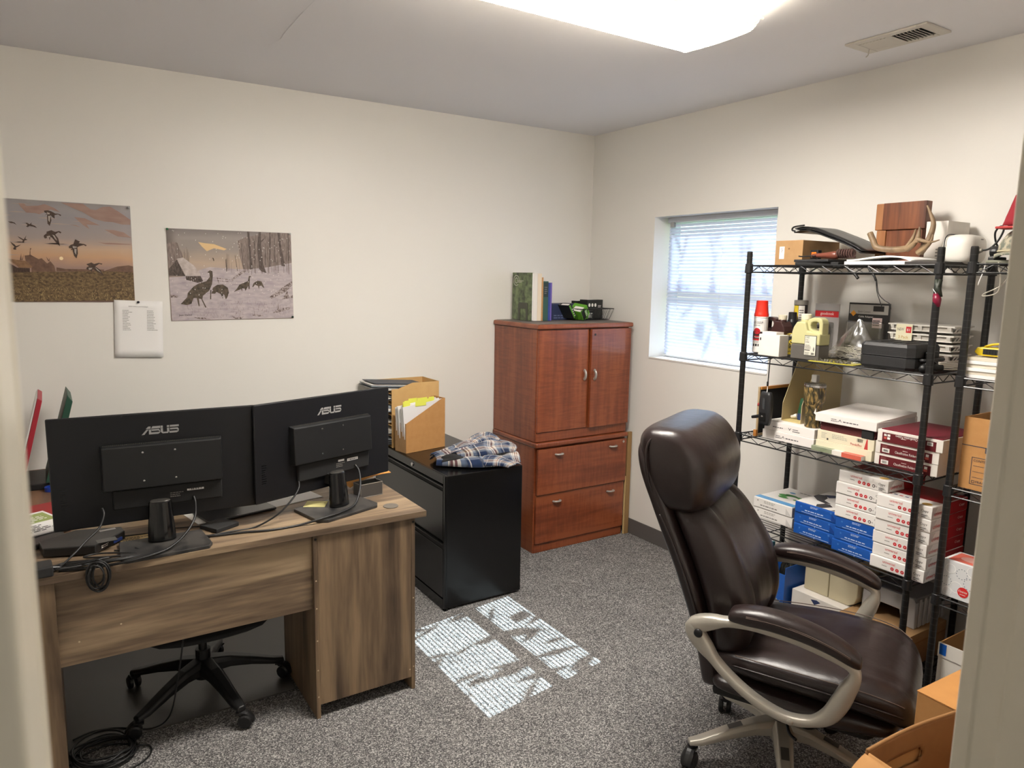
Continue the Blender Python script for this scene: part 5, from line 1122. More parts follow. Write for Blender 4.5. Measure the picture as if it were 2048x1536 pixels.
# ---- second shelf
def prints(parent, mats, fn, nm='label_print'):
    t = MB(); fn(t); return flat(t, nm, mats, parent)
T = thing('spray_can', 'white spray paint can with a bright red cap by the left shelf post', 'spray can', (2.850, 2.240, E2))
MB().lathe([(.030, .0), (.0325, .004), (.0325, .158), (.031, .163), (.033, .165), (.033, .170), (.026, .172)], (0, 0, 0), 28).build('can_body', mat('can_white', (226, 224, 220), .3), T, smooth=False)
MB().lathe([(.0335, .1705), (.0335, .178), (.031, .19), (.027, .225), (.0265, .243), (.0245, .245)], (0, 0, 0), 28).build('cap', mat('cap_red', (226, 44, 26), .35), T, smooth=False)
def wrap(mb, r, z0, z1, a0, a1, mi, n_=14, off=.0006):
    for i in range(n_):
        a, c_ = a0 + (a1 - a0) * i / n_, a0 + (a1 - a0) * (i + 1) / n_
        mb.add([(-(r + off) * cos(a), -(r + off) * sin(a), z0), (-(r + off) * cos(c_), -(r + off) * sin(c_), z0), (-(r + off) * cos(c_), -(r + off) * sin(c_), z1), (-(r + off) * cos(a), -(r + off) * sin(a), z1)], [(0, 1, 2, 3)], mi)
def wrap_text(mb, body, r, a0, a1, z, h, mi, off=.0010):
    vs, fs, x0, x1, y0, y1 = glyphs(body); q = []
    for p in vs:
        a = a0 + (a1 - a0) * (p.x - x0) / (x1 - x0); q.append((-(r + off) * cos(a), -(r + off) * sin(a), z + h * (p.y - y0) / (y1 - y0)))
    mb.add(q, fs, mi)
def fn(t):
    wrap(t, .0325, .066, .100, -.9, 1.5, 0); wrap(t, .0325, .058, .066, -.9, 1.5, 1)
    wrap_text(t, 'RUST-OLEUM', .0325, -.55, .95, .137, .011, 2); wrap_text(t, 'Enamel Spray', .0325, -.4, .6, .125, .007, 2)
    for k in range(14):
        a = 2 * pi * k / 14; a2 = 2 * pi * (k + 1) / 14; P_ = lambda th, s_: (-.0337 * cos(.15 + .5 * cos(th) * s_), -.0337 * sin(.15 + .5 * cos(th) * s_), .102 + .015 * sin(th) * s_)
        t.add([P_(0, 0), P_(a, 1), P_(a2, 1)], [(0, 1, 2)], 1)
    wrap(t, .0332, .074, .080, -.2, .9, 1); wrap_text(t, 'Metallic', .0332, -.2, .7, .070, .007, 3)
    wrap(t, .0325, .030, .042, -.4, -.1, 2, 4); wrap(t, .0325, .030, .042, .0, .3, 2, 4); wrap(t, .0325, .030, .042, .4, .7, 2, 4)
    for k in range(3): wrap(t, .0325, .046 + k * .004, .0475 + k * .004, -.5, .9 - .2 * k, 4, 8)
prints(T, [mat('can_dark', (44, 30, 30), .4), mat('can_red', (176, 24, 36), .35), INK, WHITEINK, GREYINK], fn)
def jug(name, label, x, y, rz, sc, body, cap_m, level=None, lab=None, s=1):
    """flat chemical jug seen from its wide face: neck on one shoulder, moulded grip on the other (s=1: grip to the right)"""
    T = thing(name, label, 'jug', (x, y, E2), rz)
    w_, d_ = .062 * sc, .034 * sc
    def slab_(poly, x0, x1, nm, mt, bv): return MB().prism([(s * a * sc, b_ * sc) for a, b_ in poly], 'X', x0, x1).build(nm, mt, T, bevel=bv, segs=3, smooth=False)
    zl = level / sc if level else 0
    up = [(-.062, zl), (-.062, .108), (-.060, .150), (-.050, .163), (-.030, .166), (-.012, .160), (.004, .148), (.008, .150), (.042, .150), (.058, .118), (.062, .100), (.062, zl)]
    hole = [(-.050, .118), (-.026, .112), (-.012, .122), (-.014, .142), (-.028, .150), (-.048, .146)]
    # outline with the grip hole joined to it by a bridge
    out = [(-.062, zl), (-.062, .108), (-.060, .150), (-.050, .163), (-.030, .166), (-.030, .1505)] + [(-.028, .150), (-.014, .142), (-.012, .122), (-.026, .112), (-.050, .118), (-.048, .146)] + [(-.0295, .1505), (-.0295, .166), (-.012, .160), (.004, .146), (.042, .146), (.058, .118), (.062, .100), (.062, zl)]
    lower = [(-.062, .004), (-.060, .0), (.060, .0), (.062, .004), (.062, .104), (.056, .124), (.042, .146), (.004, .146), (-.006, .112), (-.062, .104)]
    if zl:
        slab_([(-.062, .004), (-.060, 0), (.060, 0), (.062, .004), (.062, zl), (-.062, zl)], -d_, d_, 'liquid_level', mat('jug_liquid', (92, 88, 84), .3), .006)
        lower = [(-.062, zl + .0004), (.062, zl + .0004), (.062, .104), (.056, .124), (.042, .146), (.004, .146), (-.006, .112), (-.062, .104)]
    slab_(lower, -d_, d_, 'jug_body', body, .006)
    RO = [(-.062, .098), (-.062, .142), (-.057, .158), (-.044, .165), (-.018, .164), (.002, .156), (.006, .138), (.0, .118), (-.014, .106), (-.040, .098)]
    RI = [(-.047, .113), (-.047, .134), (-.045, .144), (-.037, .149), (-.022, .148), (-.013, .143), (-.010, .133), (-.013, .122), (-.021, .116), (-.036, .112)]
    k = len(RO); h_ = d_ * .62; m = MB(); vs = []
    for xx in (-h_, h_):
        for P_ in (RO, RI): vs += [(xx, s * a * sc, b_ * sc) for a, b_ in P_]
    fs = []
    for i in range(k):
        j = (i + 1) % k; fs += [(i, j, k + j, k + i), (2 * k + j, 2 * k + i, 3 * k + i, 3 * k + j), (j, i, 2 * k + i, 2 * k + j), (k + i, k + j, 3 * k + j, 3 * k + i)]
    m.add(vs, fs).build('grip', body, T, bevel=.005, segs=3)
    0 and MB().tube(cr([(0, -s * .054 * sc, .098 * sc), (0, -s * .054 * sc, .125 * sc), (0, -s * .050 * sc, .150 * sc), (0, -s * .030 * sc, .157 * sc), (0, -s * .008 * sc, .150 * sc), (0, s * .004 * sc, .134 * sc)], 6), .011 * sc, 12, flat=(1.0, 1.5)).build('grip', body, T, smooth=True)
    MB().lathe([(.021 * sc, .140 * sc), (.019 * sc, .152 * sc), (.016 * sc, .158 * sc)], (0, s * .024 * sc, 0), 18).build('neck', body, T, smooth=True)
    MB().lathe([(.0185 * sc, .154 * sc), (.0192 * sc, .156 * sc), (.0192 * sc, .174 * sc), (.017 * sc, .176 * sc)], (0, s * .024 * sc, 0), 20).build('cap', cap_m, T)
    if lab: prints(T, lab[0], lambda t: lab[1](t, d_, w_, sc))
    return T
def lab1(t, d_, w_, sc):
    put_rect(t, (-d_, w_ * .85, .03 * sc), *FR, w_ * 1.7, .045 * sc, 0, .002); put_rect(t, (-d_, w_ * .85, .075 * sc), *FR, w_ * 1.7, .016 * sc, 1, .002); put_text(t, 'PNEUMATIC', (-d_, w_ * .6, .078 * sc), *FR, w_ * 1.3, .010 * sc, 2, .003)
jug('jug', 'dark brown plastic jug with a cream cap behind the small white carton', 2.930, 2.205, radians(0), 1.02, mat('jug_brown', (62, 38, 36), .3), mat('cap_cream', (214, 206, 184), .5), None,
    ([WHITEINK, INK, mat('label_yellow', (222, 186, 60), .5)], lab1), -1)
def lab2(t, d_, w_, sc):
    o = lambda a, b_: (-d_, -w_ * .08 - a, b_)
    put_rect(t, o(-.006, .018 * sc), *FR, .058, .078 * sc, 0, .002); put_rect(t, o(-.004, .020 * sc), *FR, .054, .074 * sc, 1, .0026)
    put_text(t, 'CASE', o(.0, .085 * sc), *FR, .018, .008, 2, .0034); put_text(t, 'HY-TRAN', o(0, .076 * sc), *FR, .013, .005, 3, .0034); put_text(t, 'ULTRA', o(0, .068 * sc), *FR, .018, .005, 3, .0034)
    put_lines(t, o(0, .044 * sc), *FR, .03, .02, 4, 4, .0034, 4); put_rect(t, o(-.002, .038 * sc), *FR, .026, .003, 3, .0034); put_bars(t, o(.03, .022 * sc), *FR, .016, .010, 3, .0034); put_lines(t, o(0, .022 * sc), *FR, .024, .012, 3, 4, .0034, 6)
    put_poly(t, [(.038, .05), (.042, .062), (.046, .05), (.044, .04), (.04, .04)], o(0, 0), *FR, 4, .0034)
jug('jug', 'translucent yellow jug of dark oil with a white label, second shelf front', 2.800, 1.935, radians(0), 1.12, mat('jug_yellow', (188, 184, 136), .32, trans=.0), mat('cap_cream', (0, 0, 0)), .066,
    ([INK, mat('label_pale', (206, 204, 190), .5), mat('label_teal', (30, 90, 78), .5), INK, GREYINK], lab2))
T, dx, dy, h = carton('carton', 'small white carton stamped 22-125 in front of the brown jug', 'box', 2.752, 2.815, 2.056, 2.168, E2, E2 + .096, WHITEB)
def fn(t):
    f = front(dx, dy); R_ = ((0, 0, 1), (0, 1, 0))
    put_text(t, '22 - 125', f(.024, .030), *R_, .048, .010, 0, -.0008); put_text(t, '428', f(.013, .038), *R_, .02, .007, 0, -.0008); put_bars(t, f(.040, .024), *R_, .05, .010, 1, -.0008); put_lines(t, f(.055, .02), *R_, .06, .004, 1, 1, -.0008, 3); put_rect(t, f(.006, .068), *FR, .007, .012, 0, .0008)
prints(T, [INK, GREYINK], fn, 'stamp_print')
MB().box((-dx + .002, -dy + .02, h), (dx - .01, dy - .015, h + .012)).build('open_flap', WHITEB, T, bevel=.0006)
T = thing('aerosol_can', 'slim black aerosol can beside the tall yellow and red canister', 'spray can', (3.0, 2.178, E2))
MB().lathe([(.024, 0), (.0245, .003), (.0245, .145), (.020, .158), (.019, .19), (.017, .192)], (0, 0, 0), 22).build('can_body', BLACK, T)
prints(T, [WHITEINK], lambda t: (wrap_text(t, 'Grease', .0245, -.1, .8, .095, .010, 0), wrap_text(t, 'Lube', .0245, -.1, .8, .08, .010, 0), wrap(t, .0245, .115, .118, -.1, .7, 0)))
T = thing('canister', 'tall black, yellow and red canister behind the yellow jug', 'canister', (3.075, 2.190, E2))
MB().lathe([(.031, 0), (.031, .232), (.029, .2325)], (0, 0, 0), 24).build('can_body', mat('canister_black', (24, 24, 24), .4), T)
MB().lathe([(.0325, .226), (.0325, .246), (.031, .248)], (0, 0, 0), 24).build('lid', mat('canister_rim', (150, 146, 140), .4, .5), T)
def fn(t):
    for i in range(10):
        a, c_ = -.75 + i * .10, -.65 + i * .10
        P_ = lambda q, z_: (-.0316 * cos(q), -.0316 * sin(q), z_)
        bt = lambda q: .216 - .085 * ((q + .75) / 1.0)
        t.add([P_(a, bt(a)), P_(c_, bt(c_)), P_(c_, .222), P_(a, .222)], [(0, 1, 2, 3)], 0)
        t.add([P_(a, bt(a) - .055), P_(c_, bt(c_) - .045), P_(c_, bt(c_) - .005), P_(a, bt(a) - .005)], [(0, 1, 2, 3)], 1)
    wrap(t, .031, .10, .222, .30, 1.2, 2, 8); 
    for k in range(8): wrap(t, .0314, .12 + k * .011, .125 + k * .011, .4, 1.05, 3, 4)
prints(T, [mat('canister_yellow', (222, 196, 44), .4), mat('canister_red', (190, 40, 44), .4), WHITEINK, GREYINK], fn)
T = thing('spray_can', 'short yellow and black can between the white carton and the yellow jug', 'spray can', (2.925, 2.118, E2))
MB().lathe([(.026, 0), (.0265, .003), (.0265, .085), (.022, .095), (.018, .097)], (0, 0, 0), 20).build('can_body', mat('can_yellow', (206, 180, 40), .4, var=(70, (40, 38, 30), .12)), T)
prints(T, [mat('can_band', (30, 30, 28), .5), mat('can_yellow2', (226, 200, 50), .4)], lambda t: (wrap(t, .0265, .066, .085, -1, 1.4, 0), wrap_text(t, 'C', .0265, .2, .8, .05, .02, 1, .0014)))
def blister(name, label, y0, y1, z0, z1, x, back, rz=0, cat='package'):
    T = thing(name, label, cat, (x, (y0 + y1) / 2, z0), radians(rz)); w_ = (y1 - y0) / 2; hh = z1 - z0
    MB().box((-.0008, -w_, 0), (.0008, w_, hh)).build('backing_card', back, T)
    return T, w_, hh
T, w_, hh = blister('kitchen_gadget_pack', 'grey carded kitchen gadget pack with a red lettered strip', 2.012, 2.140, E2 + .0, E2 + .235, 3.118, mat('card_grey', (158, 154, 152), .5))
prints(T, [REDINK, WHITEINK, GREYINK], lambda t: (put_rect(t, (-.0008, w_ - .002, hh - .062), *FR, 2 * w_ - .006, .028, 0), put_text(t, 'goodcook', (-.0008, w_ - .03, hh - .057), *FR, .07, .018, 1, .0012), put_rect(t, (-.0008, w_ - .002, hh - .034), *FR, 2 * w_ - .006, .003, 2)))
MB().lathe([(.022, .01), (.027, .02), (.027, .115), (.024, .12)], (-.030, -.002, 0), 18).build('gadget_body', WHITEP, T)
MB().lathe([(.026, .1205), (.028, .125), (.028, .136), (.022, .138)], (-.030, -.002, 0), 18).build('gadget_ring', CHROME, T)
MB().box((-.0598, -.042, .003), (-.001, .04, .15)).build('blister', FILM, T, bevel=.006)
prints(T, [GREYINK], lambda t: put_text(t, 'OXO', (-.0575, .006, .06), *FR, .014, .006, 0)) if 0 else None
T, w_, hh = blister('bagged_part_pack', 'black and grey carded pack standing at the back of the second shelf', 1.775, 1.970, E2 + .0, E2 + .246, 3.124, mat('card_black', (34, 32, 31), .45))
prints(T, [mat('card_pale', (170, 166, 160), .5), mat('card_orange', (206, 140, 40), .5), WHITEINK, INK, mat('card_pink', (214, 190, 186), .5)], lambda t: (put_rect(t, (-.0008, w_ - .004, hh - .05), *FR, 2 * w_ - .012, .042, 0), put_poly(t, [(.0, .014), (.014, 0), (.028, .014), (.014, .028)], (-.0008, w_ - .01, hh - .062), *FR, 1, .0010),
    put_text(t, 'Quick Connect', (-.0008, w_ - .045, hh - .045), *FR, .06, .010, 3, .0012), put_text(t, 'Cable Adapter', (-.0008, w_ - .05, hh - .068), *FR, .07, .011, 2, .0012), put_rect(t, (-.0008, -.02, hh - .036), *FR, .05, .024, 3, .0012), put_rect(t, (-.0008, -.02, hh - .11), *FR, .045, .045, 4, .0012), put_lines(t, (-.0008, -.024, hh - .1), *FR, .035, .03, 3, 3, .0018, 6)))
MB().tube(cr([(-.02, .05, .03), (-.03, .0, .08), (-.02, -.05, .06), (-.02, -.02, .03), (-.02, .03, .05)], 6), .008, 8).build('coiled_part', BLACKM, T, smooth=True)
MB().box((-.0408, -.085, .003), (-.001, .085, .165)).build('blister', FILM, T, bevel=.008)
# bag of zip ties
T = thing('zip_tie_bag', 'clear plastic bag of pale zip ties behind the black case', 'bag', (2.95, 1.80, E2), 0)
def bag(sgn):
    def fn(i, j):
        wv = .15 * (1 - .92 * j ** 1.25); y_ = .03 - .02 * j + (i - .5) * 2 * wv - .05 * (1 - j) * (i - .5)
        z_ = .004 + .178 * j * (1 - .25 * (i - .35) ** 2)
        th = .042 * (1 - j) ** .8 * sin(pi * i) ** .7 + .0015
        nz = .007 * mnoise.noise(Vector((i * 9, j * 11, sgn * 3)))
        return (sgn * th + nz, y_, max(.002, z_ + nz * .6))
    return fn
for sgn in (-1, 1): MB().grid(bag(sgn), 22, 18).build('bag_film', FILM, T, smooth=True, fix=False)
zt_ = MB(); rr = random.Random(3)
for k in range(110):
    y_ = rr.uniform(-.13, .12); x_ = rr.uniform(-.026, .026); z_ = rr.uniform(.006, .06) * (1 - abs(y_) * 3.5) + .004; a = rr.uniform(-.5, .5); L = rr.uniform(.05, .09)
    p0 = Vector((x_ - .012 * rr.random(), max(-.13, y_ - L / 2 * cos(a)), z_)); p1 = Vector((x_ + .012 * rr.random(), min(.13, y_ + L / 2 * cos(a)), max(.004, z_ + .03 * sin(a))))
    zt_.tube([p0, (p0 + p1) / 2 + Vector((0, 0, .006)), p1], .0013, 4)
stuff(zt_.build('zip_ties', mat('zip_tie_natural', (236, 232, 218), .45), T))
T = thing('parts_pack', 'flat yellow edged clear pack of small parts at the front of the second shelf', 'package', (2.79, 1.80, E2), radians(4))
MB().box((-.045, -.10, 0), (.045, .10, .002)).build('backing_card', mat('pack_yellow', (206, 196, 70), .5), T)
rr = random.Random(8)
pp = MB()
for k in range(26):
    c_ = Vector((rr.uniform(-.034, .034), rr.uniform(-.085, .085), .0045)); pp.lathe([(.004 + rr.random() * .004, -.0022), (.004, .004 + rr.random() * .006)], c_, 8)
stuff(pp.build('small_parts', mat('zinc_parts', (150, 146, 138), .3, .8), T))
MB().grid(lambda i, j: ((i - .5) * .088, (j - .5) * .196, .003 + .012 * sin(pi * i) ** .5 * sin(pi * j) ** .4 + .002 * mnoise.noise(Vector((i * 8, j * 14, 2)))), 14, 22).build('cover_film', FILM, T, smooth=True, fix=False)
# black hard case
T = thing('tool_case', 'black moulded plastic tool case lying on the second shelf', 'case', (2.872, 1.578, E2), radians(0))
CS = mat('case_black', (33, 33, 34), .5, bump=(200, .25))
for nm, z0, z1, tp in (('lower_shell', .001, .050, 0), ('upper_shell', .0515, .104, 1)):
    def ring(k, z_): return [(k * x_, k * y_ * 1.0, z_) for x_, y_ in ((-.105, -.085), (-.085, -.112), (.085, -.112), (.105, -.085), (.105, .092), (.085, .112), (-.085, .112), (-.105, .092))]
    m = MB(); lv_ = [(.94, z0), (1, z0 + .012), (1, z1 - .004), (1.01, z1)] if not tp else [(1.01, z0), (1, z0 + .004), (1, z1 - .014), (.93, z1)]
    vs = [p for k, z_ in lv_ for p in ring(k, z_)]; fs = [tuple(range(7, -1, -1)), tuple(24 + j for j in range(8))]
    for i in range(3):
        for j in range(8): fs.append((i * 8 + j, i * 8 + (j + 1) % 8, (i + 1) * 8 + (j + 1) % 8, (i + 1) * 8 + j))
    m.add(vs, fs).build(nm, CS, T, bevel=.003)
MB().box((-.03, -.125, .022), (.06, -.1135, .076)).build('latch', CS, T, bevel=.004)
MB().tube(cr([(-.06, -.114, .045), (-.06, -.135, .045), (.0, -.140, .045), (.07, -.135, .045), (.07, -.114, .045)], 4), .007, 8).build('handle', CS, T, smooth=True)
for y_ in (-.05, .0, .05): MB().box((-.075, y_ - .012, .1041), (.075, y_ + .012, .1065)).build('lid_rib', CS, T, bevel=.002)
# stacked white trays
T = thing('tray_pack', 'stack of white slotted plastic trays with a price card', 'tray', (3.105, 1.588, E2 + .0))
for k in range(4):
    z_ = .062 + k * .030 if 0 else .028 + k * .038
    m = MB(); m.box((-.07, -.125, z_), (.07, .125, z_ + .004)); m.box((-.078, -.135, z_ + .022), (.078, .135, z_ + .027))
    for q in range(5):
        y_ = -.12 + q * .058
        m.add([(-.07, y_, z_ + .004), (-.07, y_ + .012, z_ + .004), (-.078, y_ + .014, z_ + .022), (-.078, y_ - .002, z_ + .022)], [(0, 1, 2, 3)])
        m.add([(-.055 + q * .026, -.125, z_ + .004), (-.043 + q * .026, -.125, z_ + .004), (-.041 + q * .026, -.135, z_ + .022), (-.057 + q * .026, -.135, z_ + .022)], [(0, 1, 2, 3)])
    m.build('tray', WHITEP, T, solid=.0012, fix=False)
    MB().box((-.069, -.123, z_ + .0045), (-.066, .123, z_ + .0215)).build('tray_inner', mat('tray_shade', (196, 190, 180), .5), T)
MB().box((-.06, -.11, 0), (.06, .11, .0275)).build('tray_foot', WHITEP, T)
T2 = MB().box((-.0805, .03, .072), (-.0795, .098, .168)).build('price_card', mat('card_cream', (226, 220, 190), .6), T)
prints(T2, [REDINK, WHITEINK, GREYINK, mat('card_gold', (190, 150, 70), .6)], lambda t: (put_rect(t, (-.0805, .056, .132), *FR, .022, .026, 0, .0006), put_text(t, '$1', (-.0805, .052, .138), *FR, .012, .012, 1, .0012), put_text(t, 'NEW', (-.0805, .092, .140), *FR, .028, .012, 2, .0008), put_text(t, '3 Pack', (-.0805, .086, .108), *FR, .042, .012, 3, .0008), put_lines(t, (-.0805, .09, .08), *FR, .05, .022, 2, 3, .0008, 2)), 'card_print')
T = thing('cable_adapter', 'black cable bundle with a white tie at the second shelf corner', 'cable', (2.90, 1.425, E2), 0)
MB().tube(cr([(-.13, .0, .016), (-.10, .012, .020), (-.06, .0, .02), (-.03, -.012, .018)], 5), .0165, 10).build('cable_bundle', CABLE, T, smooth=True)
pts = []
for k in range(34): a = k * .62; pts.append((-.085 + .03 * sin(a * .97) + .0006 * k, .000 + .012 * sin(a * .5), .026 + .020 * cos(a)))
MB().tube(pts, .0032, 6).build('cable_coil', CABLE, T, smooth=True)
MB().tube(cr([(-.10, .006, .045), (-.102, -.005, .058), (-.10, -.012, .078), (-.098, -.014, .09)], 4), .0018, 6).build('white_tie', PAPER, T, smooth=True)
for k in range(5): MB().tube(cr([(-.05, -.012 - .001 * k, .040 - .006 * k), (.0, -.028, .036 - .006 * k), (.05, -.034, .030 - .005 * k)], 4), .0022, 6).build('white_lead', mat('lead_white', (212, 206, 196), .5), T, smooth=True)

# ---- third shelf
BXW = mat('white_mailer', (232, 226, 222), .55)
def mailer(label, x0, x1, y0, y1, z0, z1, flip, rz=0):
    T, dx, dy, h = carton('carton', label, 'box', x0, x1, y0, y1, z0, z1, BXW, None, rz)
    f = front(dx, dy); w_ = 2 * dy
    def fn(t):
        a0 = w_ * .52 if flip else w_ * .42; s = -1 if flip else 1
        put_poly(t, [(-.008, -.006 * s), (0, .006 * s), (.008, -.006 * s), (.005, -.006 * s), (0, .001 * s), (-.005, -.006 * s)], f(a0, h / 2), *FR, 0)
        if flip: put_lines(t, f(w_ * .18, h * .40), *FR, w_ * .30, h * .22, 1, 0, .0005, 3); put_lines(t, f(w_ * .58, h * .30), *FR, .04, h * .4, 2, 0, .0005, 4)
        else: put_lines(t, f(w_ * .27, h * .30), *FR, .035, h * .4, 2, 0, .0005, 4); put_lines(t, f(w_ * .47, h * .36), *FR, w_ * .36, h * .25, 1, 0, .0005, 3)
    prints(T, [mat('mailer_print', (84, 80, 84), .7)], fn, 'box_print')
    for sg in (-1,): MB().box((-dx + .01, -dy - .0008, h * .25), (dx - .02, -dy - .0001, h * .98)).build('side_flap', mat('mailer_flap', (206, 200, 200), .6), T)
    return T
mailer('lower of two white mailing cartons at the left of the third shelf', 2.768, 3.06, 1.858, 2.125, E3, E3 + .040, 0)
mailer('upper white mailing carton carrying the camouflage tumbler', 2.772, 3.06, 1.860, 2.120, E3 + .0405, E3 + .0815, 1)
zb = E3 + .0825
T = thing('framed_panel', 'dark panel with an orange wood frame leaning at the third shelf end', 'frame', (2.90, 2.156, E3), radians(0))
FW = wood('frame_pine', (150, 92, 36), (184, 122, 54), (200, 140, 72), 'X', 1.0, .4)
MB().box((-.13, -.003, .012), (.13, .003, .218)).build('dark_panel', BLACKM, T)
for lo, hi in (((-.138, -.005, .0), (-.1305, .005, .232)), ((.1305, -.005, .0), (.138, .005, .232)), ((-.13, -.009, .2185), (.13, .005, .232)), ((-.13, -.005, .0), (.13, .005, .0115))):
    MB().box(lo, hi).build('frame_bar', FW if lo[2] > .2 else mat('frame_edge_pale', (168, 146, 112), .6), T, bevel=.0015)
MB().box((-.150, -.008, .0), (-.1385, .008, .030)).build('frame_foot', FW, T, bevel=.001)
T = thing('magazine_holder', 'beige slanted magazine holder standing behind the camouflage tumbler', 'magazine file', (2.83, 1.975, zb), radians(0))
BEI = mat('holder_beige', (176, 160, 122), .6); dpt = .29
sd_ = [(0, 0), (dpt, 0), (dpt, .29), (.10, .29), (.002, .085)]
MB().prism(sd_, 'Y', .097, .100).build('side_panel', BEI, T); MB().prism(sd_, 'Y', -.003, 0).build('side_panel', BEI, T)
MB().box((dpt - .003, .0002, 0), (dpt, .0968, .29)).build('back_panel', BEI, T); MB().box((0, .0002, 0), (dpt - .0032, .0968, .004)).build('bottom_panel', mat('holder_lip', (204, 186, 128), .5), T)
T = thing('glue_bottle', 'tipped green and blue bottle with a white nozzle inside the beige holder', 'bottle', (2.905, 2.022, zb + .0045), radians(0))
MB().tube([(0, -.012, .028), (.0, .002, .016), (0, .004, .0152)], [.010, .016, .014], 12).build('base', mat('bottle_blue', (44, 64, 108), .4), T) if 0 else None
MB().lathe([(.018, 0), (.019, .004), (.019, .028), (.018, .030)], (0, 0, 0), 16).build('base', mat('bottle_blue', (44, 64, 108), .4), T)
MB().lathe([(.0185, .0305), (.0175, .045), (.012, .085), (.008, .10)], (0, 0, 0), 16).build('bottle_body', mat('bottle_green', (40, 84, 56), .4), T)
MB().tube(cr([(-.012, .018, .018), (-.014, .032, .012), (-.014, .045, .008)], 4), [.009] * 4 + [.007] * 4 + [.0055], 10).build('nozzle', WHITEP, T, smooth=True)
T = thing('insulated_tumbler', 'camouflage patterned steel tumbler standing on the white cartons', 'tumbler', (2.822, 1.908, zb))
CAMO = bpy.data.materials.new('reed_camouflage'); CAMO.use_nodes = True; n = CAMO.node_tree.nodes; l = CAMO.node_tree.links; b = n['Principled BSDF']; b.inputs['Roughness'].default_value = .35
tc = n.new('ShaderNodeTexCoord'); mp = n.new('ShaderNodeMapping'); mp.inputs['Scale'].default_value = (34, 34, 16); mp.inputs['Rotation'].default_value = (.5, .3, 0); l.new(tc.outputs['Object'], mp.inputs[0])
nz = n.new('ShaderNodeTexNoise'); nz.inputs['Scale'].default_value = 1; nz.inputs['Detail'].default_value = 5; nz.inputs['Distortion'].default_value = 2.2; l.new(mp.outputs[0], nz.inputs['Vector'])
rp = n.new('ShaderNodeValToRGB'); e = rp.color_ramp.elements; e[0].position = .36; e[0].color = lin((36, 32, 24)); e[1].position = .66; e[1].color = lin((176, 150, 100)); q = e.new(.48); q.color = lin((84, 76, 50)); q = e.new(.57); q.color = lin((134, 108, 62))
l.new(nz.outputs[0], rp.inputs[0]); l.new(rp.outputs[0], b.inputs['Base Color'])
MB().lathe([(.030, 0), (.033, .003), (.034, .092), (.036, .100), (.044, .118), (.0455, .172), (.0455, .180)], (0, 0, 0), 32).build('tumbler_body', CAMO, T, smooth=False)
MB().lathe([(.0458, .1802), (.0462, .184), (.0458, .190), (.042, .191)], (0, 0, 0), 32).build('steel_rim', CHROME, T)
MB().lathe([(.0448, .1912), (.044, .196), (.038, .199), (.002, .1985)], (0, 0, 0), 28).build('lid', FILM, T)
MB().box((-.004, -.006, .199), (.02, .02, .232)).build('lid_slider', mat('lid_grey', (150, 146, 140), .4), T, bevel=.003)
T = thing('handheld_device', 'black handheld device hanging on a strap from the second shelf', 'handheld device', (2.718, 2.078, 1.052))
MB().grid(lambda i, j: ((.016 - .004 * (2 * i - 1) ** 2) * math.copysign(abs(cos(2 * pi * j)) ** .5, cos(2 * pi * j)), (.031 - .008 * abs(2 * i - 1) ** 4) * math.copysign(abs(sin(2 * pi * j)) ** .5, sin(2 * pi * j)), .002 + .150 * i), 12, 24, cv=True, caps=True).build('housing', mat('scanner_black', (30, 30, 32), .45), T, smooth=True)
MB().box((-.0185, -.012, .022), (-.0155, .020, .058)).build('key_panel', BLACKG, T, bevel=.002)
MB().box((-.0185, -.006, .075), (-.0155, .006, .125)).build('display', mat('display_grey', (60, 62, 64), .25), T, bevel=.001)
MB().lathe([(.005, -.0186), (.004, -.0205), (.001, -.021)], (0, .004, .042), 10, axis='X').build('button', CHROME, T)
MB().tube([(0, .026, .04), (-.004, .05, .032), (-.006, .066, .028)], [.011, .010, .009], 8, flat=(.8, 1)).build('lever', BLACK, T)
MB().tube([(0, .030, .088), (0, .041, .090)], [.006, .009], 10).build('red_knob', mat('knob_red', (150, 40, 40), .4), T)
MB().tube(cr([(0, 0, .151), (.002, .0, .17), (0, -.001, .18)], 4), .0016, 6).build('lanyard_loop', PAPER, T)
MB().tube([(0, -.001, .18), (0, -.001, .20), (0, -.002, .201), (.004, -.002, .31)], [.0045, .0045, .0025, .0025], 7).build('strap', BLACK, T)
CB = mat('cream_carton', (222, 214, 188), .6)
T, dx, dy, h = carton('carton', 'plain cream carton at the bottom of the middle stack on the third shelf', 'box', 2.768, 3.06, 1.594, 1.848, E3, E3 + .045, CB)
T, dx, dy, h = carton('carton', 'cream carton with barcode and red wedge under the brown folders', 'box', 2.772, 3.06, 1.590, 1.846, E3 + .0455, E3 + .089, CB)
def fn(t):
    f = front(dx, dy); put_text(t, 'Pendaflex', f(.155, .006), *FR, .05, .011, 0); put_poly(t, [(0, 0), (.016, 0), (.013, .043), (.009, .043)], f(.215, 0), *FR, 0); put_bars(t, f(.182, .025), *FR, .026, .014, 1); put_lines(t, f(.07, .018), *FR, .075, .02, 3, 2, .0006, 4); put_lines(t, f(.02, .012), *FR, .03, .026, 4, 2, .0006, 5); put_rect(t, f(.046, .006), *FR, .008, .008, 1)
prints(T, [mat('soft_red_print', (186, 60, 56), .6), INK, mat('pale_print', (176, 172, 156), .7)], fn)
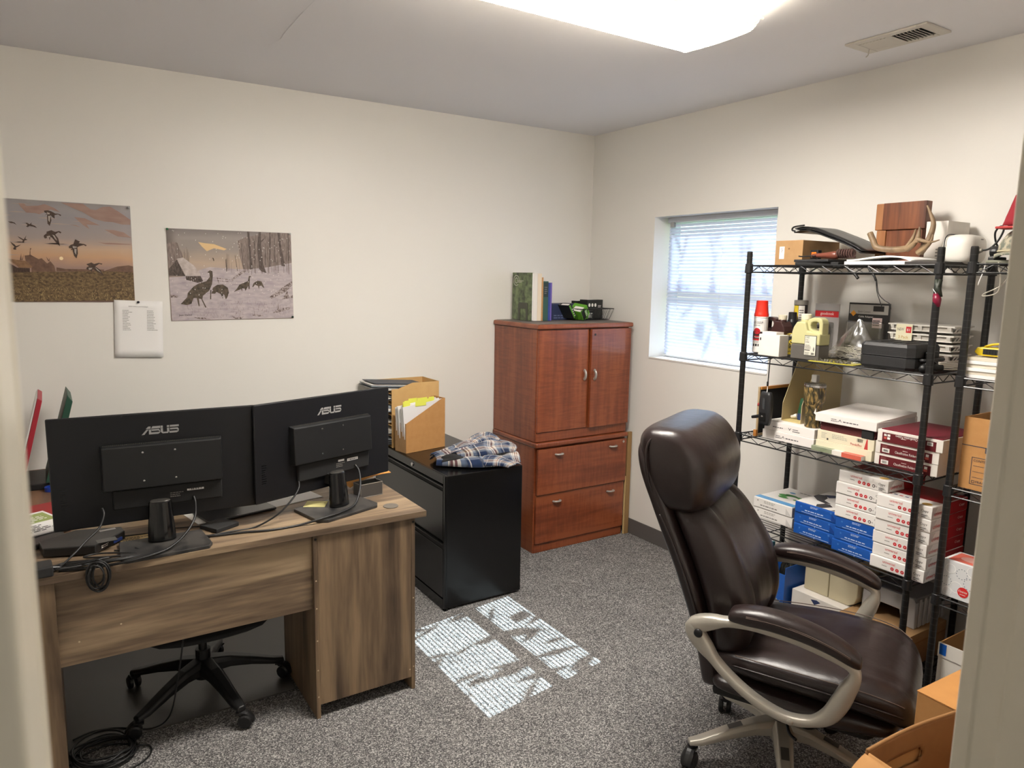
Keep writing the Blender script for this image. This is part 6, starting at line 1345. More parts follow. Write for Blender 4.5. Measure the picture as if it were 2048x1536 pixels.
for k in range(6):
    o = slab('expanding_folder', 'maroon pressboard folder, number %s up in the folder stack' % ('one', 'two', 'three', 'four', 'five', 'six')[k], 'folder', 2.915, 1.716 + .002 * (k % 2), E3 + .0895 + k * .0062, .27, .246, .0056, .4 * (k % 3), mat('folder_maroon', (92, 34, 36), .6), .0012, 'cover'); o['group'] = 'maroon folders stacked on the third shelf'
    o['label'] = ('lowest', 'second lowest', 'third from bottom', 'third from top', 'second from top', 'topmost')[k] + ' maroon pressboard folder under the white carton with a lid'
T = slab('fastener_strap', 'dark strap ends poking out of the maroon folders', 'strap', 2.776, 1.622, E3 + .0895, .012, .05, .034, 0, BLACKM, .003, 'strap')
T = mailer('white lidded carton lying on the maroon folders', 2.762, 3.07, 1.583, 1.856, E3 + .128, E3 + .163, 0, .6)
MB().prism([(-.154, .0355), (-.150, .036), (.15, .052), (.15, .0355)], 'Y', -.134, .132).build('lid_panel', BXW, T)
MB().prism([(.1365, .024), (.146, .030), (.138, .052)], 'X', -.153, -.150).build('torn_corner', BXW, T)
WINE = mat('folder_box_maroon', (92, 22, 28), .5); WINT = mat('folder_box_top', (112, 26, 44), .45)
def class_box(label, x, y0, y1, z0, hh, inv):
    T, dx, dy, h = carton('folder_carton', label, 'box', x, x + .30, y0, y1, z0, z0 + hh, WHITEB, 'classification folder cartons on the third shelf')
    w_ = 2 * dy; f = front(dx, dy)
    def fn(t):
        a, c_ = .020, w_ - .024; u, v = FR; o = f
        put_rect(t, f(a, 0 if not inv else 0), *FR, c_ - a, h - .010, 0)
        if inv: put_text(t, 'Classification Folders', f(.158, h - .012), (0, 1, 0), (0, 0, -1), .085, .0095, 1, .0008); put_lines(t, f(.095, h - .024), *FR, .03, .004, 1, 1, .0008); 
        else: put_text(t, 'Classification Folders', f(.080, .010), *FR, .085, .0095, 1, .0008); put_lines(t, f(.11, .024), *FR, .03, .004, 1, 1, .0008)
        if inv:
            for q in range(4): put_rect(t, f(.027 + (q % 2) * .014, .012 + (q // 2) * .012), *FR, .011, .009, 1 if q else 3, .0008)
            put_rect(t, f(w_ - .058, .020), *FR, .022, .014, 1, .0008); put_bars(t, f(w_ - .055, .022), *FR, .017, .009, 2, .0014); put_disc(t, f(.036, h - .016), *FR, .0025, 1, .0008)
        else:
            put_rect(t, f(.028, .006), *FR, .03, .016, 1, .0008); put_bars(t, f(.032, .009), *FR, .022, .010, 2, .0014); put_lines(t, f(.028, .024), *FR, .03, .010, 3, 4, .0008, 3)
            put_rect(t, f(w_ - .048, .022), *FR, .011, .010, 1, .0008); put_rect(t, f(w_ - .050, .012), *FR, .014, .009, 3, .0008); put_disc(t, f(w_ - .052, .005), *FR, .002, 1, .0008)
    prints(T, [WINE, WHITEINK, INK, mat('label_salmon', (190, 84, 74), .6), mat('label_dim', (150, 96, 92), .6)], fn)
    return T, dx, dy, h
class_box('lowest white and maroon carton of classification folders', 2.768, 1.336, 1.582, E3, .0475, 0)
class_box('middle white and maroon carton of classification folders', 2.766, 1.334, 1.580, E3 + .048, .0475, 0)
T, dx, dy, h = class_box('topmost carton of classification folders, its maroon contents showing', 2.762, 1.322, 1.574, E3 + .096, .0475, 1)
MB().box((-dx + .006, -dy + .006, h), (dx - .006, dy - .012, h + .0035)).build('top_folder', WINT, T)
T = thing('paperback', 'thin paperback with a green, white and red cover at the shelf edge', 'book', (2.80, 1.735, E3), radians(-2))
MB().box((-.052, -.114, .001), (.050, .116, .018)).build('pages', PAPER, T)
MB().box((-.054, -.116, .0182), (.052, .118, .0195)).build('front_cover', WHITEB, T)
MB().box((-.0548, -.116, 0), (-.0535, .118, .0195)).build('spine', WHITEB, T)
t = MB()
for a, c_, mi in ((.0, .10, 0), (.145, .234, 1)):
    put_rect(t, (-.054, .118 - a, .0195), *TP, c_ - a, .106, mi); put_rect(t, (-.0548, .118 - a, .0005), *FR, c_ - a, .0186, mi)
flat(t, 'cover_print', [mat('cover_green', (112, 124, 96), .5, var=(30, (150, 156, 130), .2)), mat('cover_red', (204, 96, 76), .5)], T)
# ---- fourth shelf: wrapped reams of paper
RW, RL, RH = .216, .277, .0508
WRAP = mat('ream_wrapper_white', (232, 228, 224), .45, bump=(35, .12))
WRBL = mat('ream_wrapper_blue', (20, 82, 168), .38, bump=(35, .12))
WRRD = mat('ream_wrapper_red', (156, 18, 26), .42, bump=(35, .12))
BLUINK = mat('sky_blue_print', (88, 150, 200), .5); GRNINK = mat('leaf_green_print', (70, 142, 66), .5); NAVINK = mat('navy_print', (40, 52, 92), .5)
FOLDL = mat('wrapper_fold', (206, 202, 198), .5); FOLDB = mat('wrapper_fold_blue', (14, 62, 138), .42); GOLD = mat('gold_print', (216, 176, 96), .5)
def ream_body(T, mt, foldm, nm='wrapped_block'):
    dx, dy = RL / 2, RW / 2
    MB().box((-dx, -dy, 0), (dx, dy, RH - .0006)).build(nm, mt, T, bevel=.004, segs=2)
    t = MB()                                             # folded wrapper end on the face towards -X and the long side
    put_poly(t, [(0, .003), (.030, .003), (.0, .034)], (-dx, -dy + .034, .003), *FR, 0, .0006)
    put_poly(t, [(.034, 0), (.034, .046), (.0, .046)], (-dx, -dy + .034, .002), *FR, 1, .0011)
    put_poly(t, [(0, 0), (.040, .044), (0, .044)], (-dx + .002, -dy, .003), *SD, 0, .0006)
    flat(t, 'wrapper_fold', [foldm, mt], T)
    return dx, dy
def universal(T, dx, dy):
    def fn(t):
        f = lambda a, b_: (-dx, dy - a, b_)
        put_text(t, 'universal', f(.054, .030), *FR, .050, .011, 0); 
        for k in range(3):
            put_disc(t, f(.094 + k * .020, .0165), *FR, .0072, 0); put_text(t, '✓' if 0 else 'v', f(.0915 + k * .020, .0142), *FR, .005, .0045, 1, .0010)
        put_disc(t, f(.156, .0165), *FR, .0066, 2); put_disc(t, f(.156, .0165), *FR, .0036, 1, .0010); put_text(t, 'A', f(.165, .0135), *FR, .006, .006, 2)
        put_lines(t, f(.052, .018), *FR, .030, .006, 1, 3, .0006, 3)
        put_text(t, 'Copy', f(.176, .0235), *FR, .028, .012, 2, .0014); put_lines(t, f(.178, .006), *FR, .026, .013, 2, 2, .0014, 5)
        put_poly(t, [(.118, 0), (.272, 0), (.272, .049), (.104, .049)], (-dx, -dy, .001), *SD, 4, .0008)
        put_text(t, 'universal', (-dx + .016, -dy, .014), *SD, .082, .016, 0, .0012); put_text(t, 'Copy', (-dx + .205, -dy, .020), *SD, .042, .013, 1, .0014)
        put_rect(t, (-dx + .085, dy - .004, RH - .0006), *TP, RW - .008, RL - .09, 4, .0006); put_disc(t, (-dx + .028, -dy + .034, RH - .0006), *TP, .018, 5, .0006, 16)
        for k in range(5): put_rect(t, (-dx + .045, dy - .02 - k * .022, RH - .0006), *TP, .014, .010, (0, 6)[k % 2 if k < 4 else 0], .0008)
    prints(T, [REDINK, WHITEINK, INK, GREYINK, mat('ream_red_panel', (152, 18, 26), .42), GOLD, NAVINK], fn, 'ream_print')
def bluebrand(T, dx, dy):
    def fn(t):
        f = lambda a, b_: (-dx, dy - a, b_)
        put_lines(t, f(.078, .036), *FR, .055, .010, 2, 0, .0006, 3); put_lines(t, f(.052, .017), *FR, .115, .009, 1, 0, .0006, 9); put_rect(t, f(.035, .0085), *FR, .145, .0016, 0); put_rect(t, f(.108, .001), *FR, .002, .008, 0)
        put_disc(t, f(.032, .032), *FR, .004, 1); put_disc(t, f(.178, .04), *FR, .005, 1)
    prints(T, [mat('pale_blue_print', (200, 214, 238), .5), mat('mid_blue_print', (64, 116, 190), .5)], fn, 'ream_print')
def whitebrand(T, dx, dy):
    def fn(t):
        f = lambda a, b_: (-dx, dy - a, b_)
        put_lines(t, f(.06, .030), *FR, .09, .014, 2, 0, .0006, 3); put_lines(t, f(.04, .013), *FR, .12, .011, 1, 1, .0006, 9); put_disc(t, f(.025, .036), *FR, .004, 0)
    prints(T, [mat('ash_print', (158, 154, 148), .6), GREYINK], fn, 'ream_print')
def stack(proto_fn, labels, x, y, z0, group, jit=.004, seed=1, rz=0):
    rr = random.Random(seed); root = None
    for k, lab in enumerate(labels):
        if root is None:
            root = thing('paper_ream', lab, 'paper ream', (x, y, z0), 0, group); proto_fn(root); o = root
        else: o = dup(root); o['label'] = lab
        o.location = (x + rr.uniform(-jit, jit), y + rr.uniform(-jit, jit), z0 + k * RH); o.rotation_euler = (0, 0, radians(rr.uniform(-1.2, 1.2) + rz))
    return root
def P_white(T): whitebrand(T, *ream_body(T, WRAP, FOLDL))
def P_blue(T): bluebrand(T, *ream_body(T, WRBL, FOLDB))
def P_univ(T): universal(T, *ream_body(T, WRAP, FOLDL))
r = stack(P_white, ['lower white paper ream at the left end of the fourth shelf'], 2.852 + RL / 2, 2.100, E4, 'plain white paper reams', .001, 1)
r2 = dup(r); r2['label'] = 'upper white paper ream with a green and blue leaf cover'; r2.location = (2.848 + RL / 2, 2.103, E4 + RH); r2.rotation_euler = (0, 0, radians(.6))
def fn(t):
    dx, dy = RL / 2, RW / 2; put_rect(t, (-dx + .004, dy - .003, RH), *TP, RW - .006, .040, 0); c_ = (-dx + .02, dy, RH)
    for (a, b_, r_, q) in ((.075, .115, .030, .018), (.10, .135, .034, .016), (.14, .125, .032, .018), (.165, .095, .026, .016), (.09, .085, .028, .014)): put_disc(t, (-dx + .02 + b_, dy - a, RH), *TP, r_, 1, .0008, 12, q)
    put_disc(t, (-dx + .125, dy - .125, RH), *TP, .030, 2, .0012, 14, .018); put_disc(t, (-dx + .20, dy - .075, RH), *TP, .016, 0, .0008, 14, .010); put_lines(t, (-dx + .235, dy - .09, RH), *TP, .11, .012, 1, 3, .0008, 5)
prints(r2, [BLUINK, GRNINK, WRAP, INK], fn, 'cover_print')
stack(P_blue, ['bottom blue paper ream of the left blue pile', 'middle blue paper ream of the left blue pile', ], 2.818 + RL / 2, 1.851, E4, 'blue wrapped paper reams', .002, 3)
T = stack(P_blue, ['top blue paper ream of the left pile, white cover facing up'], 2.816 + RL / 2, 1.851, E4 + 2 * RH, 'blue wrapped paper reams', .001, 5)
def fn(t):
    dx, dy = RL / 2, RW / 2; put_rect(t, (-dx + .003, dy - .002, RH), *TP, RW - .004, RL - .006, 0, .0003); o = (-dx + .003, dy - .002, RH)
    put_poly(t, [(.0, .13), (.05, .085), (.10, .07), (.12, .085), (.07, .11), (.06, .15), (.03, .19), (.0, .17)], o, *TP, 1, .0008); put_poly(t, [(.10, .0), (.13, .0), (.15, .05), (.12, .075), (.10, .07), (.085, .03)], o, *TP, 1, .0008); put_poly(t, [(.17, .0), (.21, .01), (.212, .07), (.19, .05)], o, *TP, 1, .0008)
    put_poly(t, [(.02, .19), (.06, .16), (.09, .21), (.05, .22)], o, *TP, 2, .0008); put_text(t, 'C3', Vector(o) + Vector((.12, -.125, 0)), *TP, .03, .03, 1, .0008); put_lines(t, Vector(o) + Vector((.17, -.12, 0)), *TP, .075, .05, 4, 2, .0008, 7)
prints(T, [WRAP, mat('cover_charcoal', (62, 60, 64), .5), NAVINK], fn, 'cover_print')
stack(P_blue, ['%s blue paper ream under the white reams of the second blue pile' % q for q in ('bottom', 'middle', 'top')], 2.782 + RL / 2, 1.632, E4, 'blue wrapped paper reams', .003, 8)
stack(P_univ, ['%s white ream on top of the blue reams, marked in red' % q for q in ('first, lowest', 'second', 'third', 'fourth, highest')], 2.782 + RL / 2, 1.635, E4 + 3 * RH, 'white reams with red lettering', .006, 11)
stack(P_univ, ['%s white ream in the front right pile by the shelf post' % q for q in ('lowest', 'second lowest', 'third lowest', 'third highest', 'second highest', 'highest')], 2.759 + RL / 2, 1.446, E4, 'white reams with red lettering', .004, 14)

# ---- lowest shelf and what stands on it
T = thing('carton', 'blue cardboard tub holding crinkled foil and tins on the bottom shelf', 'box', (2.90, 2.065, E5))
BLB = mat('tub_blue', (28, 86, 170), .45)
for lo, hi in (((-.10, -.095, 0), (.10, .095, .003)), ((-.10, -.095, .003), (-.097, .095, .20)), ((.097, -.095, .003), (.10, .095, .24)), ((-.097, -.095, .003), (.097, -.092, .235)), ((-.097, .092, .003), (.097, .095, .16))):
    MB().box(lo, hi).build('tub_panel', BLB, T)
prints(T, [WHITEINK, mat('tub_navy', (30, 48, 92), .5)], lambda t: (put_text(t, 'G', (-.10, -.068, .055), *FR, .014, .018, 0), put_poly(t, [(0, 0), (.03, .045), (.055, .055), (.05, .02), (.03, 0)], (-.10, -.005, .02), *FR, 0), put_rect(t, (-.10, .055, .003), *FR, .03, .07, 1)))
T = thing('foil_packet', 'crinkled silvery plastic packet inside the blue tub', 'packet', (2.93, 2.035, E5 + .0035))
MB().grid(lambda i, j: ((i - .5) * .12 + .01 * mnoise.noise(Vector((i * 9, j * 9, 1))), (j - .5) * .10 + .01 * mnoise.noise(Vector((i * 9, j * 9, 4))), .002 + .26 * (sin(pi * i) * sin(pi * j)) ** .35 + .02 * mnoise.noise(Vector((i * 12, j * 12, 7)))), 18, 18).build('film', mat('dark_foil', (66, 66, 62), .22, .7, bump=(40, .6)), T, smooth=False)
T = slab('booklet', 'teal booklet standing on end in the blue tub', 'booklet', 2.87, 2.11, E5 + .0035, .05, .012, .30, 0, mat('booklet_teal', (52, 104, 116), .4), .001, 'cover')
T = thing('moss_bag', 'small bag of greenish dry moss at the left of the bottom shelf', 'bag', (2.96, 2.19, E5))
MB().grid(lambda i, j: ((.06 * sin(pi * i) ** .6) * cos(2 * pi * j) + .01 * mnoise.noise(Vector((i * 8, j * 8, 1))), (.035 * sin(pi * i) ** .6) * sin(2 * pi * j), .002 + .27 * i), 14, 18, cv=True, caps=True).build('bag_body', mat('moss_brown', (120, 106, 66), .7, var=(40, (60, 74, 40), .15), bump=(60, .8)), T, smooth=False)
T = carton('carton', 'white cardboard carton lying under the beige panels on the bottom shelf', 'box', 2.84, 3.14, 1.70, 1.955, E5, E5 + .135, WHITEB, None, 0)[0]
prints(T, [NAVINK], lambda t: put_poly(t, [(0, .02), (.02, 0), (.05, .02), (.03, .026)], (-.15, .03, .10), *FR, 0))
T = thing('document_box', 'beige upright file box of two panels with a rounded end', 'file box', (3.00, 1.805, E5 + .1355))
BGP = mat('beige_panel', (188, 178, 150), .5)
for y0, y1 in ((.003, .125), (-.135, .0)): MB().prism([(y0, 0.0 + (.0 if y0 > 0 else 0)), (y1, 0), (y1, .215), (y0, .215)] if y0 > 0 else [(y0, .05), (y0 + .012, .018), (y0 + .04, .0), (y1, 0), (y1, .215), (y0, .215)], 'X', -.11, .11).build('panel', BGP, T, bevel=.004)
T = carton('flat_carton', 'flat brown cardboard carton under the grey paper tray', 'box', 2.800, 3.12, 1.404, 1.690, E5, E5 + .142, KRAFTD)[0]
t = MB(); put_rect(t, (-.1725, .149, .10), *FR, .0, .0, 0) if 0 else None
MB().box((-.1608, -.135, .05), (-.1601, -.120, .138)).build('tuck_slot', KRAFTI, T); MB().box((-.155, -.1438, .10), (.155, -.1432, .104)).build('lid_edge', KRAFTI, T)
T = thing('paper_tray', 'grey moulded paper tray with a notched front on the brown carton', 'printer tray', (3.03, 1.545, E5 + .1425))
GRP = mat('tray_grey', (172, 172, 174), .5)
MB().prism([(-.115, 0), (-.062, 0), (-.048, .062), (.034, .062), (.050, 0), (.115, 0), (.112, .105), (.10, .128), (-.10, .128), (-.112, .105)], 'X', -.12, -.112).build('front_face', GRP, T, bevel=.003)
MB().box((-.1115, -.112, .108), (.12, .112, .130)).build('top_panel', mat('tray_top', (120, 120, 122), .5), T, bevel=.005)
MB().box((-.1115, -.112, .001), (.12, -.106, .1075)).build('side_panel', GRP, T); MB().box((-.1115, .106, .001), (.12, .112, .1075)).build('side_panel', GRP, T)
for k in range(6): MB().box((-.095 + k * .037, -.118, .003), (-.078 + k * .037, -.1125, .122)).build('side_rib', GRP, T, bevel=.003)

# ---- second unit: what shows past the door frame
F1, F2, F3, F4, F5 = [d + .001 for d in DK2]
T = thing('camouflage_cap', 'camouflage cloth cap on the top of the right shelving unit', 'cap', (2.815, 1.145, F1 + .012))
ACU = mat('digital_camo', (168, 160, 140), .8, var=(60, (104, 108, 96), .06))
MB().grid(lambda i, j: (.075 * cos(2 * pi * j) * cos(i * 1.5), .085 * sin(2 * pi * j) * cos(i * 1.5), .028 + .085 * sin(i * 1.5) + .006 * mnoise.noise(Vector((i * 5, j * 7, 3)))), 9, 26, cv=True).build('crown', ACU, T, smooth=True, solid=.003)
MB().grid(lambda i, j: (-.07 - .07 * i * sin(pi * j) + .01, (j - .5) * .15, .030 - .014 * i - .012 * (2 * j - 1) ** 2), 7, 15).build('brim', ACU, T, smooth=True, solid=.004)
MB().tube([(.0755 * cos(2 * pi * k / 28), .0855 * sin(2 * pi * k / 28), .030) for k in range(28)], .0035, 6, closed=True).build('hem_band', mat('hem_tan', (176, 166, 140), .8), T, smooth=True)
T = thing('folded_cloth', 'folded grey green cloth lying under the camouflage cap', 'cloth', (2.85, 1.16, F1))
MB().box((-.10, -.095, 0), (.10, .085, .011)).build('fold', mat('cloth_sage', (128, 128, 114), .9), T, bevel=.004)
T = thing('camera_mount', 'black plastic clamp mount beside the white antenna', 'clamp', (2.86, 1.262, F1 + .004))
MB().box((-.03, -.012, .0), (.06, .012, .022)).build('arm', BLACK, T, bevel=.004); MB().lathe([(.018, -.014), (.02, -.006), (.02, .006), (.018, .014)], (.0, 0, .040), 16, axis='Y').build('clamp_head', BLACK, T); MB().box((-.012, -.008, .02), (.012, .008, .034)).build('joint', mat('joint_grey', (80, 80, 82), .4), T)
T = thing('red_cap', 'red cloth cap perched on the camouflage cap at the far right', 'cap', (2.80, 1.165, F1 + .127))
MB().grid(lambda i, j: (.06 * cos(2 * pi * j) * (1 - .5 * i), .055 * sin(2 * pi * j) * (1 - .5 * i), .10 * i + .012 * mnoise.noise(Vector((i * 4, j * 6, 2)))), 8, 20, cv=True, caps=True).build('crown', mat('cap_cloth_red', (136, 18, 34), .85), T, smooth=True)
MB().box((-.075, -.04, -.012), (.0, .05, -.004)).build('peak', mat('cap_peak', (176, 58, 58), .8), T, bevel=.003)
T = thing('black_pouch', 'black cloth pouch behind the camouflage cap on the right unit', 'bag', (2.965, 1.17, F1))
MB().grid(lambda i, j: (.045 * cos(2 * pi * j) * (1 - .3 * i), .09 * sin(2 * pi * j) * (1 - .35 * i * i) , .001 + .10 * i), 8, 20, cv=True, caps=True).build('pouch', mat('pouch_black', (20, 20, 22), .9), T, smooth=True)
o = MB().tube(cr([(2.735, 1.235, F1 - .003), (2.735, 1.24, 1.745), (2.73, 1.245, 1.72), (2.73, 1.25, 1.70)], 5), .0018, 6).build('white_cord', PAPER, smooth=True); tag(o, 'thin white cord end hanging from the right shelving unit', 'cord')
o = MB().tube(cr([(2.745, 1.20, F1 + .004), (2.75, 1.19, 1.72), (2.76, 1.20, 1.675), (2.755, 1.24, 1.662), (2.755, 1.236, 1.672), (2.76, 1.19, 1.70), (2.765, 1.16, 1.755), (2.768, 1.155, F1 + .004)], 6), .0022, 6).build('grey_cable', mat('cable_pale', (176, 170, 158), .5), smooth=True); tag(o, 'pale grey cable drooping in a loop below the right unit top shelf', 'cable')
for k in range(6):
    T = slab('document_stack', 'bundle of printed pages', 'paper', 2.855 + .003 * (k % 2), 1.135 - .002 * (k % 3), F2 + k * .0125, .21, .275, .012, (k % 3) - 1, mat('aged_paper', (214, 206, 188), .75) if k % 2 else PAPER, .0008, 'sheets')
    T['label'] = ('lowest', 'second lowest', 'third lowest', 'third highest', 'second highest', 'topmost')[k] + ' bundle of pages under the yellow strip of the right unit'; T['group'] = 'paper bundles on the right unit'
T = thing('staple_gun', 'yellow plastic tool with a black ribbed grip lying on the page bundles', 'tool', (2.80, 1.185, F2 + .0755), radians(2))
YT = mat('tool_yellow', (226, 196, 26), .4)
MB().prism([(-.08, .004), (.06, .004), (.075, .016), (.066, .034), (-.08, .034)], 'X', -.024, .03).build('tool_body', YT, T, bevel=.004)
MB().box((-.075, 0, 0), (.0, 0, 0)) if 0 else None
MB().box((-.0255, -.075, .010), (-.0238, .045, .029)).build('grip', BLACKM, T)
for k in range(12): MB().box((-.0268, -.072 + k * .0095, .011), (-.0256, -.067 + k * .0095, .028)).build('grip_rib', BLACK, T)
MB().tube(cr([(.005, -.07, .0345), (.005, -.03, .048), (.005, .02, .046), (.005, .05, .035)], 5), .009, 8, flat=(.5, 1.3)).build('handle', YT, T, smooth=True)
T = thing('tape_dispenser', 'black and grey roll end lying beside the page bundles', 'tape', (2.80, 1.252, F2 + .0005))
MB().lathe([(.026, -.02), (.034, -.018), (.034, .0), (.026, .002)], (0, 0, .034), 20, axis='Y').build('roll', BLACK, T); MB().box((-.03, -.024, .018), (.01, -.0205, .05)).build('side_plate', mat('plate_grey', (176, 170, 164), .4), T, bevel=.003)
T = thing('moving_box', 'brown cardboard storage box printed CONTENTS on the right shelving unit', 'box', (2.917, 1.045, F3))
bw, bd_, bh = .15, .215, .262
for lo, hi in (((-bw, -bd_, 0), (bw, bd_, .004)), ((-bw, -bd_, .004), (-bw + .004, bd_, bh)), ((bw - .004, -bd_, .004), (bw, bd_, bh)), ((-bw + .004, -bd_, .004), (bw - .004, -bd_ + .004, bh)), ((-bw + .004, bd_ - .004, .004), (bw - .004, bd_, bh))):
    MB().box(lo, hi).build('box_panel', KRAFT, T)
def fn(t):
    f = lambda a, b_: (-bw, bd_ - a, b_)
    put_rect(t, f(0, .158), *FR, .43, .003, 0); put_rect(t, f(.078, .140), *FR, .02, .020, 0)
    for lo, w_, h_ in ((f(.037, .02), .33, .0022), (f(.037, .118), .33, .0022), (f(.037, .02), .0022, .10)): put_rect(t, lo, *FR, w_, h_, 0)
    put_text(t, 'CONTENTS:', f(.044, .104), *FR, .062, .009, 0, .0009)
    for k in range(3): put_rect(t, f(.044, .088 - k * .021), *FR, .31, .0016, 0)
    for lo, w_, h_ in ((f(.044, .026), .010, .0014), (f(.044, .0346), .010, .0014), (f(.044, .026), .0014, .010), (f(.0526, .026), .0014, .010)): put_rect(t, lo, *FR, w_, h_, 0, .0009)
    put_text(t, 'FRAGILE', f(.058, .027), *FR, .045, .009, 0, .0009)
prints(T, [mat('box_print_blue', (52, 56, 72), .7)], fn, 'box_print')
T = slab('document_stack', 'white pages standing proud inside the CONTENTS box', 'paper', 2.90, 1.06, F3 + .0045, .24, .20, .275, 0, PAPER, .001, 'sheets')
r = stack(P_univ, ['%s white ream at the back of the right unit, above the tissue box' % q for q in ('lowest', 'second lowest', 'third lowest', 'third highest', 'second highest', 'highest')], 3.03, 1.115, F4, 'white reams on the right unit', .004, 24)
T = thing('tissue_box', 'white tissue carton with ring pattern and a red round logo', 'tissue box', (2.822, 1.203, F4))
TB = mat('tissue_carton', (222, 224, 226), .45); tx, ty, th = .062, .075, .140
MB().box((-tx, -ty, 0), (tx, ty, th)).build('carton_body', TB, T, bevel=.0015)
def ringp(t, c_, r0, mi, u, v, seg=24, dash=False):
    for k in range(seg):
        if dash and k % 2: continue
        a, a2 = 2 * pi * k / seg, 2 * pi * (k + (1 if not dash else .8)) / seg
        put_poly(t, [(r0 * cos(a), r0 * sin(a)), (r0 * cos(a2), r0 * sin(a2)), ((r0 - .0022) * cos(a2), (r0 - .0022) * sin(a2)), ((r0 - .0022) * cos(a), (r0 - .0022) * sin(a))], c_, u, v, mi, .0008)
def fn(t):
    f = lambda a, b_: (-tx, ty - a, b_)
    for a, b_, r_, mi, ds in ((.03, .11, .018, 2, 0), (.07, .10, .020, 1, 1), (.105, .118, .020, 2, 0), (.02, .06, .018, 1, 1), (.055, .045, .022, 2, 0), (.10, .07, .022, 1, 1), (.128, .045, .018, 2, 0), (.025, .022, .016, 2, 0)): ringp(t, f(a, b_), r_, mi, *FR, 24, ds)
    put_disc(t, f(.080, .034), *FR, .019, 0, .0012, 24); put_text(t, 'Kleenex', f(.065, .033), *FR, .030, .009, 3, .0018); put_lines(t, f(.070, .024), *FR, .02, .005, 1, 3, .0018, 2)
    put_rect(t, (-tx + .012, ty - .012, th), *TP, .126, .10, 4, .0006); put_disc(t, (0, 0, th), *TP, .04, 5, .0012, 20, .028)
prints(T, [mat('logo_red', (214, 44, 44), .45), mat('ring_slate', (86, 104, 122), .6), mat('ring_pale', (246, 246, 246), .5), WHITEINK, mat('carton_coral', (206, 104, 88), .5), mat('slot_film', (226, 170, 160), .4)], fn, 'carton_print')
T = thing('banker_box', 'open white corrugated box with blue tape on the right unit bottom shelf', 'box', (2.93, 1.03, F5))
bw, bd_, bh = .155, .235, .225
WB2 = mat('white_corrugate', (226, 222, 214), .65)
for k, (lo, hi) in enumerate((((-bw, -bd_, 0), (bw, bd_, .004)), ((-bw, -bd_, .004), (-bw + .004, bd_, bh)), ((bw - .004, -bd_, .004), (bw, bd_, bh + .02)), ((-bw + .004, -bd_, .004), (bw - .004, -bd_ + .004, bh)), ((-bw + .004, bd_ - .004, .004), (bw - .004, bd_, bh)))):
    MB().box(lo, hi).build('box_panel', [WB2, WB2, KRAFTI, WB2, KRAFTI][k], T)
MB().box((-bw - .003, -bd_ - .002, bh - .055), (-bw - .0004, bd_ + .002, bh + .001)).build('lid_band', WB2, T)
MB().box((-bw - .0042, bd_ - .028, bh - .045), (-bw - .0032, bd_ - .004, bh - .002)).build('blue_tape', mat('masking_blue', (24, 96, 190), .5), T)
rr = random.Random(31)
T = thing('crumpled_paper', 'crumpled white paper in the open white box', 'paper', (2.93, 1.03, F5 + .0045))
MB().grid(lambda i, j: ((i - .5) * .24, (j - .5) * .24, .004 + .20 * (sin(pi * i) * sin(pi * j)) ** .3 + .035 * mnoise.noise(Vector((i * 9, j * 9, 2)))), 20, 20).build('sheet', PAPER, T, smooth=False)
T = slab('floor_carton', 'dark blue carton on the floor beneath the right shelving unit', 'box', 2.86, 1.06, .001, .26, .40, .07, 0, mat('carton_navy', (34, 46, 92), .5), .002, 'carton_body')

# ------------------------------------------------------------------ brown leather executive chair
LEA = bpy.data.materials.new('dark_brown_leather'); LEA.use_nodes = True; n = LEA.node_tree.nodes; l = LEA.node_tree.links; b = n['Principled BSDF']
b.inputs['Base Color'].default_value = lin((35, 24, 23)); b.inputs['Roughness'].default_value = .33; b.inputs['Specular IOR Level'].default_value = .55
tc = n.new('ShaderNodeTexCoord'); vo = n.new('ShaderNodeTexVoronoi'); vo.inputs['Scale'].default_value = 420; l.new(tc.outputs['Object'], vo.inputs['Vector'])
nz = n.new('ShaderNodeTexNoise'); nz.inputs['Scale'].default_value = 14; nz.inputs['Detail'].default_value = 3; l.new(tc.outputs['Object'], nz.inputs['Vector'])
b1 = n.new('ShaderNodeBump'); b1.inputs['Strength'].default_value = .14; b1.inputs['Distance'].default_value = .001; l.new(vo.outputs['Distance'], b1.inputs['Height'])
b2 = n.new('ShaderNodeBump'); b2.inputs['Strength'].default_value = .22; b2.inputs['Distance'].default_value = .01; l.new(nz.outputs[0], b2.inputs['Height']); l.new(b1.outputs[0], b2.inputs['Normal']); l.new(b2.outputs[0], b.inputs['Normal'])
SIL = mat('silver_grey_nylon', (184, 179, 168), .36, .4, bump=(200, .04)); SILD = mat('grey_nylon_dark', (88, 86, 82), .45, .3)
THR = mat('stitch_thread', (96, 80, 72), .7)
X = thing('office_chair', 'big dark brown leather executive chair with silver loop arms', 'chair', (2.09, 1.44, 0), radians(-64))
star_base(X, 0, 0, radians(141), .315, .092, .145, SIL, SILD, BLACK, .030)
MB().lathe([(.030, .12), (.036, .15), (.037, .20), (.040, .21), (.040, .255), (.034, .262), (.022, .264), (.022, .30)], (0, 0, 0), 24).build('gas_lift', BLACK, X)
MB().box((-.12, -.11, .285), (.12, .11, .325)).build('tilt_mechanism', BLACKM, X, bevel=.012)
MB().tube(cr([(.03, -.10, .30), (.04, -.17, .285), (.06, -.23, .275), (.085, -.262, .278)], 5), .005, 8).build('lift_lever', BLACK, X, smooth=True)
MB().tube(cr([(.12, -.02, .30), (.16, -.06, .262), (.10, -.12, .24), (.04, -.10, .262), (.02, -.02, .285)], 6), .0035, 6).build('control_cable', CABLE, X, smooth=True)
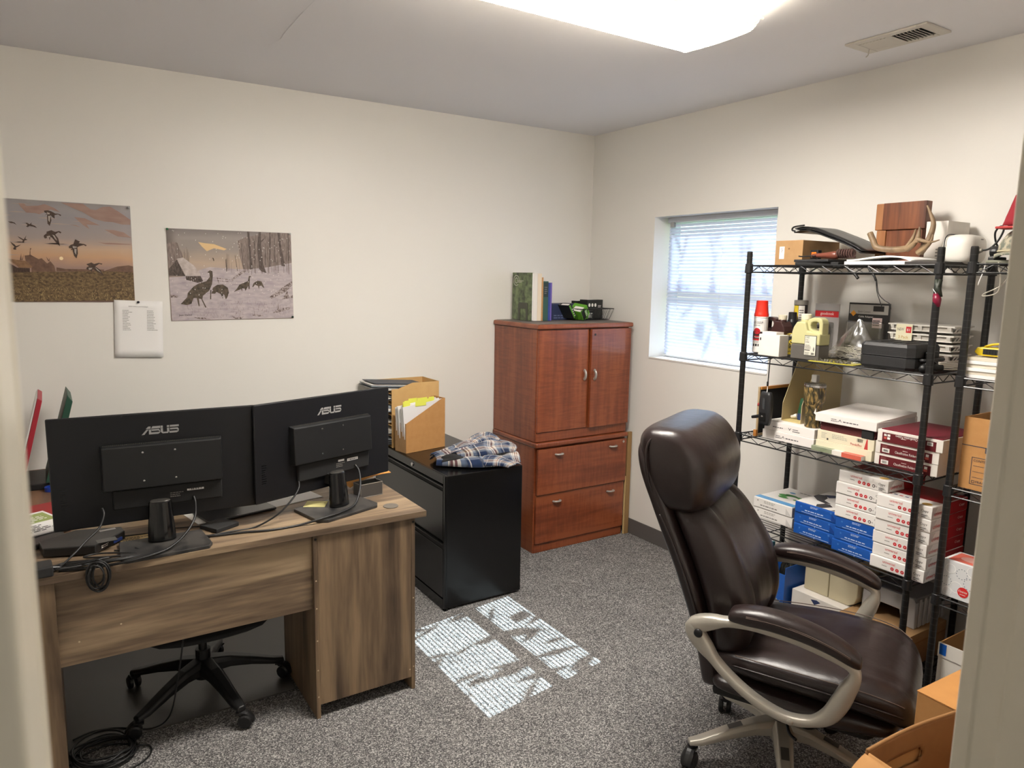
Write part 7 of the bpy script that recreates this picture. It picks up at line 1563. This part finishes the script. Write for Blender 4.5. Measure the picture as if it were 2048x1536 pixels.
def loft(rows, axis, nm, mt, e=2.6, nv=40, nu=None, fn=None, sub=0, par=X):
    """rows (s, a, b, halfwidth): sections along s spanning a..b, rounded like a superellipse"""
    R_ = [Vector((r[1], r[2], r[3])) for r in rows]; Ss = [r[0] for r in rows]
    c1 = cr([(s, r.x, r.y) for s, r in zip(Ss, R_)], 5); c2 = cr([(s, r.z, 0) for s, r in zip(Ss, R_)], 5); k = len(c1)
    pw = lambda v: math.copysign(abs(v) ** (2 / e), v)
    m = MB(); vs = []
    for i in range(k):
        s, a, b_ = c1[i]; hw = c2[i].y; mid, ht = (a + b_) / 2, (b_ - a) / 2
        for j in range(nv):
            th = 2 * pi * j / nv; p = mid + ht * pw(cos(th)); q = hw * pw(sin(th))
            v = Vector((p, q, s)) if axis == 'Z' else Vector((s, q, p))
            if fn: v = fn(v, cos(th), sin(th), i / (k - 1))
            vs.append(v)
    fs = []
    for i in range(k - 1):
        for j in range(nv): fs.append((i * nv + j, i * nv + (j + 1) % nv, (i + 1) * nv + (j + 1) % nv, (i + 1) * nv + j))
    fs += [tuple(range(nv - 1, -1, -1)), tuple((k - 1) * nv + j for j in range(nv))]
    m.add(vs, fs); return m.build(nm, mt, par, smooth=True, sub=sub)
# back shell and cushions (local x forward, y to the sitter's left, z up)
loft([(.335, -.235, -.205, .17), (.35, -.245, -.17, .215), (.45, -.262, -.18, .235), (.55, -.285, -.205, .245), (.65, -.318, -.235, .252), (.75, -.355, -.275, .255), (.85, -.40, -.32, .255), (.95, -.442, -.365, .257), (1.05, -.482, -.41, .258), (1.12, -.497, -.44, .25), (1.155, -.495, -.46, .22)], 'Z', 'back_shell', LEA, 4.0)
def groove(v, c_, s_, t):
    if c_ > 0:
        y = abs(v.y); g = math.exp(-((y - .135) / .010) ** 2) * .013 + math.exp(-(v.y / .16) ** 4) * .008
        v.x -= g * min(1, c_ * 2.2); v.x += .008 * mnoise.noise(Vector((v.y * 8, v.z * 7, 2)))
        v.x += .022 * math.exp(-((y - .205) / .05) ** 2) * c_
    return v
loft([(.46, -.215, -.125, .17), (.485, -.22, -.10, .225), (.56, -.235, -.078, .245), (.65, -.26, -.082, .252), (.74, -.295, -.112, .252), (.82, -.33, -.155, .248), (.88, -.36, -.195, .242), (.93, -.39, -.24, .225), (.955, -.40, -.28, .19)], 'Z', 'back_cushion', LEA, 3.2, 56, fn=groove)
def headf(v, c_, s_, t):
    v.x += .006 * mnoise.noise(Vector((v.y * 7, v.z * 7, 9))) + (-.012 * (v.y / .25) ** 2 if c_ > 0 else 0)
    return v
loft([(.925, -.405, -.30, .19), (.940, -.425, -.258, .238), (.98, -.450, -.236, .256), (1.04, -.482, -.230, .262), (1.09, -.498, -.236, .264), (1.135, -.505, -.256, .262), (1.175, -.498, -.29, .256), (1.200, -.475, -.33, .238), (1.208, -.445, -.365, .20)], 'Z', 'head_cushion', LEA, 4.4, 48, fn=headf)
def seam(nm, pts, r=.0022, mt=None): return MB().tube(cr(pts, 6), r, 6).build(nm, mt or LEA, X, smooth=True)
# welted seams
for sg in (-1, 1):
    seam('welt', [(-.405, sg * .232, .957), (-.425, sg * .256, .995), (-.440, sg * .2655, 1.05), (-.448, sg * .2675, 1.11), (-.445, sg * .2615, 1.155), (-.430, sg * .242, 1.185), (-.42, sg * .205, 1.205)], .0035)
    seam('welt', [(-.225, sg * .244, .50), (-.25, sg * .256, .60), (-.295, sg * .260, .72), (-.345, sg * .258, .83), (-.395, sg * .254, .92)], .0035)
# seat
def seatf(v, c_, s_, t):
    if c_ > 0: v.z += .006 * mnoise.noise(Vector((v.x * 7, v.y * 7, 5))) - .008 * math.exp(-((v.x - .12) / .012) ** 2) * (1 if abs(v.y) < .15 else 0) - .006 * math.exp(-((abs(v.y) - .16) / .01) ** 2) - .012 * math.exp(-(v.y / .2) ** 4)
    return v
loft([(-.215, .415, .465, .17), (-.20, .405, .49, .215), (-.12, .40, .515, .25), (0, .40, .525, .268), (.12, .40, .532, .278), (.24, .40, .532, .278), (.32, .39, .52, .268), (.375, .375, .495, .243), (.402, .37, .455, .20), (.410, .38, .425, .15)], 'X', 'seat_cushion', LEA, 3.0, 52, fn=seatf)
def lowf(v, c_, s_, t):
    v.y *= 1 + .03 * sin(v.x * 22) * abs(s_); v.z += .008 * mnoise.noise(Vector((v.x * 9, v.y * 6, 8)))
    return v
loft([(-.20, .35, .40, .20), (-.17, .335, .415, .245), (-.05, .325, .425, .272), (.08, .325, .43, .285), (.20, .325, .43, .285), (.29, .33, .42, .262), (.345, .34, .405, .22), (.365, .35, .39, .16)], 'X', 'lower_cushion', LEA, 2.6, 48, fn=lowf)
MB().prism([(-.20, -.20), (.28, -.20), (.33, -.12), (.33, .12), (.28, .20), (-.20, .20)], 'Z', .305, .34).build('seat_pan', BLACKM, X, bevel=.012)
for sg in (-1, 1):
    seam('welt', [(-.13, sg * .254, .458), (0, sg * .272, .466), (.12, sg * .282, .47), (.24, sg * .282, .468), (.32, sg * .272, .458), (.372, sg * .245, .44)], .0035)
    seam('stitch_line', [(-.12, sg * .247, .492), (0, sg * .264, .50), (.12, sg * .274, .505), (.24, sg * .274, .504), (.32, sg * .264, .492), (.37, sg * .238, .47)], .0016, THR)
# loop arms with padded tops
for sg in (-1, 1):
    y = sg * .320
    path = [(-.235, .598), (-.165, .628), (-.07, .645), (.05, .640), (.15, .622), (.225, .598), (.238, .565), (.222, .52), (.205, .475), (.178, .425), (.135, .392), (.07, .378), (0, .392), (-.07, .425), (-.14, .475), (-.195, .53), (-.228, .568)]
    P_ = cr([(a, y, b_) for a, b_ in path], 5, True); k = len(P_); m = MB(); vs = []; fs = []
    for i in range(k):
        T_ = (P_[(i + 1) % k] - P_[(i - 1) % k]).normalized(); N_ = Vector((T_.z, 0, -T_.x)); a = P_[i]
        front_ = max(0, 1 - ((a.x - .20) ** 2 + (a.z - .48) ** 2) / .012); rear_ = max(0, 1 - ((a.x + .215) ** 2 + (a.z - .58) ** 2) / .008)
        hh = .014 + .012 * front_ + .014 * rear_; hw = .021 + .004 * front_
        for c_, s_ in ((-1, -.6), (-.7, -1), (.7, -1), (1, -.6), (1, .6), (.7, 1), (-.7, 1), (-1, .6)): vs.append(a + N_ * (hh * c_) + Vector((0, hw * s_, 0)))
    for i in range(k):
        for j in range(8): fs.append((i * 8 + j, i * 8 + (j + 1) % 8, ((i + 1) % k) * 8 + (j + 1) % 8, ((i + 1) % k) * 8 + j))
    A = m.add(vs, fs).build('armrest', SIL, X, smooth=True)
    MB().lathe([(.014, 0), (.0145, sg * .004), (.011, sg * .007), (.001, sg * .008)], (-.218, y + sg * .020, .583), 16, axis='Y').build('bolt_cap', BLACK, A, smooth=True)
    MB().lathe([(.010, 0), (.010, sg * .003), (.001, sg * .004)], (.075, y + sg * .020, .378), 14, axis='Y').build('bolt_cover', SIL, A, smooth=True)
    MB().tube(cr([(.06, y - sg * .012, .385), (.06, y - sg * .08, .345), (.06, y - sg * .16, .325)], 5), .018, 8, flat=(.6, 1.5)).build('arm_bracket', BLACKM, A, smooth=True)
    rows = [(-.128, .655, .672, .022), (-.118, .648, .690, .036), (-.07, .646, .704, .042), (.0, .648, .708, .044), (.09, .640, .698, .043), (.17, .622, .676, .040), (.225, .602, .650, .035), (.248, .598, .632, .026), (.254, .604, .620, .016)]
    o = loft([(s, a, b_, w_) for s, a, b_, w_ in rows], 'X', 'arm_pad', LEA, 2.6, 26); o.location = (0, y, 0)
    for dz, dw in ((.012, .0425), (.018, .041)):
        MB().tube(cr([(s, sg * min(dw, w_ + .0006) * -1 * -1, (a + b_) / 2 + dz * .6) for s, a, b_, w_ in rows[2:-2]], 5), .0013, 5).build('stitch_line', THR, o, smooth=True)
        MB().tube(cr([(s, -sg * min(dw, w_ + .0006), (a + b_) / 2 + dz * .6) for s, a, b_, w_ in rows[2:-2]], 5), .0013, 5).build('stitch_line', THR, o, smooth=True)

# ------------------------------------------------------------------ cardboard boxes beside the door
CL = thing('cardboard_box', 'closed brown cardboard box between the chair front and the door frame', 'box', (2.27, .745, 0), radians(-2))
MB().box((-.25, -.215, 0), (.25, .215, .545)).build('box_body', KRAFT, CL, bevel=.002)
for y0, y1 in ((-.216, -.0015), (.0015, .216)): MB().box((-.251, y0, .5455), (.251, y1, .5495)).build('top_flap', mat('kraft_top', (196, 140, 78), .75, var=(18, (184, 130, 72), .3)), CL, bevel=.001)
OB = thing('cardboard_box', 'open cardboard box with a handle slot, lowest right beside the door frame', 'box', (1.572, .854, 0), radians(-6))
def panel(nm, fn, nu=14, nv=9, mt=KRAFT, th=.005): return MB().grid(fn, nu, nv).build(nm, mt, OB, smooth=True, solid=th)
bl, bd2, bh2 = .40, .36, .60
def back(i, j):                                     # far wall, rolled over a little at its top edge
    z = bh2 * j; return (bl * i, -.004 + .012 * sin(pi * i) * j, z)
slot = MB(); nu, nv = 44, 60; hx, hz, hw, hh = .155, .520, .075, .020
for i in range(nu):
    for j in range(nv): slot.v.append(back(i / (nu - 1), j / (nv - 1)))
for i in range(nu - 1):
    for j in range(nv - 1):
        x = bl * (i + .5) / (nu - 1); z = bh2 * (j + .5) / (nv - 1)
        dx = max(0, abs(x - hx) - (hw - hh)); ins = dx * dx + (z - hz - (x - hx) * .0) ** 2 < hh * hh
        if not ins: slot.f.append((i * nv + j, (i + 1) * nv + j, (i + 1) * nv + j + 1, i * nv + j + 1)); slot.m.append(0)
MB().add([(.07, .016, .49), (.24, .016, .49), (.24, .016, .55), (.07, .016, .55)], [(0, 1, 2, 3)]).build('slot_flap', mat('kraft_flap', (166, 122, 72), .8), OB, solid=.003)
slot.build('handled_panel', mat('kraft_shaded', (142, 98, 54), .8, var=(22, (130, 88, 48), .3)), OB, smooth=True, solid=.006)  # same kraft, darkened: the shade inside the box is put into the colour
MB().tube(cr([(bl * q / 10, -.006 + .012 * sin(pi * q / 10), bh2 + .003) for q in range(11)], 3), .0045, 8).build('rolled_edge', mat('kraft_edge', (150, 108, 64), .8), OB, smooth=True)
panel('box_panel', lambda i, j: (-.002, -bd2 * i - .012, bh2 * j)); panel('box_panel', lambda i, j: (bl + .002, -bd2 * i - .012, bh2 * j))
panel('box_panel', lambda i, j: (bl * i, -bd2 - .016, bh2 * j)); panel('box_floor', lambda i, j: (bl * i, -bd2 * j - .01, .004))
panel('side_flap', lambda i, j: (-.008 - .16 * i * cos(.35 + .5 * i), -bd2 * j - .006, bh2 - .004 - .16 * i * sin(.35 + .5 * i)))
